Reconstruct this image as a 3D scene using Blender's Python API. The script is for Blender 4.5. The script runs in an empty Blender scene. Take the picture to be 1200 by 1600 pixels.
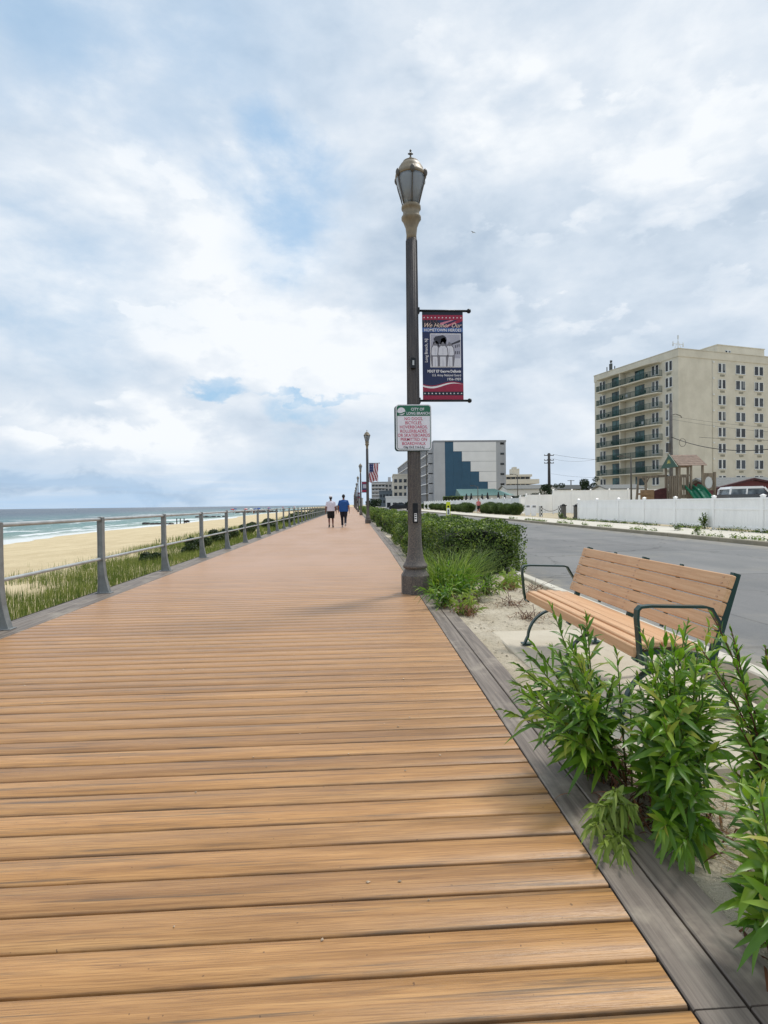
import bpy, bmesh, math, random
import numpy as np
from mathutils import Vector, Matrix, Euler, noise as mnoise
sc = bpy.context.scene
C = sc.collection
rad = math.radians
random.seed(7)
RNG = np.random.default_rng(11)

# ------------------------------------------------------------------ camera
H = 1.24; FPX = 875.0; TH = math.atan(50/875.0)
PITCH = math.atan(-12.0/875.0); ROLL = rad(0.7)
cam_d = bpy.data.cameras.new('camera'); cam = bpy.data.objects.new('camera', cam_d); C.objects.link(cam)
cam_d.sensor_fit = 'HORIZONTAL'; cam_d.sensor_width = 36; cam_d.lens = 36*FPX/1200
cam_d.clip_start = 0.05; cam_d.clip_end = 30000
fw = Vector((math.sin(TH)*math.cos(PITCH), math.cos(TH)*math.cos(PITCH), math.sin(PITCH)))
cam.rotation_mode = 'QUATERNION'
q = fw.to_track_quat('-Z', 'Y')
cam.rotation_quaternion = q @ Matrix.Rotation(-ROLL, 3, 'Z').to_quaternion()
cam.location = (0, 0, H)
sc.camera = cam

def hor(px): return 787.8 - 0.0122*(px-600)
def at(px, Y):
    X = (px-600)/FPX*Y
    return (X*math.cos(TH)+Y*math.sin(TH), -X*math.sin(TH)+Y*math.cos(TH))
def zat(px, py, Y): return H + (hor(px)-py)/FPX*Y
def gnd(px, py, z=0.0):
    return at(px, FPX*(H-z)/(py-hor(px)))
def direc(px, py):
    u, y = at(px, 100.0); return Vector((u, y, zat(px, py, 100.0)-H)).normalized()
def azel(px, py):
    d = direc(px, py); return math.atan2(d.x, d.y), math.asin(d.z)

def srgb(r, g, b, k=1.0):
    f = lambda c: (c/255/12.92 if c/255 <= 0.04045 else ((c/255+0.055)/1.055)**2.4)*k
    return (f(r), f(g), f(b), 1.0)

# ------------------------------------------------------------------ view, world, sun
sc.view_settings.view_transform = 'Standard'; sc.view_settings.look = 'None'
sc.view_settings.exposure = 0.17; sc.view_settings.gamma = 1.0
SUN_DIR = Vector((0.50, 0.42, 1.15)).normalized()      # towards the sun
sun_d = bpy.data.lights.new('sun', 'SUN'); sun = bpy.data.objects.new('sun', sun_d); C.objects.link(sun)
sun_d.energy = 2.0; sun_d.angle = rad(11); sun_d.color = (1.0, 0.95, 0.88)
sun.rotation_mode = 'QUATERNION'; sun.rotation_quaternion = (-SUN_DIR).to_track_quat('-Z', 'Y')

class NT:
    """short hand for building node trees"""
    def __init__(s, tree): s.t = tree; s.n = tree.nodes; s.l = tree.links
    def new(s, typ, **kw):
        n = s.n.new(typ)
        for k, v in kw.items(): setattr(n, k, v)
        return n
    def put(s, sock, v):
        if v is None: return
        if hasattr(v, 'links'): s.l.new(v, sock)
        else: sock.default_value = v
    def m(s, op, a, b=None, c=None, clamp=False):
        n = s.new('ShaderNodeMath', operation=op, use_clamp=clamp)
        s.put(n.inputs[0], a); s.put(n.inputs[1], b); s.put(n.inputs[2], c)
        return n.outputs[0]
    def vm(s, op, a, b=None):
        n = s.new('ShaderNodeVectorMath', operation=op)
        s.put(n.inputs[0], a); s.put(n.inputs[1], b)
        return n.outputs[1] if op in ('LENGTH', 'DOT_PRODUCT') else n.outputs[0]
    def noise(s, vec, scale, detail=4, rough=0.55, dist=0.0, dim='3D', col=False):
        n = s.new('ShaderNodeTexNoise', noise_dimensions=dim)
        s.put(n.inputs['Vector'], vec); n.inputs['Scale'].default_value = scale
        n.inputs['Detail'].default_value = detail; n.inputs['Roughness'].default_value = rough
        n.inputs['Distortion'].default_value = dist
        return n.outputs['Color' if col else 'Fac']
    def ss(s, x, lo, hi, a=0.0, b=1.0):
        n = s.new('ShaderNodeMapRange', interpolation_type='SMOOTHSTEP')
        s.put(n.inputs['Value'], x); s.put(n.inputs['From Min'], lo); s.put(n.inputs['From Max'], hi)
        n.inputs['To Min'].default_value = a; n.inputs['To Max'].default_value = b
        return n.outputs[0]
    def mix(s, f, a, b, mode='MIX'):
        n = s.new('ShaderNodeMix', data_type='RGBA', blend_type=mode)
        s.put(n.inputs[0], f); s.put(n.inputs[6], a); s.put(n.inputs[7], b)
        return n.outputs[2]
    def ramp(s, f, stops, interp='LINEAR'):
        n = s.new('ShaderNodeValToRGB'); n.color_ramp.interpolation = interp
        e = n.color_ramp.elements
        while len(e) < len(stops): e.new(0.5)
        for el, (p, c) in zip(e, stops): el.position = p; el.color = c
        s.put(n.inputs[0], f); return n.outputs[0]
    def comb(s, x, y, z):
        n = s.new('ShaderNodeCombineXYZ'); s.put(n.inputs[0], x); s.put(n.inputs[1], y); s.put(n.inputs[2], z)
        return n.outputs[0]
    def sep(s, v):
        n = s.new('ShaderNodeSeparateXYZ'); s.put(n.inputs[0], v); return n.outputs
    def scale(s, v, xyz):
        return s.vm('MULTIPLY', v, xyz)
    def bump(s, h, dist=0.01, strength=1.0, normal=None):
        n = s.new('ShaderNodeBump'); s.put(n.inputs['Height'], h)
        n.inputs['Distance'].default_value = dist; n.inputs['Strength'].default_value = strength
        if normal: s.l.new(normal, n.inputs['Normal'])
        return n.outputs[0]

world = bpy.data.worlds.new('World'); sc.world = world; world.use_nodes = True
t = NT(world.node_tree); t.n.clear()
geo = t.new('ShaderNodeTexCoord').outputs['Generated']
dirv = t.vm('NORMALIZE', geo)
x, y, z = t.sep(dirv)
az = t.m('ARCTAN2', x, y); el = t.m('ARCSINE', z)
wn = t.noise(t.scale(dirv, (1, 1, 1.6)), 5.0, 6, 0.6, 0.3, col=True)
wx, wy, wz = t.sep(wn)
azw = t.m('ADD', az, t.m('MULTIPLY', t.m('SUBTRACT', wx, 0.5), 0.22))
elw = t.m('ADD', el, t.m('MULTIPLY', t.m('SUBTRACT', wy, 0.5), 0.22))
def blob(px, py, rx, ry, soft=0.6, rot=0.0, warp=1):
    a0, e0 = azel(px, py)
    dx = t.m('SUBTRACT', azw if warp else az, a0); dy = t.m('SUBTRACT', elw if warp else el, e0)
    if rot:
        c, s_ = math.cos(rot), math.sin(rot)
        dx, dy = t.m('ADD', t.m('MULTIPLY', dx, c), t.m('MULTIPLY', dy, s_)), t.m('SUBTRACT', t.m('MULTIPLY', dy, c), t.m('MULTIPLY', dx, s_))
    dx = t.m('DIVIDE', dx, rx/FPX); dy = t.m('DIVIDE', dy, ry/FPX)
    r = t.m('SQRT', t.m('ADD', t.m('MULTIPLY', dx, dx), t.m('MULTIPLY', dy, dy)))
    return t.ss(r, 1.0+soft, max(0.0, 1.0-soft), 0.0, 1.0)
sky = t.new('ShaderNodeTexSky', sky_type='NISHITA', sun_disc=False)
sky.sun_elevation = math.asin(SUN_DIR.z); sky.sun_rotation = math.atan2(SUN_DIR.x, SUN_DIR.y)
sky.air_density = 1.2; sky.dust_density = 1.5
skyc = t.mix(1.0, sky.outputs[0], (0.105, 0.105, 0.105, 1), 'MULTIPLY')
cv = t.scale(dirv, (1, 1, 2.0))
big = t.noise(cv, 1.7, 3, 0.5, 0.2)
mid = t.noise(cv, 3.0, 10, 0.60, 0.15)
midr = t.noise(cv, 3.0, 5, 0.52, 0.15)
fine = t.noise(cv, 11.0, 8, 0.62, 0.1)
Loff = tuple(0.055*c for c in (0.5, 0.2, 1.2))
cv2 = t.vm('ADD', cv, Loff)
mid2 = t.noise(cv2, 3.0, 5, 0.52, 0.15)
cv3 = t.vm('ADD', cv, tuple(0.3*c for c in Loff))
fine2 = t.noise(cv3, 11.0, 8, 0.62, 0.1)
relief = t.m('ADD', t.m('MULTIPLY', t.m('SUBTRACT', midr, mid2), 0.34), t.m('MULTIPLY', t.m('SUBTRACT', fine, fine2), 0.07))
tone = t.m('ADD', t.m('MULTIPLY', big, 0.52), t.m('ADD', t.m('MULTIPLY', mid, 0.40), t.m('MULTIPLY', fine, 0.08)))
tone = t.m('ADD', tone, relief)
def addm(base, mask, k): return t.m('ADD', base, t.m('MULTIPLY', mask, k))
# whiter and greyer stretches of the cloud deck
for args, k in [((300, 420, 190, 120), 0.07), ((560, 130, 300, 110), 0.04), ((1010, 130, 150, 120), 0.04), ((190, 668, 120, 16, 0.6), 0.12),
                ((880, 460, 260, 150), -0.085), ((640, 430, 90, 90), -0.05), ((1080, 260, 160, 70), -0.03), ((90, 610, 100, 36), -0.06),
                ((100, 752, 190, 16, 0.6), -0.17), ((880, 50, 70, 70), -0.03), ((560, 560, 170, 60), 0.03), ((150, 90, 220, 120), -0.01),
                ((1110, 520, 140, 30), -0.03), ((740, 700, 130, 40), 0.02), ((720, 190, 50, 60), 0.05)]:
    tone = addm(tone, blob(*args), k)
puff = t.noise(cv, 5.5, 10, 0.56, 0.05)
puff2 = t.noise(t.vm('ADD', cv, (0.012, 0.004, 0.05)), 5.5, 6, 0.5, 0.05)
pm = t.m('MULTIPLY', t.ss(puff, 0.50, 0.535), t.m('ADD', 0.35, t.m('MULTIPLY', t.m('SUBTRACT', puff, puff2), 7.0)))
where = None
for args in ((330, 430, 190, 160, 0.5), (110, 640, 190, 55, 0.5), (740, 190, 120, 110, 0.6), (960, 360, 220, 160, 0.6), (230, 690, 150, 40, 0.6)):
    w_ = blob(*args); where = w_ if where is None else t.m('MAXIMUM', where, w_)
tone = addm(tone, t.m('MULTIPLY', pm, where), 0.085)
tone = t.m('ADD', tone, 0.006)
cloud = t.ramp(tone, [(0.30, srgb(164, 184, 206)), (0.40, srgb(190, 205, 221)), (0.48, srgb(206, 218, 231)), (0.55, srgb(218, 227, 237)), (0.67, srgb(240, 244, 248))])
blue_m = None
for args, k in [((465, 250, 90, 48, 0.7, -0.5), 0.75), ((455, 370, 70, 70, 0.7), 0.75), ((400, 300, 80, 30, 0.8), 0.45), ((335, 622, 46, 10, 0.5), 1.0),
                ((500, 630, 75, 6, 0.6), 1.0), ((470, 655, 34, 22, 0.7), 0.75), ((60, 20, 160, 90, 0.9), 0.6), ((270, 60, 200, 80, 0.9), 0.4),
                ((60, 440, 120, 100, 0.9), 0.45), ((250, 200, 150, 60, 0.9), 0.3), ((500, 740, 110, 30, 0.9), 0.35)]:
    b = t.m('MULTIPLY', blob(*args), k)
    blue_m = b if blue_m is None else t.m('MAXIMUM', blue_m, b)
holes = t.ss(t.m('ADD', t.m('MULTIPLY', mid, 0.7), t.m('MULTIPLY', fine, 0.3)), 0.60, 0.40)
blue_f = t.m('MULTIPLY', blue_m, t.m('ADD', 0.35, t.m('MULTIPLY', holes, 0.65)))
bluec = t.mix(0.6, skyc, srgb(156, 204, 242))
col = t.mix(blue_f, cloud, bluec)
# low band by the horizon: thin blue-white layer
hz = t.ss(el, 0.11, 0.0)
hcol = t.mix(t.ss(az, -0.2, 0.35), srgb(178, 205, 232), srgb(206, 220, 236))
streak = t.noise(t.scale(dirv, (2.0, 2.0, 26.0)), 2.2, 5, 0.6)
col = t.mix(t.m('MULTIPLY', hz, t.ss(streak, 0.30, 0.62, 0.35, 0.9)), col, hcol)
below = t.ss(el, -0.01, -0.06)
col = t.mix(below, col, srgb(120, 125, 125))
bg = t.new('ShaderNodeBackground'); t.put(bg.inputs[0], col); bg.inputs[1].default_value = 0.96
wo = t.new('ShaderNodeOutputWorld'); t.l.new(bg.outputs[0], wo.inputs[0])

# ------------------------------------------------------------------ object helpers
def tag(o, label=None, cat=None, group=None, kind=None):
    if label: o['label'] = label
    if cat: o['category'] = cat
    if group: o['group'] = group
    if kind: o['kind'] = kind
    return o
def thing(name, label, cat, loc=(0, 0, 0), rz=0, group=None):
    o = bpy.data.objects.new(name, None); C.objects.link(o); o.empty_display_size = 0.1
    o.location = loc if len(loc) == 3 else (loc[0], loc[1], 0); o.rotation_euler = (0, 0, rz)
    return tag(o, label, cat, group)
def dup(root, loc=None, rz=None, label=None, scale=None, parent=None):
    r = root.copy(); C.objects.link(r)
    if parent is not None: r.parent = parent
    if loc is not None: r.location = loc if len(loc) == 3 else (loc[0], loc[1], 0)
    if rz is not None: r.rotation_euler = (0, 0, rz)
    if scale is not None: r.scale = scale if hasattr(scale, '__len__') else (scale,)*3
    if label: r['label'] = label
    for ch in list(root.children): dup(ch, parent=r)
    return r
class MB:
    def __init__(s): s.v = []; s.f = []; s.mi = []; s.sm = []
    def add(s, vs, fs, mat=0, smooth=False, M=None):
        o = len(s.v)
        s.v += [tuple(M @ Vector(v)) if M else tuple(v) for v in vs]
        s.f += [tuple(i+o for i in f) for f in fs]
        s.mi += [mat]*len(fs); s.sm += [smooth]*len(fs); return s
    def box(s, x0, x1, y0, y1, z0, z1, mat=0, bev=0.0, M=None):
        if bev:
            b = bev; vs = []; fs = []
            bm = bmesh.new(); bmesh.ops.create_cube(bm, size=1)
            for v in bm.verts: v.co = Vector(((x0+x1)/2+v.co.x*(x1-x0), (y0+y1)/2+v.co.y*(y1-y0), (z0+z1)/2+v.co.z*(z1-z0)))
            bmesh.ops.bevel(bm, geom=list(bm.edges)+list(bm.verts), offset=b, segments=1, affect='EDGES')
            bm.verts.ensure_lookup_table()
            vs = [v.co.copy() for v in bm.verts]; fs = [[v.index for v in f.verts] for f in bm.faces]; bm.free()
            return s.add(vs, fs, mat, False, M)
        vs = [(x, y, z) for x in (x0, x1) for y in (y0, y1) for z in (z0, z1)]
        fs = [(0, 1, 3, 2), (4, 6, 7, 5), (0, 4, 5, 1), (2, 3, 7, 6), (0, 2, 6, 4), (1, 5, 7, 3)]
        return s.add(vs, fs, mat, False, M)
    def bar(s, a, b, w, h, mat=0, up=(0, 0, 1)):
        a = Vector(a); b = Vector(b); d = (b-a).normalized(); up = Vector(up)
        if abs(d.dot(up)) > 0.98: up = Vector((0, 1, 0))
        r = d.cross(up).normalized(); u = r.cross(d).normalized()
        vs = []
        for p in (a, b):
            for i, j in ((-1, -1), (1, -1), (1, 1), (-1, 1)): vs.append(p+r*i*w/2+u*j*h/2)
        return s.add(vs, [(0, 1, 2, 3), (7, 6, 5, 4), (0, 4, 5, 1), (1, 5, 6, 2), (2, 6, 7, 3), (3, 7, 4, 0)], mat)
    def tube(s, pts, r, n=8, mat=0, cap=True, smooth=True, sx=1.0):
        pts = [Vector(p) for p in pts]; k = len(pts)
        rs = r if hasattr(r, '__len__') else [r]*k
        vs = []; prev = None
        for i, p in enumerate(pts):
            d = (pts[min(i+1, k-1)]-pts[max(i-1, 0)]).normalized()
            ref = prev if prev is not None else (Vector((1, 0, 0)) if abs(d.x) < 0.9 else Vector((0, 1, 0)))
            a = (ref-d*ref.dot(d)).normalized(); b = d.cross(a); prev = a
            for j in range(n):
                th = 2*math.pi*j/n; vs.append(p+a*math.cos(th)*rs[i]*sx+b*math.sin(th)*rs[i])
        fs = [(i*n+j, i*n+(j+1) % n, (i+1)*n+(j+1) % n, (i+1)*n+j) for i in range(k-1) for j in range(n)]
        s.add(vs, fs, mat, smooth)
        if cap:
            o = len(s.v)-len(vs)
            s.f += [tuple(o+j for j in reversed(range(n))), tuple(o+(k-1)*n+j for j in range(n))]; s.mi += [mat]*2; s.sm += [False]*2
        return s
    def lathe(s, prof, n=16, mat=0, c=(0, 0, 0), smooth=True, rot=0.0):
        vs = []
        for r, z in prof:
            for j in range(n):
                th = 2*math.pi*j/n+rot; vs.append((c[0]+r*math.cos(th), c[1]+r*math.sin(th), c[2]+z))
        k = len(prof)
        fs = [(i*n+j, i*n+(j+1) % n, (i+1)*n+(j+1) % n, (i+1)*n+j) for i in range(k-1) for j in range(n)]
        s.add(vs, fs, mat, smooth)
        o = len(s.v)-len(vs)
        s.f += [tuple(o+j for j in reversed(range(n))), tuple(o+(k-1)*n+j for j in range(n))]; s.mi += [mat]*2; s.sm += [False]*2
        return s
    def prism(s, poly, a, b, mat=0, axis='y'):
        """poly: 2D outline, extruded from a to b along axis"""
        n = len(poly)
        if axis == 'y': vs = [(p[0], a, p[1]) for p in poly]+[(p[0], b, p[1]) for p in poly]
        elif axis == 'x': vs = [(a, p[0], p[1]) for p in poly]+[(b, p[0], p[1]) for p in poly]
        else: vs = [(p[0], p[1], a) for p in poly]+[(p[0], p[1], b) for p in poly]
        fs = [tuple(range(n)), tuple(reversed(range(n, 2*n)))]+[(i, i+n, (i+1) % n+n, (i+1) % n) for i in range(n)]
        return s.add(vs, fs, mat)
    def ell(s, c, r, mat=0, n=12, m=8, M=None):
        prof = [(math.sin(math.pi*i/m), -math.cos(math.pi*i/m)) for i in range(m+1)]
        vs = []
        for rr, zz in prof:
            for j in range(n): vs.append((c[0]+r[0]*max(rr, .001)*math.cos(2*math.pi*j/n), c[1]+r[1]*max(rr, .001)*math.sin(2*math.pi*j/n), c[2]+r[2]*zz))
        fs = [(i*n+j, i*n+(j+1) % n, (i+1)*n+(j+1) % n, (i+1)*n+j) for i in range(m) for j in range(n)]
        return s.add(vs, fs, mat, True, M)
    def text(s, body, size, x, z, y=0.0, mat=0, align='CENTER', shear=0.0, rot=0.0, sx=1.0, bold=0.0, space=1.0):
        cu = bpy.data.curves.new('txt', 'FONT'); cu.body = body; cu.size = size; cu.align_x = align; cu.shear = shear
        cu.resolution_u = 2; cu.offset = bold; cu.space_character = space
        ob = bpy.data.objects.new('txt', cu)
        me = bpy.data.meshes.new_from_object(ob)
        c_, s_ = math.cos(rot), math.sin(rot)
        vs = []
        for v in me.vertices:
            a, b = v.co.x*sx, v.co.y
            vs.append((x+a*c_-b*s_, y, z+a*s_+b*c_))
        s.add(vs, [tuple(p.vertices) for p in me.polygons], mat)
        bpy.data.objects.remove(ob); bpy.data.curves.remove(cu); bpy.data.meshes.remove(me)
        return s
    def build(s, name, mats, parent=None, loc=None, recalc=False):
        me = bpy.data.meshes.new(name); me.from_pydata(s.v, [], s.f)
        for m in (mats if isinstance(mats, (list, tuple)) else [mats]): me.materials.append(m)
        me.polygons.foreach_set('material_index', s.mi); me.polygons.foreach_set('use_smooth', s.sm)
        if recalc:
            bm = bmesh.new(); bm.from_mesh(me); bmesh.ops.recalc_face_normals(bm, faces=bm.faces); bm.to_mesh(me); bm.free()
        me.update()
        o = bpy.data.objects.new(name, me); C.objects.link(o)
        if parent: o.parent = parent
        if loc: o.location = loc
        return o
def np_mesh(name, V, F, mat, parent=None, smooth=False):
    """V (n,3) array, F (m,4) quads"""
    me = bpy.data.meshes.new(name)
    F = np.asarray(F, dtype=np.int32); V = np.asarray(V, dtype=np.float32)
    me.vertices.add(len(V)); me.vertices.foreach_set('co', V.ravel())
    k = F.shape[1]
    me.loops.add(F.size); me.loops.foreach_set('vertex_index', F.ravel())
    me.polygons.add(len(F)); me.polygons.foreach_set('loop_start', np.arange(0, F.size, k, dtype=np.int32))
    me.polygons.foreach_set('loop_total', np.full(len(F), k, dtype=np.int32))
    me.update(calc_edges=True); me.validate()
    if smooth: me.polygons.foreach_set('use_smooth', [True]*len(me.polygons))
    me.materials.append(mat)
    o = bpy.data.objects.new(name, me); C.objects.link(o)
    if parent: o.parent = parent
    return o
def grid(xs, ys, zf):
    V = [(x_, y_, zf(x_, y_)) for y_ in ys for x_ in xs]; n = len(xs)
    F = [(j*n+i, j*n+i+1, (j+1)*n+i+1, (j+1)*n+i) for j in range(len(ys)-1) for i in range(n-1)]
    return V, F

# ------------------------------------------------------------------ materials
MATS = {}
def mat_base(name):
    m = bpy.data.materials.new(name); m.use_nodes = True; tt = NT(m.node_tree)
    return m, tt, tt.n['Principled BSDF']
def simple(name, col, rough=0.6, metal=0.0, var=0.12, vscale=6.0, bump=0.0, bscale=60.0, spec=0.5, coat=0.0):
    """painted or plain surface with gentle procedural mottling"""
    if name in MATS: return MATS[name]
    m, tt, p = mat_base(name)
    oc = tt.new('ShaderNodeTexCoord').outputs['Object']
    n = tt.noise(oc, vscale, 6, 0.6)
    c0 = tuple(c*(1-var) for c in col[:3])+(1,); c1 = tuple(min(1, c*(1+var)) for c in col[:3])+(1,)
    tt.put(p.inputs['Base Color'], tt.mix(tt.ss(n, 0.3, 0.7), c0, c1))
    tt.put(p.inputs['Roughness'], tt.m('ADD', rough-0.06, tt.m('MULTIPLY', n, 0.12)))
    p.inputs['Metallic'].default_value = metal; p.inputs['Specular IOR Level'].default_value = spec
    if coat: p.inputs['Coat Weight'].default_value = coat
    if bump: tt.put(p.inputs['Normal'], tt.bump(tt.noise(oc, bscale, 4, 0.6), bump, 1.0))
    MATS[name] = m; return m
def leafmat(name, cols, rough=0.45, trans=0.35, patch=2.0, spec=0.4):
    m, tt, p = mat_base(name)
    rnd = tt.new('ShaderNodeNewGeometry').outputs['Random Per Island']
    oc = tt.new('ShaderNodeTexCoord').outputs['Object']
    n = tt.noise(oc, patch, 3, 0.5)
    f = tt.m('ADD', tt.m('MULTIPLY', rnd, 0.65), tt.m('MULTIPLY', tt.ss(n, 0.3, 0.7), 0.35))
    k = len(cols)
    c = tt.ramp(f, [((i+0.5)/k, cc) for i, cc in enumerate(cols)])
    tt.put(p.inputs['Base Color'], c); p.inputs['Roughness'].default_value = rough
    p.inputs['Specular IOR Level'].default_value = spec
    tr = tt.new('ShaderNodeBsdfTranslucent'); tt.put(tr.inputs[0], tt.mix(1.0, c, (1.0, 1.15, 0.6, 1), 'MULTIPLY'))
    mx = tt.new('ShaderNodeMixShader'); mx.inputs[0].default_value = trans
    tt.l.new(p.outputs[0], mx.inputs[1]); tt.l.new(tr.outputs[0], mx.inputs[2])
    tt.l.new(mx.outputs[0], tt.n['Material Output'].inputs[0])
    MATS[name] = m; return m

PITCH_B = 0.1455
def deck_mat():
    m, tt, p = mat_base('composite_decking')
    pos = tt.new('ShaderNodeNewGeometry').outputs['Position']
    X, Y, Z = tt.sep(pos)
    idx = tt.m('FLOOR', tt.m('DIVIDE', Y, PITCH_B))
    wn_ = tt.new('ShaderNodeTexWhiteNoise', noise_dimensions='1D'); tt.put(wn_.inputs['W'], idx)
    r = wn_.outputs['Value']
    vec = tt.comb(tt.m('ADD', X, tt.m('MULTIPLY', r, 37.0)), tt.m('ADD', Y, tt.m('MULTIPLY', r, 5.0)), 0.0)
    g1 = tt.noise(tt.scale(vec, (1.3, 30.0, 1)), 1.0, 5, 0.6, 0.5)       # broad streaks along the board
    g2 = tt.noise(tt.scale(vec, (5.0, 220.0, 1)), 1.0, 4, 0.65, 0.4)      # fine grain
    g3 = tt.noise(tt.scale(vec, (0.55, 9.0, 1)), 1.0, 4, 0.55, 1.2)       # cathedral-like figure
    wv = tt.new('ShaderNodeTexWave', wave_type='BANDS', bands_direction='Y', wave_profile='SAW')
    tt.put(wv.inputs['Vector'], tt.scale(vec, (0.35, 9.0, 1))); wv.inputs['Scale'].default_value = 1.2
    wv.inputs['Distortion'].default_value = 9.0; wv.inputs['Detail'].default_value = 3; wv.inputs['Detail Scale'].default_value = 0.8
    c = tt.ramp(tt.m('ADD', tt.m('MULTIPLY', g1, 0.6), tt.m('MULTIPLY', g3, 0.4)),
                [(0.28, srgb(116, 86, 54)), (0.40, srgb(162, 118, 68)), (0.52, srgb(184, 137, 84)), (0.68, srgb(202, 156, 100))])
    c = tt.mix(tt.m('MULTIPLY', tt.ss(g2, 0.42, 0.68), 0.55), c, srgb(112, 76, 46))
    c = tt.mix(tt.m('MULTIPLY', tt.ss(wv.outputs['Fac'], 0.75, 1.0), 0.22), c, srgb(120, 76, 40))
    dark = tt.ss(tt.noise(tt.scale(vec, (0.9, 34.0, 1)), 1.0, 6, 0.68, 0.4), 0.54, 0.68)
    c = tt.mix(tt.m('MULTIPLY', dark, 0.78), c, srgb(92, 78, 62))
    fr = tt.m('FRACT', tt.m('DIVIDE', Y, PITCH_B)); ed = tt.m('MULTIPLY', tt.m('ABSOLUTE', tt.m('SUBTRACT', fr, 0.5)), 2.0)
    grime = tt.m('MULTIPLY', tt.ss(tt.m('ADD', ed, tt.m('MULTIPLY', tt.m('SUBTRACT', g1, 0.5), 0.5)), 0.78, 1.0), tt.ss(tt.noise(tt.scale(vec, (1.4, 3.0, 1)), 1.0, 5, 0.6), 0.38, 0.62, 0.1, 0.75))
    c = tt.mix(grime, c, srgb(84, 68, 52))
    tint = tt.ramp(r, [(0.0, (0.82, 0.80, 0.80, 1)), (0.5, (1, 1, 1, 1)), (1.0, (1.10, 1.08, 1.04, 1))])
    c = tt.mix(1.0, c, tint, 'MULTIPLY')
    # sky sheen painted into the colour: paler, rosier boards further down the walk
    far_sheen = tt.m('MULTIPLY', tt.ss(Y, 2.5, 13.0), tt.ss(tt.noise(tt.scale(pos, (0.8, 0.3, 1)), 1.0, 3, 0.5), 0.2, 0.75, 0.55, 1.0))
    c = tt.mix(tt.m('MULTIPLY', far_sheen, 0.76), c, srgb(192, 158, 136))
    st = tt.ss(tt.noise(pos, 1.6, 5, 0.6, 0.5), 0.60, 0.75)
    c = tt.mix(tt.m('MULTIPLY', st, 0.22), c, srgb(120, 92, 66))
    speck = tt.ss(tt.noise(pos, 60.0, 2, 0.4), 0.73, 0.78)
    c = tt.mix(tt.m('MULTIPLY', speck, 0.6), c, srgb(60, 42, 28))
    tt.put(p.inputs['Base Color'], c)
    tt.put(p.inputs['Roughness'], tt.m('ADD', 0.30, tt.m('MULTIPLY', g1, 0.26)))
    p.inputs['Specular IOR Level'].default_value = 0.55
    tt.put(p.inputs['Normal'], tt.bump(tt.m('ADD', tt.m('MULTIPLY', g2, 0.6), tt.m('MULTIPLY', g1, 0.6)), 0.0022, 0.8))
    return m
def border_mat():
    m, tt, p = mat_base('grey_composite_border')
    pos = tt.new('ShaderNodeNewGeometry').outputs['Position']
    g1 = tt.noise(tt.scale(pos, (34.0, 1.1, 1)), 1.0, 5, 0.6, 0.5)
    g2 = tt.noise(tt.scale(pos, (220.0, 5.0, 1)), 1.0, 4, 0.6, 0.3)
    c = tt.ramp(g1, [(0.3, srgb(88, 78, 70)), (0.5, srgb(118, 107, 97)), (0.7, srgb(144, 133, 121))])
    c = tt.mix(tt.m('MULTIPLY', tt.ss(g2, 0.5, 0.75), 0.35), c, srgb(62, 58, 56))
    dust = tt.ss(tt.noise(pos, 3.0, 5, 0.65), 0.5, 0.72)
    c = tt.mix(tt.m('MULTIPLY', dust, 0.5), c, srgb(178, 166, 148))
    tt.put(p.inputs['Base Color'], c); p.inputs['Roughness'].default_value = 0.55
    tt.put(p.inputs['Normal'], tt.bump(tt.m('ADD', g2, g1), 0.002, 0.7))
    return m
def sand_mat(name, c0, c1, litter=0.0, scale=1.0, rip=0.03):
    m, tt, p = mat_base(name)
    pos = tt.new('ShaderNodeNewGeometry').outputs['Position']
    a = tt.noise(pos, 1.1*scale, 6, 0.6, 0.3); b = tt.noise(pos, 14*scale, 5, 0.65)
    fp = tt.ss(tt.noise(pos, 3.2, 4, 0.6, 0.6), 0.56, 0.66); g = tt.noise(pos, 180, 3, 0.6)
    c = tt.mix(tt.ss(a, 0.3, 0.7), c0, c1)
    c = tt.mix(tt.m('MULTIPLY', tt.ss(b, 0.42, 0.2), 0.35), c, tuple(k*0.55 for k in c0[:3])+(1,))
    c = tt.mix(tt.m('MULTIPLY', tt.ss(g, 0.6, 0.75), 0.35), c, tuple(k*0.4 for k in c0[:3])+(1,))
    c = tt.mix(tt.m('MULTIPLY', fp, 0.22), c, tuple(k*0.5 for k in c0[:3])+(1,))
    if litter:
        l = tt.ss(tt.noise(tt.scale(pos, (1, 1, 1)), 7.0, 7, 0.75, 1.0), 0.56, 0.68)
        c = tt.mix(tt.m('MULTIPLY', l, litter), c, srgb(96, 80, 58))
    tt.put(p.inputs['Base Color'], c); p.inputs['Roughness'].default_value = 0.95; p.inputs['Specular IOR Level'].default_value = 0.15
    tt.put(p.inputs['Normal'], tt.bump(tt.m('ADD', b, tt.m('MULTIPLY', g, 0.15)), rip, 1.0))
    return m
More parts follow.
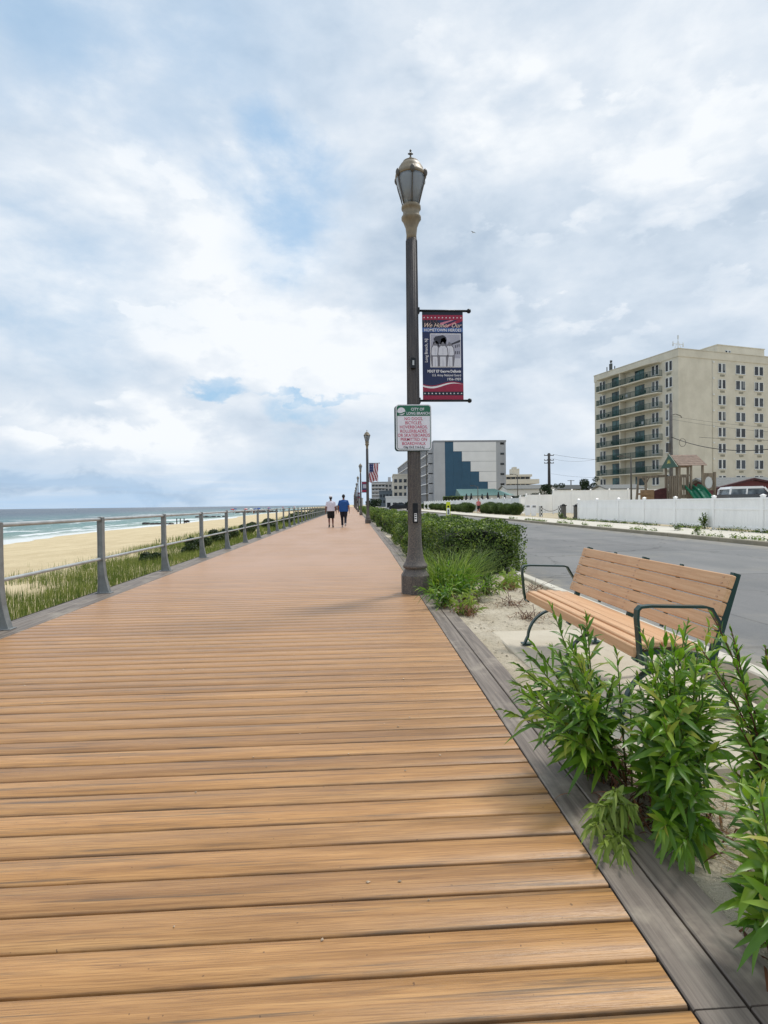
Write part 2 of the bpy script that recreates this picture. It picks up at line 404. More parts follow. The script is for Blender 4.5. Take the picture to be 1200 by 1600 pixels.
def asphalt_mat():
    m, tt, p = mat_base('asphalt')
    pos = tt.new('ShaderNodeNewGeometry').outputs['Position']
    a = tt.noise(tt.scale(pos, (1, 0.35, 1)), 0.7, 5, 0.6); g = tt.noise(pos, 70, 4, 0.7); g2 = tt.noise(pos, 260, 2, 0.6)
    c = tt.mix(tt.ss(a, 0.3, 0.7), srgb(120, 121, 121), srgb(138, 137, 136))
    c = tt.mix(tt.m('MULTIPLY', tt.ss(g, 0.35, 0.7), 0.45), c, srgb(104, 105, 106))
    c = tt.mix(tt.m('MULTIPLY', tt.ss(g2, 0.6, 0.7), 0.5), c, srgb(170, 168, 160))
    vo = tt.new('ShaderNodeTexVoronoi', feature='DISTANCE_TO_EDGE'); tt.put(vo.inputs['Vector'], tt.vm('ADD', pos, tt.scale(tt.noise(pos, 1.5, 4, 0.6, col=True), (1.2, 1.2, 0)))); vo.inputs['Scale'].default_value = 0.16
    cr = tt.ss(vo.outputs['Distance'], 0.007, 0.0)
    c = tt.mix(tt.m('MULTIPLY', cr, 0.5), c, srgb(70, 70, 70))
    pb = tt.new('ShaderNodeTexBrick'); tt.put(pb.inputs['Vector'], tt.scale(pos, (0.11, 0.05, 0))); pb.inputs['Scale'].default_value = 1.0
    pb.inputs['Color1'].default_value = (0.9, 0.9, 0.9, 1); pb.inputs['Color2'].default_value = (1.06, 1.06, 1.05, 1); pb.inputs['Mortar'].default_value = (0.72, 0.72, 0.72, 1); pb.inputs['Mortar Size'].default_value = 0.0025
    c = tt.mix(1.0, c, pb.outputs[0], 'MULTIPLY')
    gut = tt.m('MULTIPLY', tt.m('MAXIMUM', tt.ss(tt.sep(pos)[0], 4.1, 3.0), tt.ss(tt.sep(pos)[0], 10.9, 12.2)), tt.ss(tt.noise(pos, 2.2, 6, 0.7), 0.38, 0.62))
    c = tt.mix(tt.m('MULTIPLY', gut, 0.6), c, srgb(176, 166, 144))
    sandy = tt.m('MULTIPLY', tt.ss(tt.noise(pos, 0.9, 5, 0.65), 0.5, 0.75), 0.25)
    c = tt.mix(sandy, c, srgb(160, 154, 140))
    tt.put(p.inputs['Base Color'], c); p.inputs['Roughness'].default_value = 0.88; p.inputs['Specular IOR Level'].default_value = 0.25
    tt.put(p.inputs['Normal'], tt.bump(g, 0.004, 1.0))
    return m
def water_mat():
    m, tt, p = mat_base('sea_water')
    pos = tt.new('ShaderNodeNewGeometry').outputs['Position']
    X, Y, Z = tt.sep(pos)
    shore = tt.m('MULTIPLY', tt.m('ADD', X, 38.0), -1.0)      # metres out from the beach
    n1 = tt.noise(tt.scale(pos, (1.0, 0.32, 1)), 0.10, 5, 0.6, 0.4)
    out = tt.m('ADD', shore, tt.m('MULTIPLY', tt.m('SUBTRACT', n1, 0.5), 30.0))
    c = tt.ramp(tt.m('DIVIDE', out, 260.0, clamp=True), [(0.0, srgb(140, 158, 138)), (0.05, srgb(88, 132, 124)), (0.22, srgb(58, 108, 112)), (0.6, srgb(48, 78, 96)), (1.0, srgb(44, 66, 86))])
    patch = tt.noise(tt.scale(pos, (0.02, 0.008, 1)), 1.0, 5, 0.6)
    c = tt.mix(tt.m('MULTIPLY', tt.ss(patch, 0.45, 0.65), 0.4), c, srgb(92, 110, 118))
    # foam: breaking lines parallel to the shore
    f1 = tt.noise(tt.scale(pos, (0.16, 0.030, 1)), 1.0, 6, 0.62, 0.6)
    f2 = tt.noise(pos, 1.3, 5, 0.75)
    band = tt.m('ADD', f1, tt.m('MULTIPLY', tt.m('SUBTRACT', f2, 0.5), 0.18))
    near = tt.ss(shore, 130.0, 8.0)
    foam = tt.m('MULTIPLY', tt.ss(band, 0.565, 0.61), near)
    caps = tt.m('MULTIPLY', tt.ss(tt.noise(tt.scale(pos, (0.10, 0.022, 1)), 1.0, 6, 0.7), 0.70, 0.74), 0.7)
    foam = tt.m('MAXIMUM', foam, caps)
    edge = tt.m('MULTIPLY', tt.ss(tt.m('ADD', shore, tt.m('MULTIPLY', f2, 5.0)), 9.0, 5.0), 0.9)
    foam = tt.m('MAXIMUM', foam, edge)
    c = tt.mix(foam, c, srgb(232, 236, 236))
    tt.put(p.inputs['Base Color'], c)
    tt.put(p.inputs['Roughness'], tt.m('ADD', 0.32, tt.m('MULTIPLY', foam, 0.5)))
    p.inputs['Specular IOR Level'].default_value = 0.28
    w1 = tt.noise(tt.scale(pos, (0.5, 0.16, 1)), 1.0, 6, 0.65)
    w2 = tt.noise(tt.scale(pos, (3, 1.2, 1)), 1.0, 4, 0.6)
    tt.put(p.inputs['Normal'], tt.bump(tt.m('ADD', w1, tt.m('MULTIPLY', w2, 0.2)), 1.1, 1.0))
    return m
def stucco_mat():
    m, tt, p = mat_base('cream_stucco')
    oc = tt.new('ShaderNodeTexCoord').outputs['Object']
    n = tt.noise(oc, 0.35, 6, 0.65); s2 = tt.noise(tt.scale(oc, (1.5, 1.5, 0.12)), 1.0, 5, 0.6)
    c = tt.mix(tt.ss(n, 0.3, 0.7), srgb(196, 190, 174), srgb(212, 206, 190))
    c = tt.mix(tt.m('MULTIPLY', tt.ss(s2, 0.55, 0.75), 0.25), c, srgb(168, 162, 144))
    tt.put(p.inputs['Base Color'], c); p.inputs['Roughness'].default_value = 0.9
    tt.put(p.inputs['Normal'], tt.bump(tt.noise(oc, 12, 4, 0.6), 0.01, 0.6)); return m
def glass_mat(name, c0, c1, seedscale=0.37):
    m, tt, p = mat_base(name)
    pos = tt.new('ShaderNodeNewGeometry').outputs['Position']
    n = tt.noise(pos, seedscale, 3, 0.5, 0.0)
    tt.put(p.inputs['Base Color'], tt.mix(tt.ss(n, 0.42, 0.62), c0, c1))
    p.inputs['Roughness'].default_value = 0.12; p.inputs['Specular IOR Level'].default_value = 0.45
    tt.put(p.inputs['Normal'], tt.bump(tt.noise(pos, 0.9, 2), 0.02, 0.5)); return m
def shingle_mat(name, c0, c1):
    m, tt, p = mat_base(name)
    oc = tt.new('ShaderNodeTexCoord').outputs['Object']
    b = tt.new('ShaderNodeTexBrick'); tt.put(b.inputs['Vector'], oc); b.inputs['Scale'].default_value = 4
    b.inputs['Color1'].default_value = c0; b.inputs['Color2'].default_value = c1; b.inputs['Mortar'].default_value = tuple(k*0.6 for k in c0[:3])+(1,)
    b.inputs['Mortar Size'].default_value = 0.01
    c = tt.mix(tt.m('MULTIPLY', tt.ss(tt.noise(oc, 2.5, 5, 0.6), 0.4, 0.7), 0.35), b.outputs[0], tuple(k*0.7 for k in c1[:3])+(1,))
    tt.put(p.inputs['Base Color'], c); p.inputs['Roughness'].default_value = 0.9; return m
def woodgrey_mat():
    m, tt, p = mat_base('weathered_wood')
    oc = tt.new('ShaderNodeTexCoord').outputs['Object']
    n = tt.noise(tt.scale(oc, (9, 9, 1.2)), 1.0, 5, 0.6, 0.4)
    c = tt.ramp(n, [(0.3, srgb(92, 82, 70)), (0.5, srgb(126, 114, 98)), (0.7, srgb(150, 138, 120))])
    tt.put(p.inputs['Base Color'], c); p.inputs['Roughness'].default_value = 0.85; return m
def benchwood_mat():
    m, tt, p = mat_base('bench_recycled_slat')
    oc = tt.new('ShaderNodeTexCoord').outputs['Object']
    n = tt.noise(tt.scale(oc, (60, 2.2, 60)), 1.0, 5, 0.6, 0.5); k = tt.noise(oc, 5, 4, 0.6)
    c = tt.mix(tt.ss(n, 0.3, 0.7), srgb(204, 158, 116), srgb(220, 178, 136))
    c = tt.mix(tt.m('MULTIPLY', tt.ss(k, 0.5, 0.75), 0.25), c, srgb(168, 120, 90))
    sp = tt.ss(tt.noise(oc, 150, 2, 0.5), 0.66, 0.74)
    c = tt.mix(tt.m('MULTIPLY', sp, 0.5), c, srgb(136, 92, 66))
    tt.put(p.inputs['Base Color'], c); p.inputs['Roughness'].default_value = 0.55
    tt.put(p.inputs['Normal'], tt.bump(n, 0.001, 0.8)); return m
def pole_mat():
    m, tt, p = mat_base('weathered_bronze_pole')
    oc = tt.new('ShaderNodeTexCoord').outputs['Object']
    n = tt.noise(tt.scale(oc, (5, 5, 1.2)), 1.6, 7, 0.7, 0.4); f = tt.noise(oc, 55, 5, 0.7)
    X, Y, Z = tt.sep(oc)
    low = tt.ss(Z, 3.6, 0.6)     # salt wear shows lower down the pole
    c = tt.mix(tt.ss(n, 0.35, 0.7), srgb(66, 65, 69), srgb(90, 87, 86))
    c = tt.mix(tt.m('MULTIPLY', low, tt.ss(f, 0.42, 0.68, 0.15, 0.8)), c, srgb(138, 126, 112))
    c = tt.mix(tt.m('MULTIPLY', tt.ss(f, 0.62, 0.72), 0.5), c, srgb(60, 54, 50))
    tt.put(p.inputs['Base Color'], c); p.inputs['Roughness'].default_value = 0.62; p.inputs['Metallic'].default_value = 0.15
    tt.put(p.inputs['Normal'], tt.bump(f, 0.004, 0.8)); return m
def rock_mat():
    m, tt, p = mat_base('jetty_rock')
    oc = tt.new('ShaderNodeTexCoord').outputs['Object']
    tt.put(p.inputs['Base Color'], tt.mix(tt.ss(tt.noise(oc, 1.5, 5, 0.6), 0.35, 0.65), srgb(48, 46, 44), srgb(86, 82, 76)))
    p.inputs['Roughness'].default_value = 0.85; tt.put(p.inputs['Normal'], tt.bump(tt.noise(oc, 4, 4), 0.1, 1)); return m
def vinyl_mat():
    m, tt, p = mat_base('white_vinyl')
    oc = tt.new('ShaderNodeTexCoord').outputs['Object']
    n = tt.noise(tt.scale(oc, (2, 2, 0.6)), 1.2, 5, 0.6)
    c = tt.mix(tt.ss(n, 0.35, 0.75), srgb(252, 251, 248), srgb(243, 242, 239))
    tt.put(p.inputs['Base Color'], c); p.inputs['Roughness'].default_value = 0.35; return m
def siding_mat():
    m, tt, p = mat_base('ribbed_wall_panel')
    oc = tt.new('ShaderNodeTexCoord').outputs['Object']
    n = tt.noise(tt.scale(oc, (1, 1, 0.2)), 0.5, 5, 0.6)
    tt.put(p.inputs['Base Color'], tt.mix(tt.ss(n, 0.3, 0.7), srgb(158, 160, 164), srgb(172, 174, 177)))
    p.inputs['Roughness'].default_value = 0.7
    wv = tt.new('ShaderNodeTexWave', wave_type='BANDS', bands_direction='X'); tt.put(wv.inputs['Vector'], oc); wv.inputs['Scale'].default_value = 1.0
    tt.put(p.inputs['Normal'], tt.bump(wv.outputs['Fac'], 0.04, 0.6)); return m
def concrete_mat(name, c0, c1):
    m, tt, p = mat_base(name)
    pos = tt.new('ShaderNodeNewGeometry').outputs['Position']
    a = tt.noise(pos, 1.3, 6, 0.65, 0.3); g = tt.noise(pos, 90, 4, 0.7)
    c = tt.mix(tt.ss(a, 0.3, 0.7), c0, c1)
    c = tt.mix(tt.m('MULTIPLY', tt.ss(g, 0.55, 0.75), 0.35), c, tuple(k*0.5 for k in c0[:3])+(1,))
    st = tt.ss(tt.noise(pos, 4.0, 6, 0.7, 0.8), 0.56, 0.72)
    c = tt.mix(tt.m('MULTIPLY', st, 0.3), c, tuple(k*0.6 for k in c0[:3])+(1,))
    tt.put(p.inputs['Base Color'], c); p.inputs['Roughness'].default_value = 0.9
    tt.put(p.inputs['Normal'], tt.bump(g, 0.003, 1.0)); return m

M_deck = deck_mat(); M_border = border_mat(); M_asph = asphalt_mat(); M_sea = water_mat(); M_stucco = stucco_mat()
M_sand = sand_mat('beach_sand', srgb(200, 182, 146), srgb(216, 199, 163), 0.0, 0.4, 0.06)
M_psand = sand_mat('planter_sand', srgb(202, 190, 166), srgb(220, 209, 188), 0.8, 1.4, 0.06)
M_dune = sand_mat('dune_sand', srgb(190, 176, 140), srgb(210, 196, 160), 0.3, 0.6, 0.08)
M_conc = concrete_mat('sidewalk_concrete', srgb(200, 194, 180), srgb(216, 210, 196))
M_curb = concrete_mat('curb_concrete', srgb(196, 190, 176), srgb(212, 206, 192))
M_curbold = concrete_mat('old_curb_concrete', srgb(140, 132, 114), srgb(160, 152, 134))
M_pad = concrete_mat('pad_concrete', srgb(192, 182, 162), srgb(208, 199, 180))
M_steel = simple('galvanised_steel', srgb(176, 180, 180), 0.42, 0.4, 0.14, 5, 0.002, 80)
M_post = simple('grey_cast_post', srgb(128, 132, 132), 0.5, 0.3, 0.2, 6, 0.002, 80)
M_pole = pole_mat(); M_tanlamp = simple('tan_lantern_paint', srgb(128, 117, 98), 0.5, 0.1, 0.2, 9)
M_darktrim = simple('dark_lantern_frame', srgb(84, 80, 74), 0.5, 0.3, 0.2, 9)
M_black = simple('black_metal', srgb(26, 30, 34), 0.4, 0.4, 0.2)
M_vinyl = vinyl_mat(); M_siding = siding_mat(); M_wood = woodgrey_mat(); M_bwood = benchwood_mat(); M_rock = rock_mat()
M_green = simple('dark_green_steel', srgb(18, 58, 54), 0.32, 0.2, 0.2, 8, spec=0.6)
M_glass = glass_mat('window_glass', srgb(20, 26, 32), srgb(56, 64, 72))
M_gglass = glass_mat('teal_glass', srgb(12, 44, 46), srgb(62, 104, 106), 0.5)
M_teal = simple('teal_balustrade', srgb(24, 66, 60), 0.45, 0.1, 0.15)
M_white = simple('white_paint', srgb(235, 236, 238), 0.4, 0, 0.04)
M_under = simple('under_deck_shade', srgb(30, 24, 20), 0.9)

# ------------------------------------------------------------------ setting: ground, sea, road
def wiggle(y_, a=1.0, f=0.05, ph=0.0): return a*(math.sin(y_*f+ph)+0.5*math.sin(y_*f*2.3+1.7+ph))
def shore_x(y_): return -37.0-0.018*max(0, y_-60)+wiggle(y_, 1.6, 0.045, 0.5)
def land_z(x_, y_):
    """ground west of the boardwalk: dune, then beach down to the sea"""
    if x_ > -3.9: return -0.42
    dune_edge = -11.5+wiggle(y_, 0.8, 0.11)-0.01*y_
    n = mnoise.noise(Vector((x_*0.35, y_*0.25, 0.0)))
    if x_ > dune_edge:
        k = (x_+3.9)/(dune_edge+3.9)
        return -0.42-0.55*k+0.16*n*min(1, k*3)
    k = min(1.3, (x_-dune_edge)/(shore_x(y_)-dune_edge))
    return -0.97-1.53*k+0.06*n-(0.25 if k > 1.02 else 0)
xs = [-3.8, -4.4, -5, -5.6, -6.2, -7, -7.8, -8.6, -9.4, -10.2, -11, -11.6, -12.2, -13, -14, -16, -18, -21, -24, -27, -30, -33, -35, -36, -37, -38, -39, -40, -42, -46, -52, -70]
ys = [-12+0.8*i for i in range(90)]+[60+3*i for i in range(60)]+[240+25*i for i in range(120)]
V, F = grid(xs[::-1], ys, land_z)
tag(np_mesh('beach_sand', V, F, M_sand, smooth=True), kind='structure')
# dune-colour sheet is the same sand; the sea lies beyond
xs = [-9000, -3000, -1200, -600, -320, -200, -140]+[-120+1.5*i for i in range(60)]+[-30]
ys = [-200, -100, -60]+[-40+2*i for i in range(130)]+[220+12*i for i in range(60)]+[960, 1200, 2000, 4000, 9000]
def sea_z(x_, y_):
    if x_ < -125 or y_ > 700 or y_ < -40: return -2.5
    s = math.sin((x_+wiggle(y_, 3, 0.03))*0.42)
    s = max(0, s)**3
    k = 0.55*min(1, max(0, (-x_-38)/25))*max(0.0, mnoise.noise(Vector((x_*0.02, y_*0.03, 3)))+0.35)
    return -2.5+s*k+0.05*mnoise.noise(Vector((x_*0.3, y_*0.3, 1)))
V, F = grid(xs, ys, sea_z)
tag(np_mesh('sea', V, F, M_sea, smooth=True), kind='structure')

def edge_r(y_):          # right edge of the tan boards
    P = [(-5, 0.79), (1.3, 0.81), (7, 0.89), (15, 1.0), (45, 1.15), (1000, 1.2)]
    for (a, b), (c, d) in zip(P, P[1:]):
        if y_ <= c: return b+(d-b)*(y_-a)/(c-a)
    return 1.2
L_EDGE = -3.36
V = []; F = []
k0 = -16
nb = 2300
bev = 0.005
for k in range(k0, nb):
    y0 = k*PITCH_B+0.0042; y1 = (k+1)*PITCH_B-0.0042
    h = 0.0008*mnoise.noise(Vector((k*1.7, 0, 0)))
    prof = [(y0, -0.03), (y0, -bev+h), (y0+bev, h), (y1-bev, h), (y1, -bev+h), (y1, -0.03)]
    o = len(V); xr = edge_r(y0)-0.003; xl = L_EDGE+0.003
    V += [(xl, a, b) for a, b in prof]+[(xr, a, b) for a, b in prof]
    F += [(o+i, o+i+6, o+i+7, o+i+1) for i in range(5)]
tag(np_mesh('boardwalk_decking', V, F, M_deck), kind='structure')
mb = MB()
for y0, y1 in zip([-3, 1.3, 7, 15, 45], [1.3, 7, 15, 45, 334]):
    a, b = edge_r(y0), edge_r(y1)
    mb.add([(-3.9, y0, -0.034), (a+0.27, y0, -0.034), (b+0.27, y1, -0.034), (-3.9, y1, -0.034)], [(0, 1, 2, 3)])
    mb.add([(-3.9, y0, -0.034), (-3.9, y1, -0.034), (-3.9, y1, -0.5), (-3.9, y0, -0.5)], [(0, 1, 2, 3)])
tag(mb.build('under_deck_dark_sheet', M_under), kind='structure')  # flat dark sheet: shade below the boards put into its colour
# grey border boards, two lines each side, in 3.6 m lengths
mb = MB()
def brd(xa, w, y0, y1, side):
    f = (lambda yy: edge_r(yy)+xa) if side > 0 else (lambda yy: L_EDGE-xa-w)
    z1 = 0.001+0.002*random.random(); e = 0.004
    vs = []
    for yy in (y0+0.002, y1-0.002):
        for dx, dz in ((0, -0.03), (0, z1-e), (e, z1), (w-e, z1), (w, z1-e), (w, -0.03)): vs.append((f(yy)+dx, yy, dz))
    mb.add(vs, [(i, i+6, i+7, i+1) for i in range(5)]+[(0, 1, 2, 3, 4, 5), (11, 10, 9, 8, 7, 6)])
for side, offs in ((1, [(0.004, 0.136), (0.147, 0.136)]), (-1, [(0.004, 0.2), (0.21, 0.2)])):
    for j, (xa, w) in enumerate(offs):
        yy = -3+j*1.1
        while yy < 330:
            L = 3.6 if yy < 90 else 12
            for sp in (1.3, 7, 15, 45):
                if yy < sp < yy+L: L = sp-yy; break
            brd(xa, w, yy, yy+L, side); yy += L
tag(mb.build('boardwalk_border', M_border), kind='structure')

# planter ground, between boardwalk and road
CURB = 2.86
def plant_z(x_, y_):
    k = min(1, max(0, (x_-1.25)/(CURB-1.25)))
    near = min(1, max(0, (7.5-y_)/3))
    base = -0.035-0.02*k-0.15*k*near
    return base+0.028*mnoise.noise(Vector((x_*2.2, y_*2.2, 0)))+0.014*mnoise.noise(Vector((x_*7, y_*7, 5)))
xs = [0.95+0.06*i for i in range(33)]; ys = [-2+0.08*i for i in range(190)]+[13.3+1.5*i for i in range(216)]
V, F = grid(xs, ys, lambda a, b: min(plant_z(a, b), -0.036 if a < edge_r(b)+0.285 else 1))
tag(np_mesh('planter_sand', V, F, M_psand, smooth=True), kind='structure')
def strip(name, x0, x1, y0, y1, z, m, h=None):
    b = MB()
    if h: b.box(x0, x1, y0, y1, z-h, z, bev=min(0.012, (x1-x0)/4))
    else: b.add([(x0, y0, z), (x1, y0, z), (x1, y1, z), (x0, y1, z)], [(0, 1, 2, 3)])
    return tag(b.build(name, m), kind='structure')
b = MB()
yy = -4.0
while yy < 340:
    L = 3.0 if yy < 60 else 20.0
    b.box(CURB+0.01, CURB+0.16, yy+0.004, yy+L-0.004, -0.4, -0.005+0.004*random.random(), bev=0.012); yy += L
tag(b.build('curb', M_curb), kind='structure')
strip('road', CURB+0.155, 12.2, -30, 3500, -0.135, M_asph)
b = MB(); yy = -30.0
while yy < 345:
    L = 3.0 if yy < 75 else 30.0
    b.box(12.18, 12.36, yy+0.006, yy+L-0.006, -0.4, 0.0-0.006*random.random(), bev=0.015); yy += L
tag(b.build('far_curb', M_curbold), kind='structure')
strip('sidewalk', 12.355, 15.35, -30, 3400, -0.002, M_conc)
strip('ground', 15.34, 4000, -300, 6000, -0.03, sand_mat('town_ground', srgb(176, 164, 138), srgb(196, 184, 158), 0.5, 0.5, 0.03))
strip('far_ground', -45, 15.5, 338, 6000, -0.6, M_sand)
b = MB(); b.box(1.36, 2.5, 2.55, 5.45, -0.14, -0.028, bev=0.01)
for o in (tag(b.build('bench_pad', M_pad), kind='structure'),): pass


# ------------------------------------------------------------------ foliage helpers
def blades(n, pos, hgt, wid, lean, curve=0.5, segs=3, rng=RNG):
    """n grass blades; pos (n,3), returns V, F (quads, tip pinched)"""
    ang = rng.uniform(0, 2*np.pi, n); h = hgt*rng.uniform(0.55, 1.0, n); l = lean*rng.uniform(0.2, 1.0, n)
    d = np.stack([np.cos(ang), np.sin(ang), np.zeros(n)], 1)
    return blades_dir(pos, d, h, l*h, wid*rng.uniform(0.6, 1.1, n), segs, rng)
def blades_dir(pos, d, h, reach, w, segs, rng):
    n = len(pos); tw = rng.uniform(0, np.pi, n)
    s = np.stack([np.cos(tw), np.sin(tw), np.zeros(n)], 1)
    V = np.zeros((n, segs+1, 2, 3))
    for i in range(segs+1):
        t_ = i/segs
        c = pos+d*(reach*t_**2)[:, None]; c[:, 2] += h*(t_-0.25*t_**3*np.minimum(1.5, reach/np.maximum(h, .01)))
        ww = (w*(1-t_**2)*0.5+0.0004)[:, None]
        V[:, i, 0] = c-s*ww; V[:, i, 1] = c+s*ww
    base = np.arange(n)[:, None]*(2*(segs+1))
    F = np.concatenate([np.stack([base[:, 0]+2*i, base[:, 0]+2*i+1, base[:, 0]+2*i+3, base[:, 0]+2*i+2], 1) for i in range(segs)])
    return V.reshape(-1, 3), F
def leafcards(pts, nrm, size, rng=RNG, aspect=0.5, flat=0.6):
    """small pointed leaf at each point, roughly facing nrm; a rhombus folded along its midrib"""
    n = len(pts)
    nn = nrm+rng.normal(0, flat, (n, 3)); nn /= np.linalg.norm(nn, axis=1)[:, None]+1e-9
    a = rng.normal(0, 1, (n, 3)); a -= nn*(a*nn).sum(1)[:, None]; a /= np.linalg.norm(a, axis=1)[:, None]+1e-9
    b = np.cross(nn, a); s = (size*rng.uniform(0.6, 1.25, n))[:, None]
    p0 = pts-a*s*0.5; p2 = pts+a*s*0.5; p1 = pts+b*s*aspect*0.5+nn*s*0.08; p3 = pts-b*s*aspect*0.5+nn*s*0.08
    V = np.stack([p0, p1, p2, p3], 1).reshape(-1, 3)
    F = np.arange(4*n).reshape(n, 4)
    return V, F
def vnoise(p, f, seed=0.0):
    return np.array([mnoise.noise(Vector((a*f+seed, b*f, c*f))) for a, b, c in p])

L_hedge = leafmat('hedge_leaf', [srgb(40, 60, 24), srgb(66, 90, 34), srgb(102, 126, 48), srgb(156, 172, 84)], 0.42, 0.28, 1.5)
L_wild = leafmat('wild_shrub_leaf', [srgb(48, 68, 26), srgb(76, 100, 38), srgb(112, 134, 52), srgb(160, 172, 86)], 0.5, 0.28, 1.2)
L_dark = leafmat('dark_tree_leaf', [srgb(26, 42, 26), srgb(38, 58, 32), srgb(52, 74, 42)], 0.6, 0.2, 1.0)
L_dune = leafmat('dune_grass_blade', [srgb(62, 82, 34), srgb(88, 106, 44), srgb(118, 130, 60), srgb(164, 162, 104)], 0.6, 0.3, 0.7)
L_orn = leafmat('ornamental_grass_blade', [srgb(44, 66, 32), srgb(66, 88, 44), srgb(92, 112, 60), srgb(130, 142, 88)], 0.55, 0.3, 1.0)
L_clump = leafmat('clump_grass_blade', [srgb(70, 96, 32), srgb(106, 134, 48), srgb(140, 162, 70), srgb(182, 190, 116)], 0.5, 0.35, 3.0)
L_gold = leafmat('lance_leaf', [srgb(48, 84, 22), srgb(68, 108, 28), srgb(92, 132, 34), srgb(116, 154, 44), srgb(142, 170, 60), srgb(176, 172, 76)], 0.36, 0.34, 4.0, 0.5)
L_pale = leafmat('pale_lance_leaf', [srgb(110, 134, 52), srgb(140, 160, 72), srgb(164, 178, 96)], 0.42, 0.35, 4.0)
L_yell = leafmat('yellow_leaf', [srgb(190, 160, 40), srgb(206, 150, 60)], 0.5, 0.3, 4.0)
L_dead = leafmat('dead_leaf', [srgb(74, 44, 30), srgb(104, 66, 42), srgb(134, 96, 60)], 0.8, 0.15, 4.0)
L_straw = leafmat('dry_straw', [srgb(110, 92, 66), srgb(142, 122, 90), srgb(172, 152, 118)], 0.85, 0.1, 4.0)
M_stem = simple('green_stem', srgb(96, 110, 48), 0.6); M_rstem = simple('dark_red_stem', srgb(84, 40, 34), 0.6)
M_bark = simple('bark', srgb(74, 62, 50), 0.9, 0, 0.3, 12, 0.01, 40)
M_core = simple('dark_core_shade', srgb(26, 32, 16), 0.95)  # inner shade of hedges, bushes and clumps put into the colour

# ------------------------------------------------------------------ street lamps
def build_lamp():
    r = thing('street_lamp', 'tall grey lamp post carrying the regulation sign and hero banner', 'street lamp', (0.87, 7.76), 0, 'lamp posts along the boardwalk edge')
    b = MB(); o8 = math.pi/8
    b.lathe([(0.205, 0.0), (0.205, 0.25), (0.196, 0.262), (0.150, 0.335), (0.146, 0.35)], 8, rot=o8, smooth=False)
    b.build('base', M_pole, r)
    b = MB()
    b.lathe([(0.150, 0.345), (0.168, 0.355), (0.172, 0.385), (0.160, 0.40), (0.156, 0.405), (0.138, 0.44), (0.120, 0.50), (0.107, 0.58), (0.098, 0.68), (0.093, 0.80), (0.0885, 1.1), (0.084, 1.9), (0.0805, 3.0), (0.074, 4.9)], 16)
    for k in range(16):       # fluting ridges up the shaft
        th = 2*math.pi*k/16
        b.bar((0.0905*math.cos(th), 0.0905*math.sin(th), 0.95), (0.0745*math.cos(th), 0.0745*math.sin(th), 4.88), 0.010, 0.008)
    b.build('shaft', M_pole, r)
    b = MB()
    b.lathe([(0.074, 4.88), (0.070, 4.95), (0.082, 5.06), (0.118, 5.15), (0.136, 5.17), (0.136, 5.20), (0.118, 5.215), (0.112, 5.26), (0.116, 5.30), (0.134, 5.31), (0.134, 5.345), (0.108, 5.37)], 20)
    b.build('capital', M_tanlamp, r)
    m, tt, p = MATS.get('lampglass') or mat_base('lantern_glass')
    MATS['lampglass'] = (m, tt, p)
    oc = tt.new('ShaderNodeTexCoord').outputs['Object']
    zz = tt.sep(oc)[2]
    p.inputs['Base Color'].default_value = srgb(196, 206, 214); p.inputs['Roughness'].default_value = 0.3
    p.inputs['Transmission Weight'].default_value = 0.62; p.inputs['Specular IOR Level'].default_value = 0.6
    b = MB(); b.lathe([(0.100, 5.37), (0.158, 5.54), (0.196, 5.68), (0.204, 5.74)], 20); b.build('lantern_glass', m, r)
    b = MB(); b.lathe([(0.11, 5.55), (0.150, 5.64), (0.178, 5.73)], 16); b.lathe([(0.03, 5.38), (0.04, 5.52), (0.03, 5.60)], 10); b.build('reflector', simple('smoky_reflector', srgb(40, 50, 64), 0.6), r)
    b = MB()
    for k in range(6):
        th = 2*math.pi*(k+0.5)/6; c, s_ = math.cos(th), math.sin(th)
        b.tube([(c*rr, s_*rr, z_) for rr, z_ in ((0.115, 5.345), (0.152, 5.48), (0.194, 5.62), (0.219, 5.74), (0.212, 5.80))], 0.009, 6)
        b.ell((c*0.215, s_*0.215, 5.755), (0.032, 0.032, 0.055), 0, 8, 6)
    b.build('cage', M_darktrim, r)
    b = MB(); b.lathe([(0.206, 5.735), (0.216, 5.75), (0.210, 5.79), (0.186, 5.80), (0.172, 5.86), (0.136, 5.92), (0.106, 5.94), (0.110, 5.955), (0.072, 5.98), (0.034, 6.0), (0.022, 6.02)], 20); rf = b.build('lantern_roof', M_tanlamp, r)
    b = MB(); b.lathe([(0.020, 6.01), (0.010, 6.04), (0.012, 6.055), (0.028, 6.07), (0.012, 6.09), (0.009, 6.10), (0.017, 6.115), (0.003, 6.135)], 10)
    b.tube([(-0.035, 0, 6.072), (0.035, 0, 6.072)], 0.010, 6); b.build('finial', M_darktrim, rf)
    return r
lamp = build_lamp()
lampnames = ['second lamp post down the boardwalk, with the draped flag', 'third lamp post, small dark banner on it', 'fourth lamp post beyond the flag banner', 'fifth lamp post along the hedge', 'sixth lamp post, far down the walk', 'seventh lamp post, far down the walk', 'eighth lamp post, tiny in the distance', 'ninth lamp post, tiny in the distance', 'tenth lamp post, tiny in the distance', 'farthest lamp post, at the vanishing point']
lamps_y = [7.76]
for k in range(1, 11):
    yk = 7.76+29.0*k; lamps_y.append(yk)
    dup(lamp, (0.98+0.012*k+0.05, yk), label=lampnames[k-1])
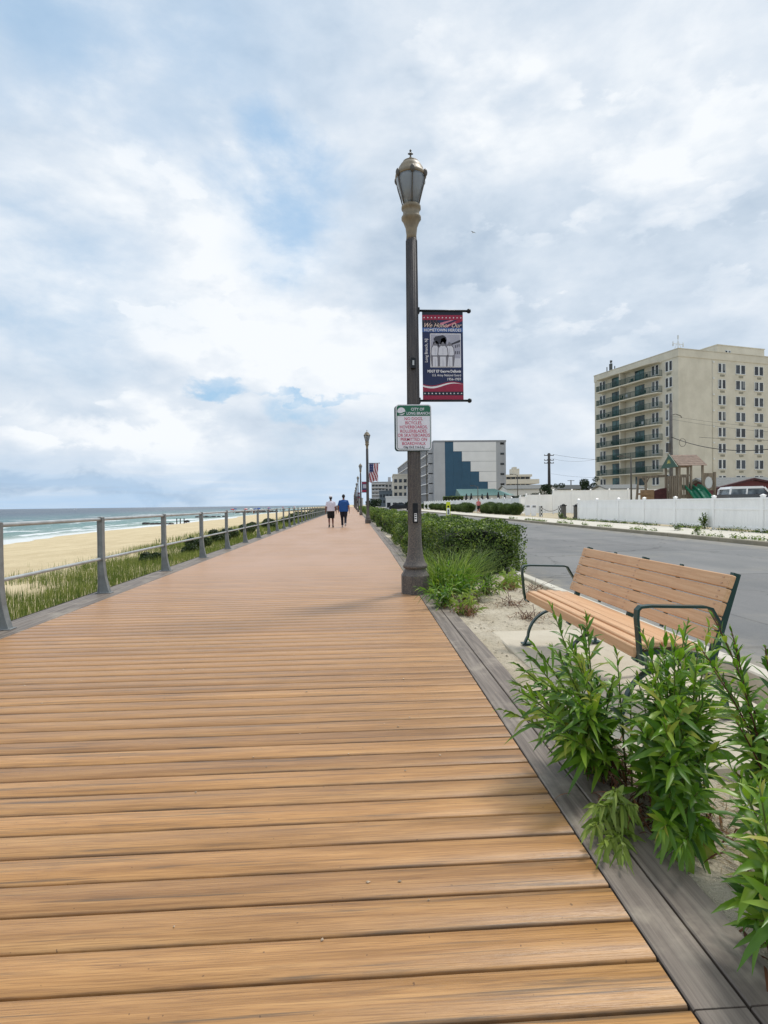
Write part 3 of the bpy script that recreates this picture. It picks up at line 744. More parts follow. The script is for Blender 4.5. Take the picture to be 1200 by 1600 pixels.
# black hatch cover with white sticker, and the little outlet box: parts of the first lamp only
b = MB(); b.box(-0.035, 0.035, -0.112, -0.082, 0.98, 1.25, bev=0.004); pl = b.build('service_plate', M_black, lamp)
b = MB(); b.box(-0.016, 0.018, -0.118, -0.113, 1.0, 1.11); b.build('sticker', M_white, pl)
b = MB(); b.box(-0.012, 0.012, -0.119, -0.1185, 1.03, 1.045); b.box(-0.012, 0.012, -0.119, -0.1185, 1.06, 1.075); b.box(-0.012, 0.012, -0.119, -0.1185, 1.085, 1.10); b.build('sticker_print', M_black, pl)
b = MB(); b.box(-0.045, 0.028, -0.125, -0.075, 3.09, 3.24, bev=0.008); pl = b.build('outlet_box', M_black, lamp)
b = MB(); b.box(-0.02, 0.004, -0.130, -0.1255, 3.135, 3.20); b.build('outlet_cover', M_steel, pl)

# ------------------------------------------------------------------ banner on the first lamp
LX, LY = 0.87, 7.76
def star(mb, x, z, r, y, mat):
    pts = []
    for k in range(10):
        rr = r if k % 2 == 0 else r*0.4; th = math.pi/2+math.pi*k/5
        pts.append((x+rr*math.cos(th), y, z+rr*math.sin(th)))
    mb.add(pts+[(x, y, z)], [(k, (k+1) % 10, 10) for k in range(10)], mat)
bw0, bw1, bz0, bz1 = 0.135, 0.705, 2.665, 3.93
nav = simple('banner_navy', srgb(30, 44, 84), 0.6, 0, 0.06); mar = simple('banner_maroon', srgb(150, 34, 66), 0.6, 0, 0.06)
blu = simple('banner_blue', srgb(48, 92, 158), 0.6, 0, 0.05); wht = simple('banner_white', srgb(236, 234, 236), 0.6, 0, 0.03)
pnk = simple('banner_pale_red', srgb(206, 130, 150), 0.6, 0, 0.08); drk = simple('banner_dark', srgb(22, 30, 48), 0.6, 0, 0.05)
gry = simple('photo_grey', srgb(172, 172, 186), 0.6, 0, 0.1); lgt = simple('photo_light', srgb(214, 214, 222), 0.6, 0, 0.06); dgy = simple('photo_dark', srgb(52, 54, 66), 0.6, 0, 0.15)
gld = simple('banner_script', srgb(232, 206, 190), 0.6, 0, 0.05); skn = simple('photo_skin', srgb(120, 118, 126), 0.6, 0, 0.1)
BM = [nav, mar, blu, wht, pnk, drk, gry, lgt, dgy, gld, skn]
bn = thing('hero_banner', 'navy and maroon veteran banner with a black and white photo on the nearest lamp post', 'banner', (LX, LY, 0))
b = MB()
W_, H_ = bw1-bw0, bz1-bz0
def bx_(u): return bw0+u*W_
def bz_(v): return bz1-v*H_
nx = 16; vs = []
def bend(x_): return 0.0
b.box(bw0, bw1, -0.002, 0.002, bz0, bz1, 0)
def q2(mb, u0, u1, v0, v1, mat, lay): y_ = -0.002-0.0012*lay; mb.add([(bx_(u0), y_, bz_(v1)), (bx_(u1), y_, bz_(v1)), (bx_(u1), y_, bz_(v0)), (bx_(u0), y_, bz_(v0))], [(0, 1, 2, 3)], mat)
cl = b.build('cloth', BM, bn)
b = MB()
q2(b, 0, 1, 0.0, 0.055, 5, 1); q2(b, 0, 1, 0.055, 0.11, 1, 1)
for k in range(11): star(b, bx_(0.05+0.09*k), bz_(0.085), 0.013, -0.0045, 3)
# faded flag field behind the script
def poly(mb, pts, mat, lay): y_ = -0.002-0.0012*lay; mb.add([(bx_(u), y_, bz_(v)) for u, v in reversed(pts)], [tuple(range(len(pts)))], mat)
poly(b, [(0.0, 0.11), (0.36, 0.11), (0.46, 0.16), (0.46, 0.19), (0, 0.19)], 5, 1)
poly(b, [(0.42, 0.145), (0.70, 0.11), (0.78, 0.11), (0.47, 0.165)], 4, 1)
poly(b, [(0.50, 0.18), (0.88, 0.11), (1.0, 0.11), (1.0, 0.12), (0.62, 0.19)], 1, 1)
poly(b, [(0.56, 0.185), (0.80, 0.13), (0.84, 0.13), (0.60, 0.19)], 4, 2)
for r_ in range(3):
    for k in range(5): star(b, bx_(0.05+0.075*k+0.02*r_), bz_(0.122+0.018*r_), 0.006, -0.0045, 4)
q2(b, 0, 1, 0.195, 0.242, 2, 1)
# bottom wave, stars and stripes
N = 16
top = [(i/N, 0.805+0.022*math.sin(2*math.pi*(i/N*0.95+0.05))) for i in range(N+1)]
poly(b, top+[(1, 1), (0, 1)], 1, 1)
for i in range(N):
    a0, a1 = top[i], top[i+1]; th0 = 0.004+0.016*math.sin(math.pi*i/N*0.8+0.9); th1 = 0.004+0.016*math.sin(math.pi*(i+1)/N*0.8+0.9)
    poly(b, [(a0[0], a0[1]+0.012), (a1[0], a1[1]+0.012), (a1[0], a1[1]+0.012+th1), (a0[0], a0[1]+0.012+th0)], 3, 2)
q2(b, 0, 1, 0.895, 0.935, 5, 2)
for k in range(11): star(b, bx_(0.05+0.09*k), bz_(0.915), 0.014, -0.0062, 3)
b.build('printed_pattern', BM, bn)
b = MB()
ty = -0.0075
b.text('We Honor Our', 0.088, bx_(0.48), bz_(0.192), ty, 0, shear=0.45, sx=0.92, bold=0.0004)
b.build('script_lettering', [gld], bn)
b = MB()
b.text('HOMETOWN HEROES', 0.056, bx_(0.5), bz_(0.236), ty, 0, sx=0.94, bold=0.0008)
b.text('Long Branch, NJ', 0.058, bx_(0.125), bz_(0.575), ty, 0, align='LEFT', rot=math.pi/2, sx=0.86, bold=0.0006)
b.text('MSGT E7 George DeBonis', 0.050, bx_(0.94), bz_(0.685), ty, 0, align='RIGHT', sx=0.86, bold=0.0016)
b.text('U.S. Army National Guard', 0.046, bx_(0.94), bz_(0.727), ty, 0, align='RIGHT', sx=0.82, bold=0.0003)
b.text('1956-1959', 0.050, bx_(0.94), bz_(0.772), ty, 0, align='RIGHT', sx=0.92, bold=0.0006)
b.build('lettering', [wht], bn)
b = MB()      # the old photograph: pale frame, tree, barrack, figures in pale uniforms
q2(b, 0.19, 0.945, 0.258, 0.628, 3, 1); q2(b, 0.205, 0.93, 0.266, 0.62, 6, 2)
q2(b, 0.205, 0.93, 0.53, 0.62, 7, 3)
rr = random.Random(5)
def blobp(cu, cv, ru, rv, mat, lay, n=11, j=0.22, rr=rr):
    poly(b, [(cu+ru*(1+j*rr.uniform(-1, 1))*math.cos(2*math.pi*k/n), cv-rv*(1+j*rr.uniform(-1, 1))*math.sin(2*math.pi*k/n)) for k in range(n)][::-1], mat, lay)
blobp(0.44, 0.33, 0.15, 0.05, 8, 4); blobp(0.33, 0.39, 0.08, 0.05, 8, 4); blobp(0.52, 0.36, 0.08, 0.06, 8, 4); blobp(0.29, 0.45, 0.05, 0.05, 8, 4)
poly(b, [(0.70, 0.37), (0.93, 0.325), (0.93, 0.352), (0.70, 0.385)], 8, 4); poly(b, [(0.74, 0.38), (0.93, 0.352), (0.93, 0.52), (0.80, 0.50)], 6, 4)
for k in range(3):
    q2(b, 0.80+0.045*k, 0.82+0.045*k, 0.385-0.006*k, 0.415-0.006*k, 8, 5); q2(b, 0.80+0.045*k, 0.82+0.045*k, 0.45, 0.485, 8, 5)
for cx, s_, lay in ((0.31, 0.8, 5), (0.50, 1.0, 7), (0.665, 0.92, 6)):
    g_ = 1.22; poly(b, [(cx-0.05*s_*g_, 0.375), (cx+0.05*s_*g_, 0.375), (cx+0.10*s_*g_, 0.42), (cx+0.115*s_*g_, 0.51), (cx+0.09*s_*g_, 0.62), (cx-0.09*s_*g_, 0.62), (cx-0.115*s_*g_, 0.51), (cx-0.10*s_*g_, 0.42)], 10, lay-0.5)
    blobp(cx, 0.375, 0.036*s_, 0.024*s_, 10, lay, 10, 0.04)
    poly(b, [(cx-0.05*s_, 0.375+0.020*s_), (cx+0.05*s_, 0.375+0.020*s_), (cx+0.10*s_, 0.42), (cx+0.115*s_, 0.49), (cx+0.07*s_, 0.50), (cx+0.075*s_, 0.62), (cx-0.075*s_, 0.62), (cx-0.07*s_, 0.50), (cx-0.115*s_, 0.49), (cx-0.10*s_, 0.42)], 7, lay)
    poly(b, [(cx-0.075*s_, 0.500), (cx+0.075*s_, 0.500), (cx+0.075*s_, 0.510), (cx-0.075*s_, 0.510)], 8, lay+1)
    poly(b, [(cx-0.004, 0.42), (cx+0.004, 0.42), (cx+0.004, 0.49), (cx-0.004, 0.49)], 6, lay+1)
    poly(b, [(cx-0.004, 0.53), (cx+0.004, 0.53), (cx+0.006, 0.62), (cx-0.006, 0.62)], 6, lay+1)
b.build('portrait_print', BM, bn)
for z_, nm in ((bz1-0.012, 'top_arm'), (bz0+0.008, 'bottom_arm')):
    b = MB(); b.tube([(0.06, 0, z_), (0.78, 0, z_)], 0.016, 10); b.ell((0.79, 0, z_), (0.032, 0.032, 0.032), 0, 12, 8); b.box(0.045, 0.10, -0.035, 0.035, z_-0.04, z_+0.04, bev=0.006)
    b.build(nm, M_black, bn)

# ------------------------------------------------------------------ regulation sign
sg = thing('regulation_sign', 'white and green city rules sign strapped to the nearest lamp post', 'sign', (LX-0.012, LY-0.115, 0))
def rrect(x0, x1, z0, z1, r, n=6):
    out = []
    for cx, cz, a0 in ((x1-r, z1-r, 0), (x0+r, z1-r, 90), (x0+r, z0+r, 180), (x1-r, z0+r, 270)):
        for k in range(n+1):
            th = rad(a0+90*k/n); out.append((cx+r*math.cos(th), cz+r*math.sin(th)))
    return out
sgreen = simple('sign_green', srgb(20, 100, 74), 0.4, 0, 0.05); sred = simple('sign_red', srgb(196, 44, 88), 0.45, 0, 0.05); swhite = simple('sign_white', srgb(226, 226, 234), 0.35, 0, 0.03)
sx0, sx1, sz0, sz1 = -0.245, 0.245, 1.975, 2.60
b = MB(); b.prism(rrect(sx0, sx1, sz0, sz1, 0.045), -0.003, 0.0, 0); b.build('sign_panel', [swhite], sg, recalc=True)
b = MB()      # thin green keyline
o_ = rrect(sx0+0.013, sx1-0.013, sz0+0.013, sz1-0.013, 0.036); i_ = rrect(sx0+0.020, sx1-0.020, sz0+0.020, sz1-0.020, 0.030); n = len(o_)
b.add([(x_, -0.0045, z_) for x_, z_ in o_]+[(x_, -0.0045, z_) for x_, z_ in i_], [(k, (k+1) % n, (k+1) % n+n, k+n) for k in range(n)])
top_ = [p_ for p_ in rrect(sx0+0.020, sx1-0.020, sz0+0.02, sz1-0.020, 0.030) if p_[1] > sz1-0.08]
b.add([(x_, -0.0045, z_) for x_, z_ in top_]+[(sx0+0.020, -0.0045, sz1-0.155), (sx1-0.020, -0.0045, sz1-0.155)], [tuple(range(len(top_)))+(len(top_), len(top_)+1)])
b.build('green_header', [sgreen], sg)
b = MB()
b.text('CITY OF', 0.052, 0.055, sz1-0.082, -0.006, 0, bold=0.001, sx=0.95); b.text('LONG BRANCH', 0.052, 0.062, sz1-0.138, -0.006, 0, bold=0.001, sx=0.86)
b.lathe([(0.0, 0), (0.052, 0.0001)], 20, c=(-0.16, 0, 0)) if False else None
b.add([(-0.168+0.055*math.cos(2*math.pi*k/20), -0.006, sz1-0.092+0.052*math.sin(2*math.pi*k/20)) for k in range(20)], [tuple(range(20))])
b.build('header_lettering', [swhite], sg)
b = MB()
wv_ = [(-0.218+0.1*k/8, sz1-0.108-0.010*math.sin(k/8*math.pi*1.4)) for k in range(9)]
b.add([(x_, -0.0075, z_) for x_, z_ in wv_]+[(x_, -0.0075, z_-0.016) for x_, z_ in reversed(wv_)], [tuple(range(18))]); b.build('wave_emblem', [sgreen], sg)
b = MB()
for k, line in enumerate(['NO DOGS,', 'BICYCLES,', 'HOVERBOARDS,', 'ROLLERBLADES,', 'OR SKATEBOARDS', 'PERMITTED ON', 'BOARDWALK']):
    b.text(line, 0.061, 0.0, sz1-0.214-0.0565*k, -0.006, 0, sx=0.86, bold=0.0002)
b.build('rules_lettering', [sred], sg)
b = MB(); b.text('City Ord 116-5-I-J', 0.042, 0.0, sz0+0.030, -0.006, 0, sx=0.92, bold=0.0008); b.build('ordinance_lettering', [M_black], sg)
# a second panel of the same size a little behind, facing the other way, and two straps
b = MB(); b.prism(rrect(sx0-0.018, sx1-0.018, sz0-0.012, sz1-0.012, 0.045), 0.022, 0.026, 0); b.build('rear_panel', [simple('sign_back_green', srgb(52, 84, 80), 0.5, 0.2)], sg, recalc=True)
for z_ in (2.1, 2.48): b = MB(); b.box(-0.10, 0.12, 0.002, 0.021, z_-0.012, z_+0.012); b.build('strap', M_steel, sg)

# ------------------------------------------------------------------ draped flag and small dark banner further down
red_ = simple('flag_red', srgb(150, 40, 58), 0.7, 0, 0.1); wh_ = simple('flag_white', srgb(222, 212, 216), 0.7, 0, 0.06); bl_ = simple('flag_blue', srgb(38, 52, 104), 0.7, 0, 0.1)
def flag(loc, label):
    r = thing('flag_banner', label, 'flag', loc)
    nx, nz = 26, 32; w, h = 0.62, 1.22; b = MB(); vs = []
    for j in range(nz+1):
        v = j/nz
        for i in range(nx+1):
            u = i/nx; ww = w*(1-0.10*v*math.sin(v*3))
            vs.append((0.12+u*ww-0.05*v*v+0.03*math.sin(v*6+u*3)*v, 0.05*math.sin(u*9+v*3)*(0.3+v), 3.93-v*h*(0.98+0.05*math.sin(u*7))))
    cols = {0: [], 1: [], 2: []}; b.add(vs, [], 0)
    for j in range(nz):
        for i in range(nx):
            u, v = (i+0.5)/nx, (j+0.5)/nz
            if v < 0.46 and u < 0.50-0.06*math.sin(v*8): m_ = 1 if (i+2*(j//2)) % 5 == 0 and j % 4 == 1 else 2
            else: m_ = int((u*7.5-v*3.2+0.6*math.sin(v*6)+20)) % 2
            a = j*(nx+1)+i; b.f.append((a, a+nx+1, a+nx+2, a+1)); b.mi.append(m_ if m_ != 0 else 0); b.sm.append(True)
    b.build('cloth', [red_, wh_, bl_], r)
    b = MB(); b.tube([(0.05, 0, 3.95), (0.80, 0, 3.95)], 0.016, 8); b.ell((0.8, 0, 3.95), (0.03, 0.03, 0.03)); b.build('arm', M_black, r)
flag((0.98+0.06, lamps_y[1]), 'draped stars and stripes flag hanging from the second lamp post')
for k in (2, 4, 6):
    r = thing('dark_banner', {2: 'small dark banner on the third lamp post', 4: 'dark banner on the fifth lamp post', 6: 'tiny dark banner on the seventh lamp post'}[k], 'banner', (1.04+0.012*k, lamps_y[k]))
    b = MB(); b.box(0.13, 0.70, -0.01, 0.01, 2.67, 3.9); b.build('cloth', nav, r)
    b = MB(); b.box(0.13, 0.70, -0.014, -0.0105, 2.72, 2.95); b.box(0.13, 0.70, -0.014, -0.0105, 3.7, 3.86); b.build('maroon_stripe', mar, r)
    b = MB(); b.box(0.25, 0.66, -0.014, -0.0105, 3.15, 3.6); b.build('portrait_print', gry, r)
    b = MB(); b.tube([(0.05, 0, 3.92), (0.78, 0, 3.92)], 0.016, 6); b.tube([(0.05, 0, 2.66), (0.78, 0, 2.66)], 0.016, 6); b.build('arm', M_black, r)

# ------------------------------------------------------------------ railing
rl = thing('railing', 'grey metal railing with flared posts along the seaward edge', 'railing', (-3.62, 0, 0))
def post_mb(simple_=False):
    b = MB()
    prof = [(0.0, 0.19, 0.0), (0.04, 0.17, 0.01), (0.12, 0.135, 0.03), (0.25, 0.100, 0.05), (0.45, 0.078, 0.065), (0.75, 0.070, 0.07), (1.06, 0.074, 0.062), (1.10, 0.074, 0.06)]
    vs = []
    for z_, w, s_ in prof:
        c = 0.055*(1-min(1, z_/0.35))*0.6-0.02
        th = 0.034
        w *= 0.85; vs += [(c-w/2, -th, z_), (c+w/2, -th, z_), (c+w/2, th, z_), (c-w/2, th, z_)]
    k = len(prof)
    b.add(vs, [(4*i+j, 4*i+(j+1) % 4, 4*i+4+(j+1) % 4, 4*i+4+j) for i in range(k-1) for j in range(4)]+[(3, 2, 1, 0), tuple(4*k-4+j for j in range(4))])
    if not simple_:
        for s_ in (-1, 1):
            vs = []
            for z_, w, _ in prof:      # raised rim along both edges of each face
                c = 0.055*(1-min(1, z_/0.35))*0.6-0.02
                w *= 0.85; vs += [(c+s_*w/2-0.007, -0.041, z_), (c+s_*w/2+0.007, -0.041, z_), (c+s_*w/2+0.007, 0.041, z_), (c+s_*w/2-0.007, 0.041, z_)]
            b.add(vs, [(4*i+j, 4*i+(j+1) % 4, 4*i+4+(j+1) % 4, 4*i+4+j) for i in range(k-1) for j in range(4)]+[(3, 2, 1, 0), tuple(4*k-4+j for j in range(4))])
        b.box(-0.095, 0.125, -0.06, 0.06, 0.001, 0.014, bev=0.004)
        for z_ in (1.075, 0.50): b.tube([(-0.02, -0.05, z_), (-0.02, 0.05, z_)], 0.036, 14)
    return b
p0 = post_mb().build('post', M_post, rl, (0, 5.96, 0))
PY0 = 5.63; PS = 2.71
for k in range(-2, 100):
    if k == 0: continue
    o = p0.copy(); C.objects.link(o); o.parent = rl; o.location = (0, PY0+PS*k, 0)
b = MB()
for k in range(100, 116):
    pm = post_mb(True); off = len(b.v); b.v += [(v[0], v[1]+PY0+PS*k, v[2]) for v in pm.v]; b.f += [tuple(i+off for i in f) for f in pm.f]; b.mi += pm.mi; b.sm += pm.sm
tag(b.build('distant_posts', M_post, rl), kind='stuff')
for z_, r_, nm in ((1.075, 0.0245, 'top_rail'), (0.50, 0.0205, 'mid_rail')):
    b = MB(); b.tube([(-0.02, yy, z_) for yy in [-3]+[PY0+PS*k for k in range(-2, 116)]], r_, 12); b.build(nm, M_steel, rl)

# ------------------------------------------------------------------ bench
bench = thing('park_bench', 'tan slatted bench with dark green metal frame beside the road', 'bench', (0, 3.0, 0))
LB = 2.0
seat_prof = [(1.575, 0.405), (1.60, 0.428), (1.675, 0.438), (1.75, 0.434), (1.825, 0.424), (1.90, 0.412)]
back_a = Vector((1.985, 0.44)); back_b = Vector((2.125, 0.82))
b = MB()
for i, (u, z_) in enumerate([(1.612, 0.428), (1.688, 0.437), (1.764, 0.434), (1.840, 0.425), (1.914, 0.414)]):
    w = 0.064; b.box(u-w/2, u+w/2, 0.03, LB-0.03, z_-0.017, z_+0.017, bev=0.006)
b.box(1.560, 1.578, 0.03, LB-0.03, 0.362, 0.430, bev=0.006)
b.build('seat', M_bwood, bench)
b = MB(); nb_ = 5; ang = math.atan2(back_b.x-back_a.x, back_b.y-back_a.y)
bd = (back_b-back_a); bl = bd.length; bd.normalize()
for i in range(nb_):
    s_ = bl*(i+0.5)/nb_; c = back_a+bd*s_
    Mx = Matrix.Translation((c.x, 0, c.y)) @ Matrix.Rotation(ang, 4, 'Y')
    b.box(-0.016, 0.016, 0.0, LB-0.0, -0.0375, 0.0375, bev=0.005, M=Mx)
    for yy in (0.06, LB/2, LB-0.06):
        for dz in (-0.018, 0.018): b.box(-0.019, -0.016, yy-0.008, yy+0.008, dz-0.004, dz+0.004, 1, M=Mx)
b.build('backrest', [M_bwood, simple('bolt_head', srgb(190, 150, 120), 0.4, 0.3)], bench)
def frame_mb(arm):
    b = MB()
    # back upright behind the slats, down to the seat bearer
    b.bar((back_a.x+0.030, 0, 0.36), (back_b.x+0.038, 0, 0.875), 0.045, 0.022, up=(0, 1, 0)) if False else None
    a0 = Vector((back_a.x+0.022, 0, 0.33)); a1 = Vector((back_b.x+0.032, 0, 0.826))
    b.bar(a0, a1, 0.030, 0.042, up=(0, 1, 0)) if False else b.bar(a0, a1, 0.030, 0.042)
    # seat bearer
    pts = [(1.565, 0.35), (1.60, 0.385), (1.70, 0.402), (1.82, 0.392), (1.93, 0.372), (2.01, 0.35)]
    for p_, q_ in zip(pts, pts[1:]): b.bar((p_[0], 0, p_[1]), (q_[0], 0, q_[1]), 0.05, 0.022)
    return b
for yy in (0.035, LB*0.5, LB-0.035):
    b = frame_mb(True)
    o = b.build('end_frame' if yy != LB*0.5 else 'centre_frame', M_green, bench, (0, yy, 0))
def arc(cx, cz, r, a0, a1, n=12): return [(cx+r*math.cos(rad(a0+(a1-a0)*k/n)), cz+r*math.sin(rad(a0+(a1-a0)*k/n))) for k in range(n+1)]
def flat_path(b, pts, w, t_):
    """flat bar bent along pts in the xz plane, w wide in y, t_ thick"""
    n = len(pts); L = []; R = []
    for i in range(n):
        p = Vector(pts[i]); d = (Vector(pts[min(i+1, n-1)])-Vector(pts[max(i-1, 0)])).normalized(); nn = Vector((-d.y, d.x))*t_/2
        L.append(p+nn); R.append(p-nn)
    vs = []
    for l, r_ in zip(L, R): vs += [(l.x, -w/2, l.y), (l.x, w/2, l.y), (r_.x, w/2, r_.y), (r_.x, -w/2, r_.y)]
    b.add(vs, [(4*i+j, 4*i+(j+1) % 4, 4*i+4+(j+1) % 4, 4*i+4+j) for i in range(n-1) for j in range(4)]+[(3, 2, 1, 0), tuple(4*n-4+j for j in range(4))])
for yy in (0.0-0.03, LB+0.03):
    b = MB()     # armrest: rises from the seat front, bends flat, ends at the back upright
    flat_path(b, [(1.575, 0.345), (1.560, 0.42), (1.552, 0.52), (1.545, 0.60), (1.548, 0.645), (1.565, 0.662), (1.62, 0.666), (1.78, 0.660), (1.93, 0.655), (1.965, 0.645), (1.99, 0.60), (2.03, 0.535)], 0.042, 0.014)
    b.build('armrest', M_green, bench, (0, yy, 0))
for yy in (0.12, LB*0.5, LB-0.12):
    b = MB()     # curved legs: two bows meeting under the seat
    flat_path(b, [(1.50, -0.016), (1.60, -0.014)]+arc(1.60, 0.19, 0.205, -90, -90, 1), 0.05, 0.012) if False else None
    flat_path(b, arc(1.50, 0.20, 0.218, -88, 40, 14)+[(1.70, 0.372)], 0.045, 0.018) if False else None
    flat_path(b, [(1.52, 0.0)]+arc(1.80, 0.03, 0.255, 175, 95, 12)+[(1.84, 0.30), (1.92, 0.37)], 0.038, 0.015)
    flat_path(b, [(2.16, 0.0)]+arc(1.92, 0.03, 0.235, 5, 85, 12)+[(1.88, 0.29), (1.76, 0.385)], 0.038, 0.015)
    b.box(1.49, 1.57, -0.035, 0.035, -0.018, -0.004); b.box(2.12, 2.20, -0.035, 0.035, -0.018, -0.004)
    b.build('leg', M_green, bench, (0, yy, 0))
for yy in (LB*0.27, LB*0.73):
    b = MB(); b.bar((back_a.x+0.022, 0, 0.42), (back_b.x+0.026, 0, 0.825), 0.03, 0.012); b.build('back_strap', M_green, bench, (0, yy, 0))
b = MB(); b.tube([(1.66, 0.12, 0.36), (1.66, LB-0.12, 0.36)], 0.014, 8); b.tube([(1.95, 0.12, 0.335), (1.95, LB-0.12, 0.335)], 0.014, 8); b.build('stretcher', M_green, bench)

# ------------------------------------------------------------------ solve helpers for building faces
def projx(u, y_):
    X = u*math.cos(TH)-y_*math.sin(TH); Y = u*math.sin(TH)+y_*math.cos(TH); return 600+FPX*X/Y
def along(origin, d, px, lo=-60, hi=120):
    """distance along direction d from origin at which a wall crosses image column px"""
    f = lambda t_: projx(origin[0]+d[0]*t_, origin[1]+d[1]*t_)-px
    a, b_ = lo, hi; fa = f(a)
    for _ in range(60):
        m_ = (a+b_)/2; fm = f(m_)
        if (fm > 0) == (fa > 0): a, fa = m_, fm
        else: b_ = m_
    return (a+b_)/2

# ------------------------------------------------------------------ apartment tower
AO = at(1061, 95.0); AR = rad(15); dB = (math.cos(AR), math.sin(AR)); dA = (-math.sin(AR), math.cos(AR))
ab = thing('apartment_building', 'tall cream apartment block with teal balconies behind the white fence', 'building', AO, AR)
tA = along(AO, dA, 930.5, 0, 60); ROOF = zat(1061, 545, 95.0); DB_ = 46.0
b = MB(); b.box(0, DB_, 0, tA, -0.5, ROOF-1.35); b.build('wall', M_stucco, ab)
b = MB(); b.box(-0.10, DB_+0.1, -0.10, tA+0.10, ROOF-1.35, ROOF-0.06, bev=0.04); b.box(-0.16, DB_+0.16, -0.16, tA+0.16, ROOF-0.06, ROOF+0.06)
pf = b.build('parapet', M_stucco, ab)
b = MB()
b.box(-0.07, DB_, -0.07, tA, 3.9, 4.15); b.build('band_course', M_stucco, ab)
FL = [23.1-2.79*k for k in range(9)]
def winmesh(w, h, name='w'):
    b = MB(); f = 0.07
    for x0, x1, z0, z1 in ((-w/2-f, w/2+f, -f, 0), (-w/2-f, w/2+f, h, h+f), (-w/2-f, -w/2, 0, h), (w/2, w/2+f, 0, h), (-0.14, 0.14, 0, h)):
        b.box(x0, x1, -0.075, 0.05, z0, z1)
    b.box(-w/2-0.12, w/2+0.12, -0.13, -0.0, -0.15, -0.075)
    g = MB(); g.box(-w/2, w/2, -0.02, 0.03, 0, h)
    c = MB()
    if w > 1: c.box(-w/2, -w/4, -0.0245, -0.0225, h*0.25, h)
    return b, g, c
M_frame = simple('window_frame_white', srgb(214, 216, 214), 0.5, 0, 0.05); M_vent = simple('vent_grille', srgb(150, 146, 130), 0.6, 0.1, 0.15)
M_blind = simple('window_blind', srgb(120, 124, 126), 0.6, 0, 0.2)
protoW = {}
def add_window(parent, w, h, x_, y_, z_, rz=0, vent=True, gm=None, rnd=random.Random(3)):
    key = (round(w, 2), round(h, 2), gm.name if gm else '')
    if key not in protoW:
        fb, gb, cb = winmesh(w, h); fo = fb.build('window', M_frame, parent); go = gb.build('pane', gm or M_glass, fo); co = cb.build('blind', M_blind, fo) if w > 1 else None
        protoW[key] = (fo.data, go.data, co.data if co else None)
        for o in (co, go, fo):
            if o: bpy.data.objects.remove(o)
    fd, gd, cd = protoW[key]
    f = bpy.data.objects.new('window', fd); C.objects.link(f); f.parent = parent; f.location = (x_, y_, z_); f.rotation_euler = (0, 0, rz)
    g = bpy.data.objects.new('pane', gd); C.objects.link(g); g.parent = f
    if cd and rnd.random() < 0.4:
        c = bpy.data.objects.new('blind', cd); C.objects.link(c); c.parent = f; c.scale = (rnd.choice((-1, 1)), 1, 1)
    return f
ventme = None
def add_vent(parent, x_, y_, z_, rz=0):
    global ventme
    if ventme is None:
        b = MB(); b.box(-0.5, 0.5, -0.04, 0.02, 0, 0.36)
        for k in range(5): b.box(-0.46, 0.46, -0.055, -0.041, 0.04+0.065*k, 0.075+0.065*k)
        o = b.build('air_vent', M_vent); ventme = o.data; bpy.data.objects.remove(o)
    o = bpy.data.objects.new('air_vent', ventme); C.objects.link(o); o.parent = parent; o.location = (x_, y_, z_); o.rotation_euler = (0, 0, rz)
cols = [(1122.6, 1134.4), (1150, 1165), (1179, 1193)]
colx = []
for a, b_ in cols:
    x0, x1 = along(AO, dB, a, 0, 45), along(AO, dB, b_, 0, 45); colx.append(((x0+x1)/2, x1-x0-0.14))
colx.append((colx[-1][0]+4.0, 1.7))
for (cx, w) in colx:
    for z_ in FL[:9]:
        add_window(ab, w, 1.5, cx, 0, z_+0.42); add_vent(ab, cx+0.15, 0, z_+0.42-0.72)
# face A openings, rz -90 turns a unit made for -y to face -x
def ta(px): return along(AO, dA, px, 0, 60)
cA = [((ta(938.6)+ta(947.5))/2, abs(ta(938.6)-ta(947.5))-0.14, 'w'), ((ta(1019.7)+ta(1030.7))/2, abs(ta(1019.7)-ta(1030.7))-0.14, 'w'), ((ta(1041)+ta(1052))/2, abs(ta(1041)-ta(1052))-0.14, 'v')]
for cy, w, kind_ in cA:
    for z_ in FL[:9]:
        add_window(ab, w, 1.6, 0, cy, z_+0.55, -math.pi/2)
        if kind_ == 'v': add_vent(ab, 0, cy, z_+0.55-0.72, -math.pi/2)
doorm = [((ta(957.8)+ta(971))/2, abs(ta(957.8)-ta(971))-0.1), ((ta(993.6)+ta(1008))/2, abs(ta(993.6)-ta(1008))-0.1)]
for cy, w in doorm:
    for z_ in FL[:8]:
        b = MB()
        for y0, y1, z0, z1 in ((cy-w/2, cy+w/2, z_+2.15, z_+2.22), (cy-w/2-0.05, cy-w/2, z_, z_+2.22), (cy+w/2, cy+w/2+0.05, z_, z_+2.22), (cy-0.04, cy+0.04, z_, z_+2.15)): b.box(-0.06, 0.03, y0, y1, z0, z1)
        f = b.build('balcony_door', M_green, ab)
        b = MB(); b.box(-0.03, 0.02, cy-w/2, cy+w/2, z_+0.02, z_+2.14); b.build('pane', M_gglass, f)
y0b, y1b = ta(1035.5), ta(941.5); PJ = 1.5
sl = [(0.0, y0b), (-PJ*0.62, y0b+0.2), (-PJ, y0b+2.2), (-PJ, y1b-0.1), (0.0, y1b)]
M_balglass = simple('balcony_mesh_panel', srgb(40, 74, 68), 0.4, 0.1, 0.2)
rf_ = random.Random(8)
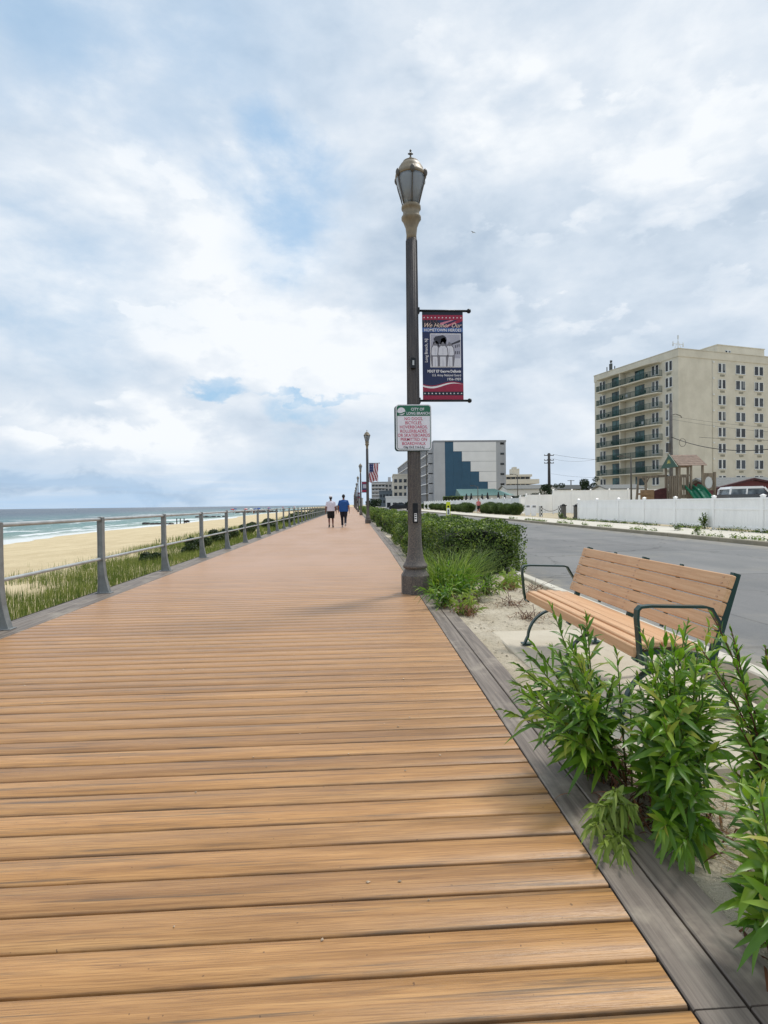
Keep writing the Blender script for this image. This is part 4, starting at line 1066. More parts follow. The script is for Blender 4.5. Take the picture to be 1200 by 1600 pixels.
for k, z_ in enumerate([ROOF-1.32]+FL[:7]):
    b = MB(); b.prism(sl, z_-0.2, z_-0.0, axis='z'); 
    nm = 'balcony_slab' if k else 'roof_canopy'
    o = b.build(nm, M_stucco, ab, recalc=True)
    if k == 0: continue
    b = MB()
    for p_, q_ in zip(sl, sl[1:]):
        p3, q3 = Vector((p_[0]*0.96, p_[1], z_)), Vector((q_[0]*0.96, q_[1], z_)); L = (q3-p3).length; n_ = max(1, int(L/0.16))
        up = Vector((0, 0, 1)); b.bar(p3+up*1.05, q3+up*1.05, 0.05, 0.05); b.bar(p3+up*0.12, q3+up*0.12, 0.04, 0.03)
        for i in range(n_+1):
            c = p3.lerp(q3, i/n_); w_ = 0.06 if i % 8 == 0 else 0.036; b.bar(c, c+up*1.05, w_, w_, up=(0, 1, 0))
    b.build('railing', M_teal, o)
    for q in range(rf_.choice((3, 4, 5))):
        b = MB(); cy = rf_.uniform(y0b+2, y1b-1.5); cx = -rf_.uniform(0.6, 1.1); h_ = rf_.uniform(0.4, 0.5)
        b.box(cx-0.25, cx+0.25, cy-0.25, cy+0.25, z_+h_-0.04, z_+h_); b.box(cx+0.2, cx+0.25, cy-0.25, cy+0.25, z_+h_, z_+h_+0.5)
        for sx_ in (-0.23, 0.21):
            for sy_ in (-0.23, 0.21): b.box(cx+sx_, cx+sx_+0.03, cy+sy_, cy+sy_+0.03, z_, z_+h_-0.04)
        b.build('balcony_chair', rf_.choice((M_green, M_black, M_white, M_green)), ab)
ydv = ta(978)
b = MB()
for z_ in FL[:8]: b.box(-PJ*0.9, 0, ydv-0.09, ydv+0.09, z_+0.002, z_+2.79-0.205)
b.build('divider_wall', M_stucco, ab)
b = MB()
for x_ in (along(AO, dB, 1118, 0, 45)-0.6,):
    b.tube([(x_, -0.06, 4.2), (x_, -0.06, ROOF-1.4)], 0.05, 6)
b.build('downpipe', M_stucco, ab)
xq = along(AO, dB, 1115, 0, 45)
for z_ in FL[:8]: b = MB(); b.box(xq-0.16, xq+0.16, -0.2, 0, z_+1.95, z_+2.2); b.build('exhaust_vent', M_frame, ab)
xr = along(AO, dB, 1168, 0, 45)
b = MB(); b.box(xr, xr+12, 6, 16, ROOF, ROOF+3.4); b.box(xr-0.1, xr+12.1, 5.9, 16.1, ROOF+3.4, ROOF+3.55); pz = b.build('penthouse', M_stucco, ab)
add_window(ab, 1.3, 1.3, xr+2.6, 6, ROOF+1.2)
b = MB(); b.tube([(0.8, 0.8, ROOF), (0.8, 0.8, ROOF+2.3)], 0.06, 6); b.tube([(-0.3, 0.8, ROOF+1.0), (1.9, 0.8, ROOF+1.0)], 0.05, 6)
for dx in (-0.3, 1.9): b.tube([(dx, 0.8, ROOF+0.6), (dx, 0.8, ROOF+1.35)], 0.09, 6)
b.tube([(0.0, 0.8, ROOF), (0.8, 0.8, ROOF+1.6), (1.6, 0.8, ROOF)], 0.035, 5); b.box(0.72, 0.88, 0.72, 0.88, ROOF+1.9, ROOF+2.5); b.build('roof_antenna', M_frame, ab)
ya = ta(953)
b = MB(); b.box(0.3, 0.6, ya-0.3, ya+0.3, ROOF, ROOF+1.5); b.box(0.3, 0.6, ya-0.25, ya+0.1, ROOF+1.7, ROOF+2.1); b.tube([(0.45, ya, ROOF), (0.45, ya, ROOF+2.2)], 0.06, 6)
b.tube([(0.45, ya+1.1, ROOF), (0.45, ya+1.1, ROOF+1.1)], 0.1, 6); b.tube([(0.45, ya-1.1, ROOF), (0.45, ya-1.1, ROOF+0.8)], 0.1, 6); b.build('roof_antenna', simple('antenna_dark', srgb(70, 74, 72), 0.6), ab)

# ------------------------------------------------------------------ hotel with the blue stepped panel
HO = at(679, 153.0); ht = thing('hotel_building', 'grey six storey hotel with blue stepped panel on its end wall', 'building', HO)
hx = lambda px: along(HO, (1, 0), px, -5, 60)
hz_ = lambda py: zat(700, py, 153.0)
W3 = hx(791.2); HT = hz_(688); HL = 110.0
M_hgrey = simple('hotel_grey_stucco', srgb(180, 181, 184), 0.8, 0, 0.05, 0.5); M_hwhite = simple('hotel_white_panel', srgb(228, 227, 226), 0.8, 0, 0.04, 0.4)
M_hblue = simple('hotel_blue_panel', srgb(50, 86, 110), 0.7, 0, 0.07, 0.5); M_hcap = simple('hotel_parapet_cap', srgb(140, 142, 146), 0.6)
b = MB(); b.box(0, W3, 0, HL, -0.5, HT-0.5); b.build('wall', M_siding, ht)
b = MB(); b.box(-0.1, W3+0.1, -0.1, HL, HT-0.5, HT); b.build('parapet', M_hcap, ht)
b = MB(); b.box(-0.02, hx(696), -0.12, -0.0, 0, HT-0.55); b.build('corner_slab', M_hgrey, ht)
stx = [696, 709, 722.4, 735.8, 748.9, 762.4]; sty = [689.8, 705.3, 721, 737, 753]
b = MB(); z0 = 0
for i in range(5):
    zt = hz_(sty[i]); b.box(hx(stx[i])+0.02, hx(stx[i+1]), -0.10, 0, 0, zt-0.02)
for k in range(1, 6): b.box(hx(696)+0.02, hx(stx[min(5, k)])-0.02, -0.115, -0.1, hz_(sty[0])-2.74*k, hz_(sty[0])-2.74*k+0.04)
b.build('blue_stepped_panel', M_hblue, ht)
b = MB()
for i in range(5):
    zt = hz_(sty[i]); zb = hz_(sty[i+1]) if i < 4 else 0
    b.box(hx(stx[i+1])+0.06, hx(776)-0.02, -0.09, 0, zb+0.07, zt-0.03)
b.build('white_panel', M_hwhite, ht)
for k in range(5):
    b = MB(); z_ = hz_(sty[0]+2+16*k); b.box(hx(784.2)-0.3, hx(788.5), -0.05, 0.0, z_-0.55, z_); b.build('window', M_glass, ht)
FH = 2.74
b = MB()
for k in range(0, 7): 
    z_ = HT-0.5-FH*k; b.box(-1.3, 0, 2.6, HL-2, z_-0.28, z_)
b.build('balcony_slab', M_hwhite, ht)
b = MB()
for j in range(0, 26): b.box(-1.25, 0, 2.6+4.1*j, 2.8+4.1*j, 0, HT-0.8)
b.build('balcony_fin', M_hgrey, ht)
for k in range(6):
    for j in range(13):
        z_ = HT-0.5-FH*(k+1); y_ = 2.8+4.1*j
        b = MB(); b.box(-0.06, 0, y_+0.5, y_+3.3, z_+0.05, z_+2.15); f = b.build('window', M_glass, ht)
        b = MB(); b.box(-1.22, -1.18, y_, y_+3.9, z_+0.9, z_+0.97)
        for q in range(4): b.box(-1.22, -1.18, y_+0.9*q, y_+0.06+0.9*q, z_, z_+0.9)
        if (k*13+j) < 40: b.build('balcony_rail', M_hgrey, f)
b = MB(); b.tube([(0, 0, 0), (0, 0, 18)], 0.14, 8); b.tube([(0, 0, 17.9), (-0.5, -1.5, 18.2)], 0.07, 6); 
r = thing('utility_mast', 'thin dark mast in front of the hotel balconies', 'pole', at(667.5, 140)); b.build('shaft', M_darktrim, r); b = MB(); b.box(-0.2, 0.2, -0.2, 0.2, 0.0, 0.4, bev=0.05); b.build('footing', M_conc, r)

def slim_pole(px, Y, ztop, label, arm=True):
    r = thing('light_pole', label, 'pole', at(px, Y)); b = MB(); b.tube([(0, 0, 0), (0, 0, ztop)], [0.11, 0.07], 8); b.build('shaft', M_darktrim, r)
    if arm: b = MB(); b.tube([(0, 0, ztop-0.1), (-0.6, 0, ztop+0.15), (-1.0, 0, ztop+0.15)], 0.04, 6); b.box(-1.5, -0.9, -0.12, 0.12, ztop+0.08, ztop+0.22); b.build('lamp_arm', M_darktrim, r)
    b = MB(); b.lathe([(0.2, 0), (0.2, 0.15), (0.12, 0.3)], 8); b.build('base', M_darktrim, r)
slim_pole(747, 110, zat(747, 760, 110), 'short slim pole in front of the green roofed pavilion')
slim_pole(809, 112, zat(809, 742, 112), 'slim pole standing before the white house')
slim_pole(986.5, 60, zat(986.5, 715, 60), 'slim pole in front of the apartment balconies', True)

# ------------------------------------------------------------------ pavilion, houses and distant buildings
def wall_building(name, label, px0, px1, pytop, Y, depth, wallm, rz=0.0):
    o = at(px0, Y); o1 = at(px1, Y); w = math.hypot(o1[0]-o[0], o1[1]-o[1]); ang = -TH+rz
    r = thing(name, label, 'building', o, ang)
    return r, w, zat((px0+px1)/2, pytop, Y)
M_groof = simple('green_standing_seam', srgb(96, 134, 130), 0.45, 0.3, 0.1); M_cream = simple('cream_stucco_far', srgb(206, 200, 186), 0.85, 0, 0.05, 0.3)
M_shg = shingle_mat('grey_shingle', srgb(112, 114, 112), srgb(130, 132, 130)); M_fwhite = simple('white_siding', srgb(222, 222, 220), 0.7, 0, 0.04)
r, w, zt = wall_building('pavilion', 'low white pavilion with pale green metal roof', 720, 797, 763, 120, 8, None)
b = MB(); b.box(0.8, w-1.6, 0.5, 8, -0.2, zt-1.55); b.build('wall', M_fwhite, r)
b = MB(); b.add([(0, -0.3, zt-1.5), (w+1, -0.3, zt-1.5), (w+1, 9, zt-1.5), (0, 9, zt-1.5), (-0.4, 4, zt), (w-2.6, 4, zt)], [(0, 1, 5, 4), (1, 2, 5), (2, 3, 4, 5), (3, 0, 4), (0, 3, 2, 1)])
for k in range(26):
    x_ = 0.3+(w-0.6)*k/25; x2 = -0.4+(w-2.2)*k/25; b.bar((x_, -0.28, zt-1.46), (x2, 3.95, zt+0.03), 0.05, 0.06)
b.build('roof', M_groof, r)
for k in range(5):
    b = MB(); b.box(2.0+k*1.9, 3.0+k*1.9, 0.42, 0.5, 0.6, 1.9); b.build('window', M_glass, r)
um_l = ['folded dark parasol at the left end of the pavilion', 'second folded dark parasol from the left before the pavilion', 'third folded dark parasol before the pavilion', 'fourth folded dark parasol before the pavilion', 'fifth folded dark parasol, under the right roof slope', 'folded dark parasol at the right end of the pavilion']
um0 = None
for (px, top), lb in zip([(729, 771), (736.5, 770), (753.5, 771.5), (762, 769), (779, 768), (789, 771)], um_l):
    z_ = zat(px, top, 105)
    if um0 is None:
        um0 = thing('patio_umbrella', lb, 'umbrella', at(px, 105), 0, 'folded parasols in front of the pavilion')
        b = MB(); b.tube([(0, 0, 0), (0, 0, 2.7)], 0.04, 6); b.build('pole', M_black, um0)
        b = MB(); b.lathe([(0.05, 1.1), (0.28, 1.25), (0.34, 1.5), (0.22, 2.4), (0.10, 2.85), (0.16, 2.9), (0.02, 3.1)], 8); b.build('canopy', simple('folded_canvas', srgb(40, 42, 46), 0.9), um0)
        b = MB(); b.lathe([(0.35, 0), (0.35, 0.1), (0.06, 0.16)], 10); b.build('base', M_black, um0); h0 = 3.1; um0.scale = (1, 1, z_/3.1)
    else: dup(um0, at(px, 105), label=lb, scale=(1, 1, z_/3.1))
def gable_house(name, label, px0, px1, py_r, py_e, Y, depth, wm, rm, wins=()):
    r, w, zr = wall_building(name, label, px0, px1, py_r, Y, depth, wm); ze = zat((px0+px1)/2, py_e, Y)
    b = MB(); b.box(0, w, 0, depth, -0.3, ze); b.add([(0, 0, ze), (0, depth, ze), (0.0, depth/2, zr-0.1), (w, 0, ze), (w, depth, ze), (w, depth/2, zr-0.1)], [(0, 2, 1), (3, 4, 5)]); b.build('wall', wm, r)
    b = MB()
    for y0, z0, y1, z1 in ((-0.4, ze-0.12, depth/2, zr), (depth+0.4, ze-0.12, depth/2, zr)):
        b.add([(-0.4, y0, z0), (w+0.4, y0, z0), (w+0.4, y1, z1), (-0.4, y1, z1), (-0.4, y0, z0+0.14), (w+0.4, y0, z0+0.14), (w+0.4, y1, z1+0.14), (-0.4, y1, z1+0.14)], [(0, 3, 2, 1), (4, 5, 6, 7), (0, 1, 5, 4), (2, 3, 7, 6), (1, 2, 6, 5), (3, 0, 4, 7)])
    b.build('roof', rm, r)
    for (a, b0, z0, z1) in wins:
        m = MB(); m.box(a, b0, -0.05, 0, z0, z1); f = m.build('window', M_frame, r); m = MB(); m.box(a+0.08, b0-0.08, -0.07, -0.0505, z0+0.08, z1-0.08); m.build('pane', M_glass, f)
    return r
gable_house('white_house', 'low white house with grey roof behind dark bushes', 793, 850, 757.5, 763.5, 130, 9, M_fwhite, M_shg, [(0.9, 1.8, 1.9, 2.9), (3.0, 4.6, 1.9, 2.9), (5.2, 6.4, 2.0, 3.0)])
gable_house('grey_roof_house', 'house with dark grey roof behind the tall white fence', 873, 912, 757.5, 764, 135, 9, M_fwhite, simple('dark_shingle', srgb(74, 78, 78), 0.9), [(1, 2, 1.5, 2.5)])
gable_house('dark_roof_house', 'low dark roofed house right of the tiered building', 838, 868, 757, 764, 160, 9, M_fwhite, simple('dark_shingle2', srgb(66, 68, 68), 0.9), [(1, 2, 1.5, 2.5)])
gable_house('garden_shed', 'pale shed roof showing above the tall white fence', 950, 1004, 757.5, 763, 72, 5, M_fwhite, M_shg, [(1, 1.6, 1, 1.6)])
# tiered cream building
r, w, zt = wall_building('tiered_building', 'cream building with stepped terraces and a roof block', 790, 846, 741, 300, 20, M_cream)
b = MB(); lv = [(0, w*0.75, zt-1.2, zt), (0, w*0.95, zt-5.0, zt-2.6), (0, w*0.98, zt-9.4, zt-6.6), (0, w*0.9, -0.5, zt-11)]
for x0, x1, z0, z1 in lv: b.box(x0, x1, 0, 20, z0, z1)
b.box(0.5, w*0.72, 1.5, 20, zt-11, zt-1.2); b.build('wall', M_cream, r)
for zz in (zt-2.5, zt-6.4, zt-10.8):
    for k in range(6):
        if k*w/7.5+1 < w*0.7: 
            b = MB(); b.box(1+k*w/7.5, 1+(k+0.8)*w/7.5, 1.35, 1.5, zz+0.1, zz+1.2); b.build('window', M_glass, r)
b = MB(); b.box(w*0.22, w*0.42, 2, 9, zt, zt+3.2); b.box(w*0.27, w*0.36, 3, 8, zt+3.2, zt+4.2); b.build('roof_block', M_cream, r)
# distant row left of the lamp post
def block(name, label, px0, px1, py, Y, depth, wm, rows, colsn, z_first=2.0, extra=None):
    r, w, zt = wall_building(name, label, px0, px1, py, Y, depth, wm)
    b = MB(); b.box(0, w, 0, depth, -0.5, zt); b.box(-0.15, w+0.15, -0.15, depth, zt, zt+0.4); b.build('wall', wm, r)
    for i in range(rows):
        z_ = zt-0.8-(zt-z_first)*(i+0.75)/rows; hh = (zt-z_first)/rows*0.5
        for j in range(colsn):
            x0 = w*(j+0.2)/colsn; x1 = w*(j+0.8)/colsn
            m = MB(); m.box(x0, x1, -0.06, 0, z_, z_+hh); m.build('window', M_glass, r)
    if extra: extra(r, w, zt)
    return r
def ex1(r, w, zt):
    b = MB(); b.box(w*0.55, w*1.0, 2, 9, zt+0.4, zt+2.0); b.build('roof_block', M_cream, r)
    b = MB(); b.box(w*0.45, w*1.05, -2.5, -0.16, 0, zt*0.62); b.build('annex', M_hwhite, r)
block('white_apartment_block', 'cream four storey block just left of the lamp post', 615, 660, 742, 190, 20, M_cream, 4, 6, extra=ex1)
def ex2(r, w, zt):
    b = MB(); b.box(w*0.7, w*0.82, 3, 9, zt+0.4, zt+3.2); b.build('roof_block', M_hgrey, r)
    b = MB()
    for k in range(6): b.box(0, w*0.6, -1.0, -0.16, zt-1.2-2.1*k, zt-0.4-2.1*k)
    b.build('balcony_slab', M_hgrey, r)
M_fg = simple('distant_grey_wall', srgb(158, 158, 158), 0.85, 0, 0.08, 0.3)
block('grey_block', 'long grey apartment block far down the road', 581, 618, 753.5, 330, 25, M_fg, 5, 7, extra=ex2)
block('glass_block', 'low bluish glass fronted building before the grey block', 593, 618, 767.5, 260, 20, simple('bluish_wall', srgb(98, 110, 120), 0.6, 0, 0.1), 2, 5)
block('low_white_shop', 'low white building with flat canopy beside the road', 603, 640, 777, 170, 10, M_fwhite, 1, 4, z_first=0.3)
block('far_beach_pavilion', 'tiny grey building at the far end of the boardwalk', 553, 566, 778.5, 420, 20, M_fg, 1, 3)

# ------------------------------------------------------------------ white vinyl fences
def fence(name, label, p0_, p1_, h, n, cap=True, midz=0.66, group='white vinyl fences across the road', h_end=None):
    d = Vector((p1_[0]-p0_[0], p1_[1]-p0_[1], 0)); L = d.length
    r = thing(name, label, 'fence', (p0_[0], p0_[1], 0), math.atan2(d.y, d.x), group)
    s_ = L/n; pd = None; ps = None
    for i in range(n+1):
        if pd is None:
            b = MB(); b.box(-0.065, 0.065, -0.065, 0.065, -0.05, h+0.06)
            b.add([(-0.08, -0.08, h+0.06), (0.08, -0.08, h+0.06), (0.08, 0.08, h+0.06), (-0.08, 0.08, h+0.06), (-0.08, -0.08, h+0.085), (0.08, -0.08, h+0.085), (0.08, 0.08, h+0.085), (-0.08, 0.08, h+0.085), (0, 0, h+0.14)], [(3, 2, 1, 0), (0, 1, 5, 4), (1, 2, 6, 5), (2, 3, 7, 6), (3, 0, 4, 7), (4, 5, 8), (5, 6, 8), (6, 7, 8), (7, 4, 8)])
            o = b.build('post', M_vinyl, r); pd = o.data
        else: o = bpy.data.objects.new('post', pd); C.objects.link(o); o.parent = r
        o.location = (i*s_, 0, 0)
        if i < n:
            if ps is None:
                b = MB(); b.box(0.066, s_-0.066, -0.045, 0.045, h-0.07, h+0.0); b.box(0.066, s_-0.066, -0.045, 0.045, 0.06, 0.16)
                if midz: b.box(0.066, s_-0.066, -0.04, 0.04, h*midz-0.04, h*midz+0.04)
                k = int((s_-0.13)/0.15); wd = (s_-0.132)/k
                for j in range(k): b.box(0.066+j*wd+0.004, 0.066+(j+1)*wd-0.004, -0.014, 0.014, 0.15, h-0.06)
                b.box(0.07, s_-0.07, -0.006, 0.006, 0.15, h-0.06)
                o = b.build('panel', M_vinyl, r); ps = o.data
            else: o = bpy.data.objects.new('panel', ps); C.objects.link(o); o.parent = r
            o.location = (i*s_, 0, 0)
    return r
fence('vinyl_fence', 'low white panelled fence running along the far sidewalk at the right', (15.66, 37.9), (15.66, 11.8), 1.33, 9)
fence('vinyl_fence', 'white fence behind the ornamental grasses', at(812, 60), at(663, 135), 1.75, 26, midz=None)
fence('vinyl_fence', 'white fence panel running from the grasses to the taller fence', at(813, 60), at(822, 62), 1.9, 1, midz=None)
fence('vinyl_fence', 'middle height white fence beyond the sandy lot', at(822.6, 62), at(864, 62), 2.1, 2, midz=None)
fence('vinyl_fence', 'tallest white fence behind the sandy lot', at(864.6, 61.5), at(1040, 61.5), zat(931, 765.5, 61.5), 6, midz=None)

# sandy lot: gate posts, checkered posts with a chain, meter boxes
M_stone = simple('dark_stone_post', srgb(92, 90, 86), 0.85, 0, 0.3, 8, 0.01, 30)
gp = None
for px, py, Y, lb in ((880.5, 787, 42.5, 'stone gate post with dark cap, left one'), (900.5, 787.5, 40.5, 'stone gate post with dark cap beside the low fence')):
    z_ = zat(px, py, Y)
    r = thing('gate_post', lb, 'gate post', at(px, Y), 0, 'stone gate posts')
    b = MB(); b.box(-0.2, 0.2, -0.2, 0.2, 0, 0.16, bev=0.01); b.box(-0.15, 0.15, -0.15, 0.15, 0.16, z_-0.16, bev=0.015); b.build('shaft', M_stone, r)
    b = MB(); b.box(-0.19, 0.19, -0.19, 0.19, z_-0.16, z_-0.09, bev=0.01); b.lathe([(0.15, 0), (0.10, 0.05), (0.05, 0.09)], 8, c=(0, 0, z_-0.09)); b.build('cap', M_black, r)
r = thing('metal_gate', 'open black metal gate leaf behind the stone gate post', 'gate', at(901.5, 42.5), rad(-4))
b = MB()
for k in range(9): b.bar((0.1+0.16*k, 0, 0.08), (0.1+0.16*k, 0, 1.12), 0.11, 0.02, up=(0, 1, 0))
for z_ in (0.15, 0.6, 1.08): b.bar((0.05, 0, z_), (1.5, 0, z_), 0.03, 0.06)
b.build('leaf', M_black, r); b = MB(); b.box(0.0, 0.06, -0.03, 0.03, 0, 1.15); b.build('hinge_post', M_black, r)
chk = MATS.setdefault('chk', None)
m, tt, p = mat_base('checkered_paint'); oc = tt.new('ShaderNodeTexCoord').outputs['Object']; ck = tt.new('ShaderNodeTexChecker'); tt.put(ck.inputs[0], tt.vm('ADD', oc, (0.07, 0.07, 0.0))); ck.inputs['Scale'].default_value = 6.5
ck.inputs[1].default_value = srgb(226, 226, 222); ck.inputs[2].default_value = srgb(44, 44, 44); tt.put(p.inputs['Base Color'], ck.outputs[0]); M_chk = m
cps = []
for px, Y, lb in ((845, 49, 'checkered parking post at the left of the sandy lot'), (875.5, 44.5, 'checkered parking post beside the stone gate post')):
    r = thing('checkered_post', lb, 'post', at(px, Y), 0, 'checkered posts'); cps.append(at(px, Y))
    b = MB(); b.box(-0.13, 0.13, -0.13, 0.13, 0, 0.92, bev=0.008); b.build('shaft', M_chk, r); b = MB(); b.box(-0.15, 0.15, -0.15, 0.15, 0.92, 0.96); b.build('cap', M_white, r)
b = MB(); pts = [Vector((cps[0][0]+(cps[1][0]-cps[0][0])*t_, cps[0][1]+(cps[1][1]-cps[0][1])*t_, 0.85-0.35*4*t_*(1-t_))) for t_ in [i/40 for i in range(41)]]
for p_, q_ in zip(pts[::1], pts[1::1]): b.tube([p_, p_.lerp(q_, 0.7)], 0.022, 5)
tag(b.build('chain', M_darktrim), 'dark chain slung between the two checkered posts', 'chain')
for px, Y, lb in ((824.5, 54, 'white meter cabinet by the big grass clump'), (834, 52, 'white meter cabinet next to the checkered post')):
    r = thing('meter_cabinet', lb, 'utility box', at(px, Y), -TH, 'white meter cabinets')
    b = MB(); b.box(-0.2, 0.2, -0.15, 0.15, 0, 1.02, bev=0.01); b.build('body', M_white, r); b = MB(); b.box(-0.15, 0.15, -0.162, -0.151, 0.78, 0.95); b.build('door', simple('cabinet_grey', srgb(128, 130, 132), 0.5), r)

# ------------------------------------------------------------------ utility poles and wires
M_upole = simple('weathered_pole', srgb(98, 96, 94), 0.85, 0, 0.25, 3)
P1 = at(1049, 55.0); P1z = zat(1049, 628.5, 55.0)
r = thing('utility_pole', 'weathered wooden utility pole in front of the apartment block', 'utility pole', P1, 0, 'utility poles')
b = MB(); b.tube([(0, 0, 0), (0, 0, P1z)], [0.19, 0.14], 10); b.build('shaft', M_upole, r)
b = MB(); b.tube([(0, 0, zat(1049, 649, 55)), (0.5, 0, zat(1049, 647, 55)), (1.0, 0, zat(1049, 650, 55)), (1.1, 0, zat(1049, 653, 55))], 0.04, 6); b.build('lamp_arm', M_darktrim, r)
b = MB(); b.box(-0.28, -0.15, -0.2, 0.1, 6.0, 6.9, bev=0.02); b.build('junction_box', M_darktrim, r)
P2 = at(858.5, 110.0); P2z = zat(858.5, 708, 110.0)
r = thing('utility_pole', 'dark utility pole with three crossarms beyond the tall fence', 'utility pole', P2, 0, 'utility poles')
b = MB(); b.tube([(0, 0, 0), (0, 0, P2z)], [0.34, 0.24], 10); b.build('shaft', simple('dark_pole', srgb(64, 62, 62), 0.85, 0, 0.2), r)
for py in (709.5, 717, 721.5):
    z_ = zat(858.5, py, 110.0)-0.25; b = MB(); b.bar((-0.95, 0, z_), (0.95, 0, z_), 0.12, 0.14)
    for k in range(4): b.lathe([(0.05, 0), (0.07, 0.08), (0.03, 0.16)], 6, c=(-0.9+0.6*k, 0, z_+0.07))
    b.build('crossarm', M_darktrim, r)
P3 = at(892.5, 210.0); r = thing('utility_pole', 'small far utility pole above the grey roof', 'utility pole', P3, 0, 'utility poles')
b = MB(); zz = zat(892, 750, 210); b.tube([(0, 0, 0), (0, 0, zz)], 0.22, 8); b.build('shaft', M_darktrim, r); b = MB(); b.bar((-1.3, 0, zz-0.2), (1.3, 0, zz-0.2), 0.15, 0.18); b.build('crossarm', M_darktrim, r)
def wire(label, a, c, sag, r_, name='wire', mat=None, n=24):
    a = Vector(a); c = Vector(c); b = MB(); b.tube([a.lerp(c, i/n)-Vector((0, 0, sag*4*(i/n)*(1-i/n))) for i in range(n+1)], r_, 5)
    return tag(b.build(name, mat or M_black), label, 'wire', 'overhead wires')
E = lambda px, Y, py: (*at(px, Y), zat(px, py, Y))
wire('thick black cable drooping right from the wooden pole', E(1050, 54.8, 683), E(1290, 40, 684), 1.1, 0.035)
wire('upper thin wire running right from the wooden pole', E(1050, 54.8, 650), E(1290, 42, 672), 0.25, 0.010)
wire('lower thin wire running right from the wooden pole', E(1050, 54.8, 655), E(1290, 42, 680), 0.25, 0.010)
wire('short middle wire above the thick cable', E(1093, 52, 683), E(1290, 42, 689), 0.1, 0.016)
wire('wire from the top crossarm to the apartment block', E(866, 110, 710), E(935, 112, 718), 0.15, 0.022)
wire('second wire from the crossarm to the apartment block', E(862, 110, 716), E(935, 112, 716.5), 0.6, 0.016)
wire('thin wire low across the sky left of the apartment block', E(862, 110, 740), E(935, 112, 746), 0.2, 0.016)
b = MB(); cc = Vector(E(1067, 53.8, 692)); rr_ = 0.33
b.tube([cc+Vector((rr_*math.cos(2*math.pi*k/20), 0, rr_*1.15*math.sin(2*math.pi*k/20)+0.03)) for k in range(21)], 0.020, 5, cap=False); tag(b.build('cable_coil', M_black), 'round coil of cable hanging beside the wooden pole', 'cable', 'overhead wires')

# ------------------------------------------------------------------ wooden playset with green slides
YP = 33.0; PO = at(1062, YP); mpp = YP/FPX
pg = thing('playset', 'weathered wooden playset with roofed tower and green slides behind the white fence', 'playset', PO, -TH)
px_ = lambda px: (px-1062)*mpp
pl_ = lambda px: (px-1062+21)*mpp
pz_ = lambda py: H+(782.3-py)*mpp
FLR = pz_(773)
def pbars(name, bars, w=0.09, mat=None):
    b = MB()
    for a, c in bars: b.bar(a, c, w, w)
    return b.build(name, mat or M_wood, pg)
TW, TD = px_(1098), 1.6
for x_ in (0.0, TW*0.5, TW):
    for y_ in (0.0, TD): pbars('post', [((x_, y_, 0), (x_, y_, pz_(727)))], 0.10)
b = MB(); b.box(0, TW+0.6, 0.0, TD, FLR-0.12, FLR-0.03); b.box(0, TW+0.6, -0.06, -0.02, FLR-0.2, FLR); b.build('deck', M_wood, pg)
b = MB()      # side rail of the tower, seen on its left
for k in range(7): y_ = 0.12+k*(TD-0.2)/6.5; b.box(-0.09, -0.06, y_, y_+0.12, FLR-0.35, pz_(742.5))
b.box(-0.059, -0.03, 0, TD, pz_(745)-0.05, pz_(745)+0.05); b.box(-0.059, -0.03, 0, TD, FLR+0.1, FLR+0.2)
b.build('railing', M_wood, pg)
b = MB()
for k in range(4): x_ = 0.1+k*0.13; b.box(x_-0.035, x_+0.035, -0.07, -0.04, FLR, pz_(743))
b.box(0, TW*0.5, -0.04, 0.0, pz_(743)-0.05, pz_(743)+0.06); b.build('railing', M_wood, pg)
b = MB()
for k in range(9): x_ = 0.1+k*0.15; b.box(x_-0.035, x_+0.035, TD+0.05, TD+0.08, FLR, pz_(743))
b.box(0, TW, TD+0.0501-0.04, TD+0.05, pz_(743)-0.05, pz_(743)+0.06); b.build('railing', M_wood, pg)
pbars('brace', [((-0.03, 0.06, FLR-0.75), (-0.03, 0.55, FLR-0.2)), ((-0.03, TD-0.06, FLR-0.75), (-0.03, TD-0.55, FLR-0.2))], 0.08)
# roof: ridge along x, slatted
RZ, EZ = pz_(709.5), pz_(728); x0, x1 = px_(1059), px_(1100)
b = MB()
for side in (-1, 1):
    for k in range(6):
        a = k/6; c = (k+0.84)/6; ym = TD/2
        ya_, za_ = ym+side*(TD/2+0.18)*(1-a), EZ+(RZ-EZ)*a; yc_, zc_ = ym+side*(TD/2+0.18)*(1-c), EZ+(RZ-EZ)*c
        ex = 0.10*(1-a)
        b.add([(x0-0.02, ya_, za_), (x1+ex, ya_, za_), (x1+ex, yc_, zc_), (x0-0.02, yc_, zc_), (x0-0.02, ya_, za_+0.03), (x1+ex, ya_, za_+0.03), (x1+ex, yc_, zc_+0.03), (x0-0.02, yc_, zc_+0.03)], [(0, 3, 2, 1), (4, 5, 6, 7), (0, 1, 5, 4), (2, 3, 7, 6), (1, 2, 6, 5), (3, 0, 4, 7)])
b.build('roof_slats', simple('roof_slat_wood', srgb(142, 122, 108), 0.85, 0, 0.2, 5), pg)
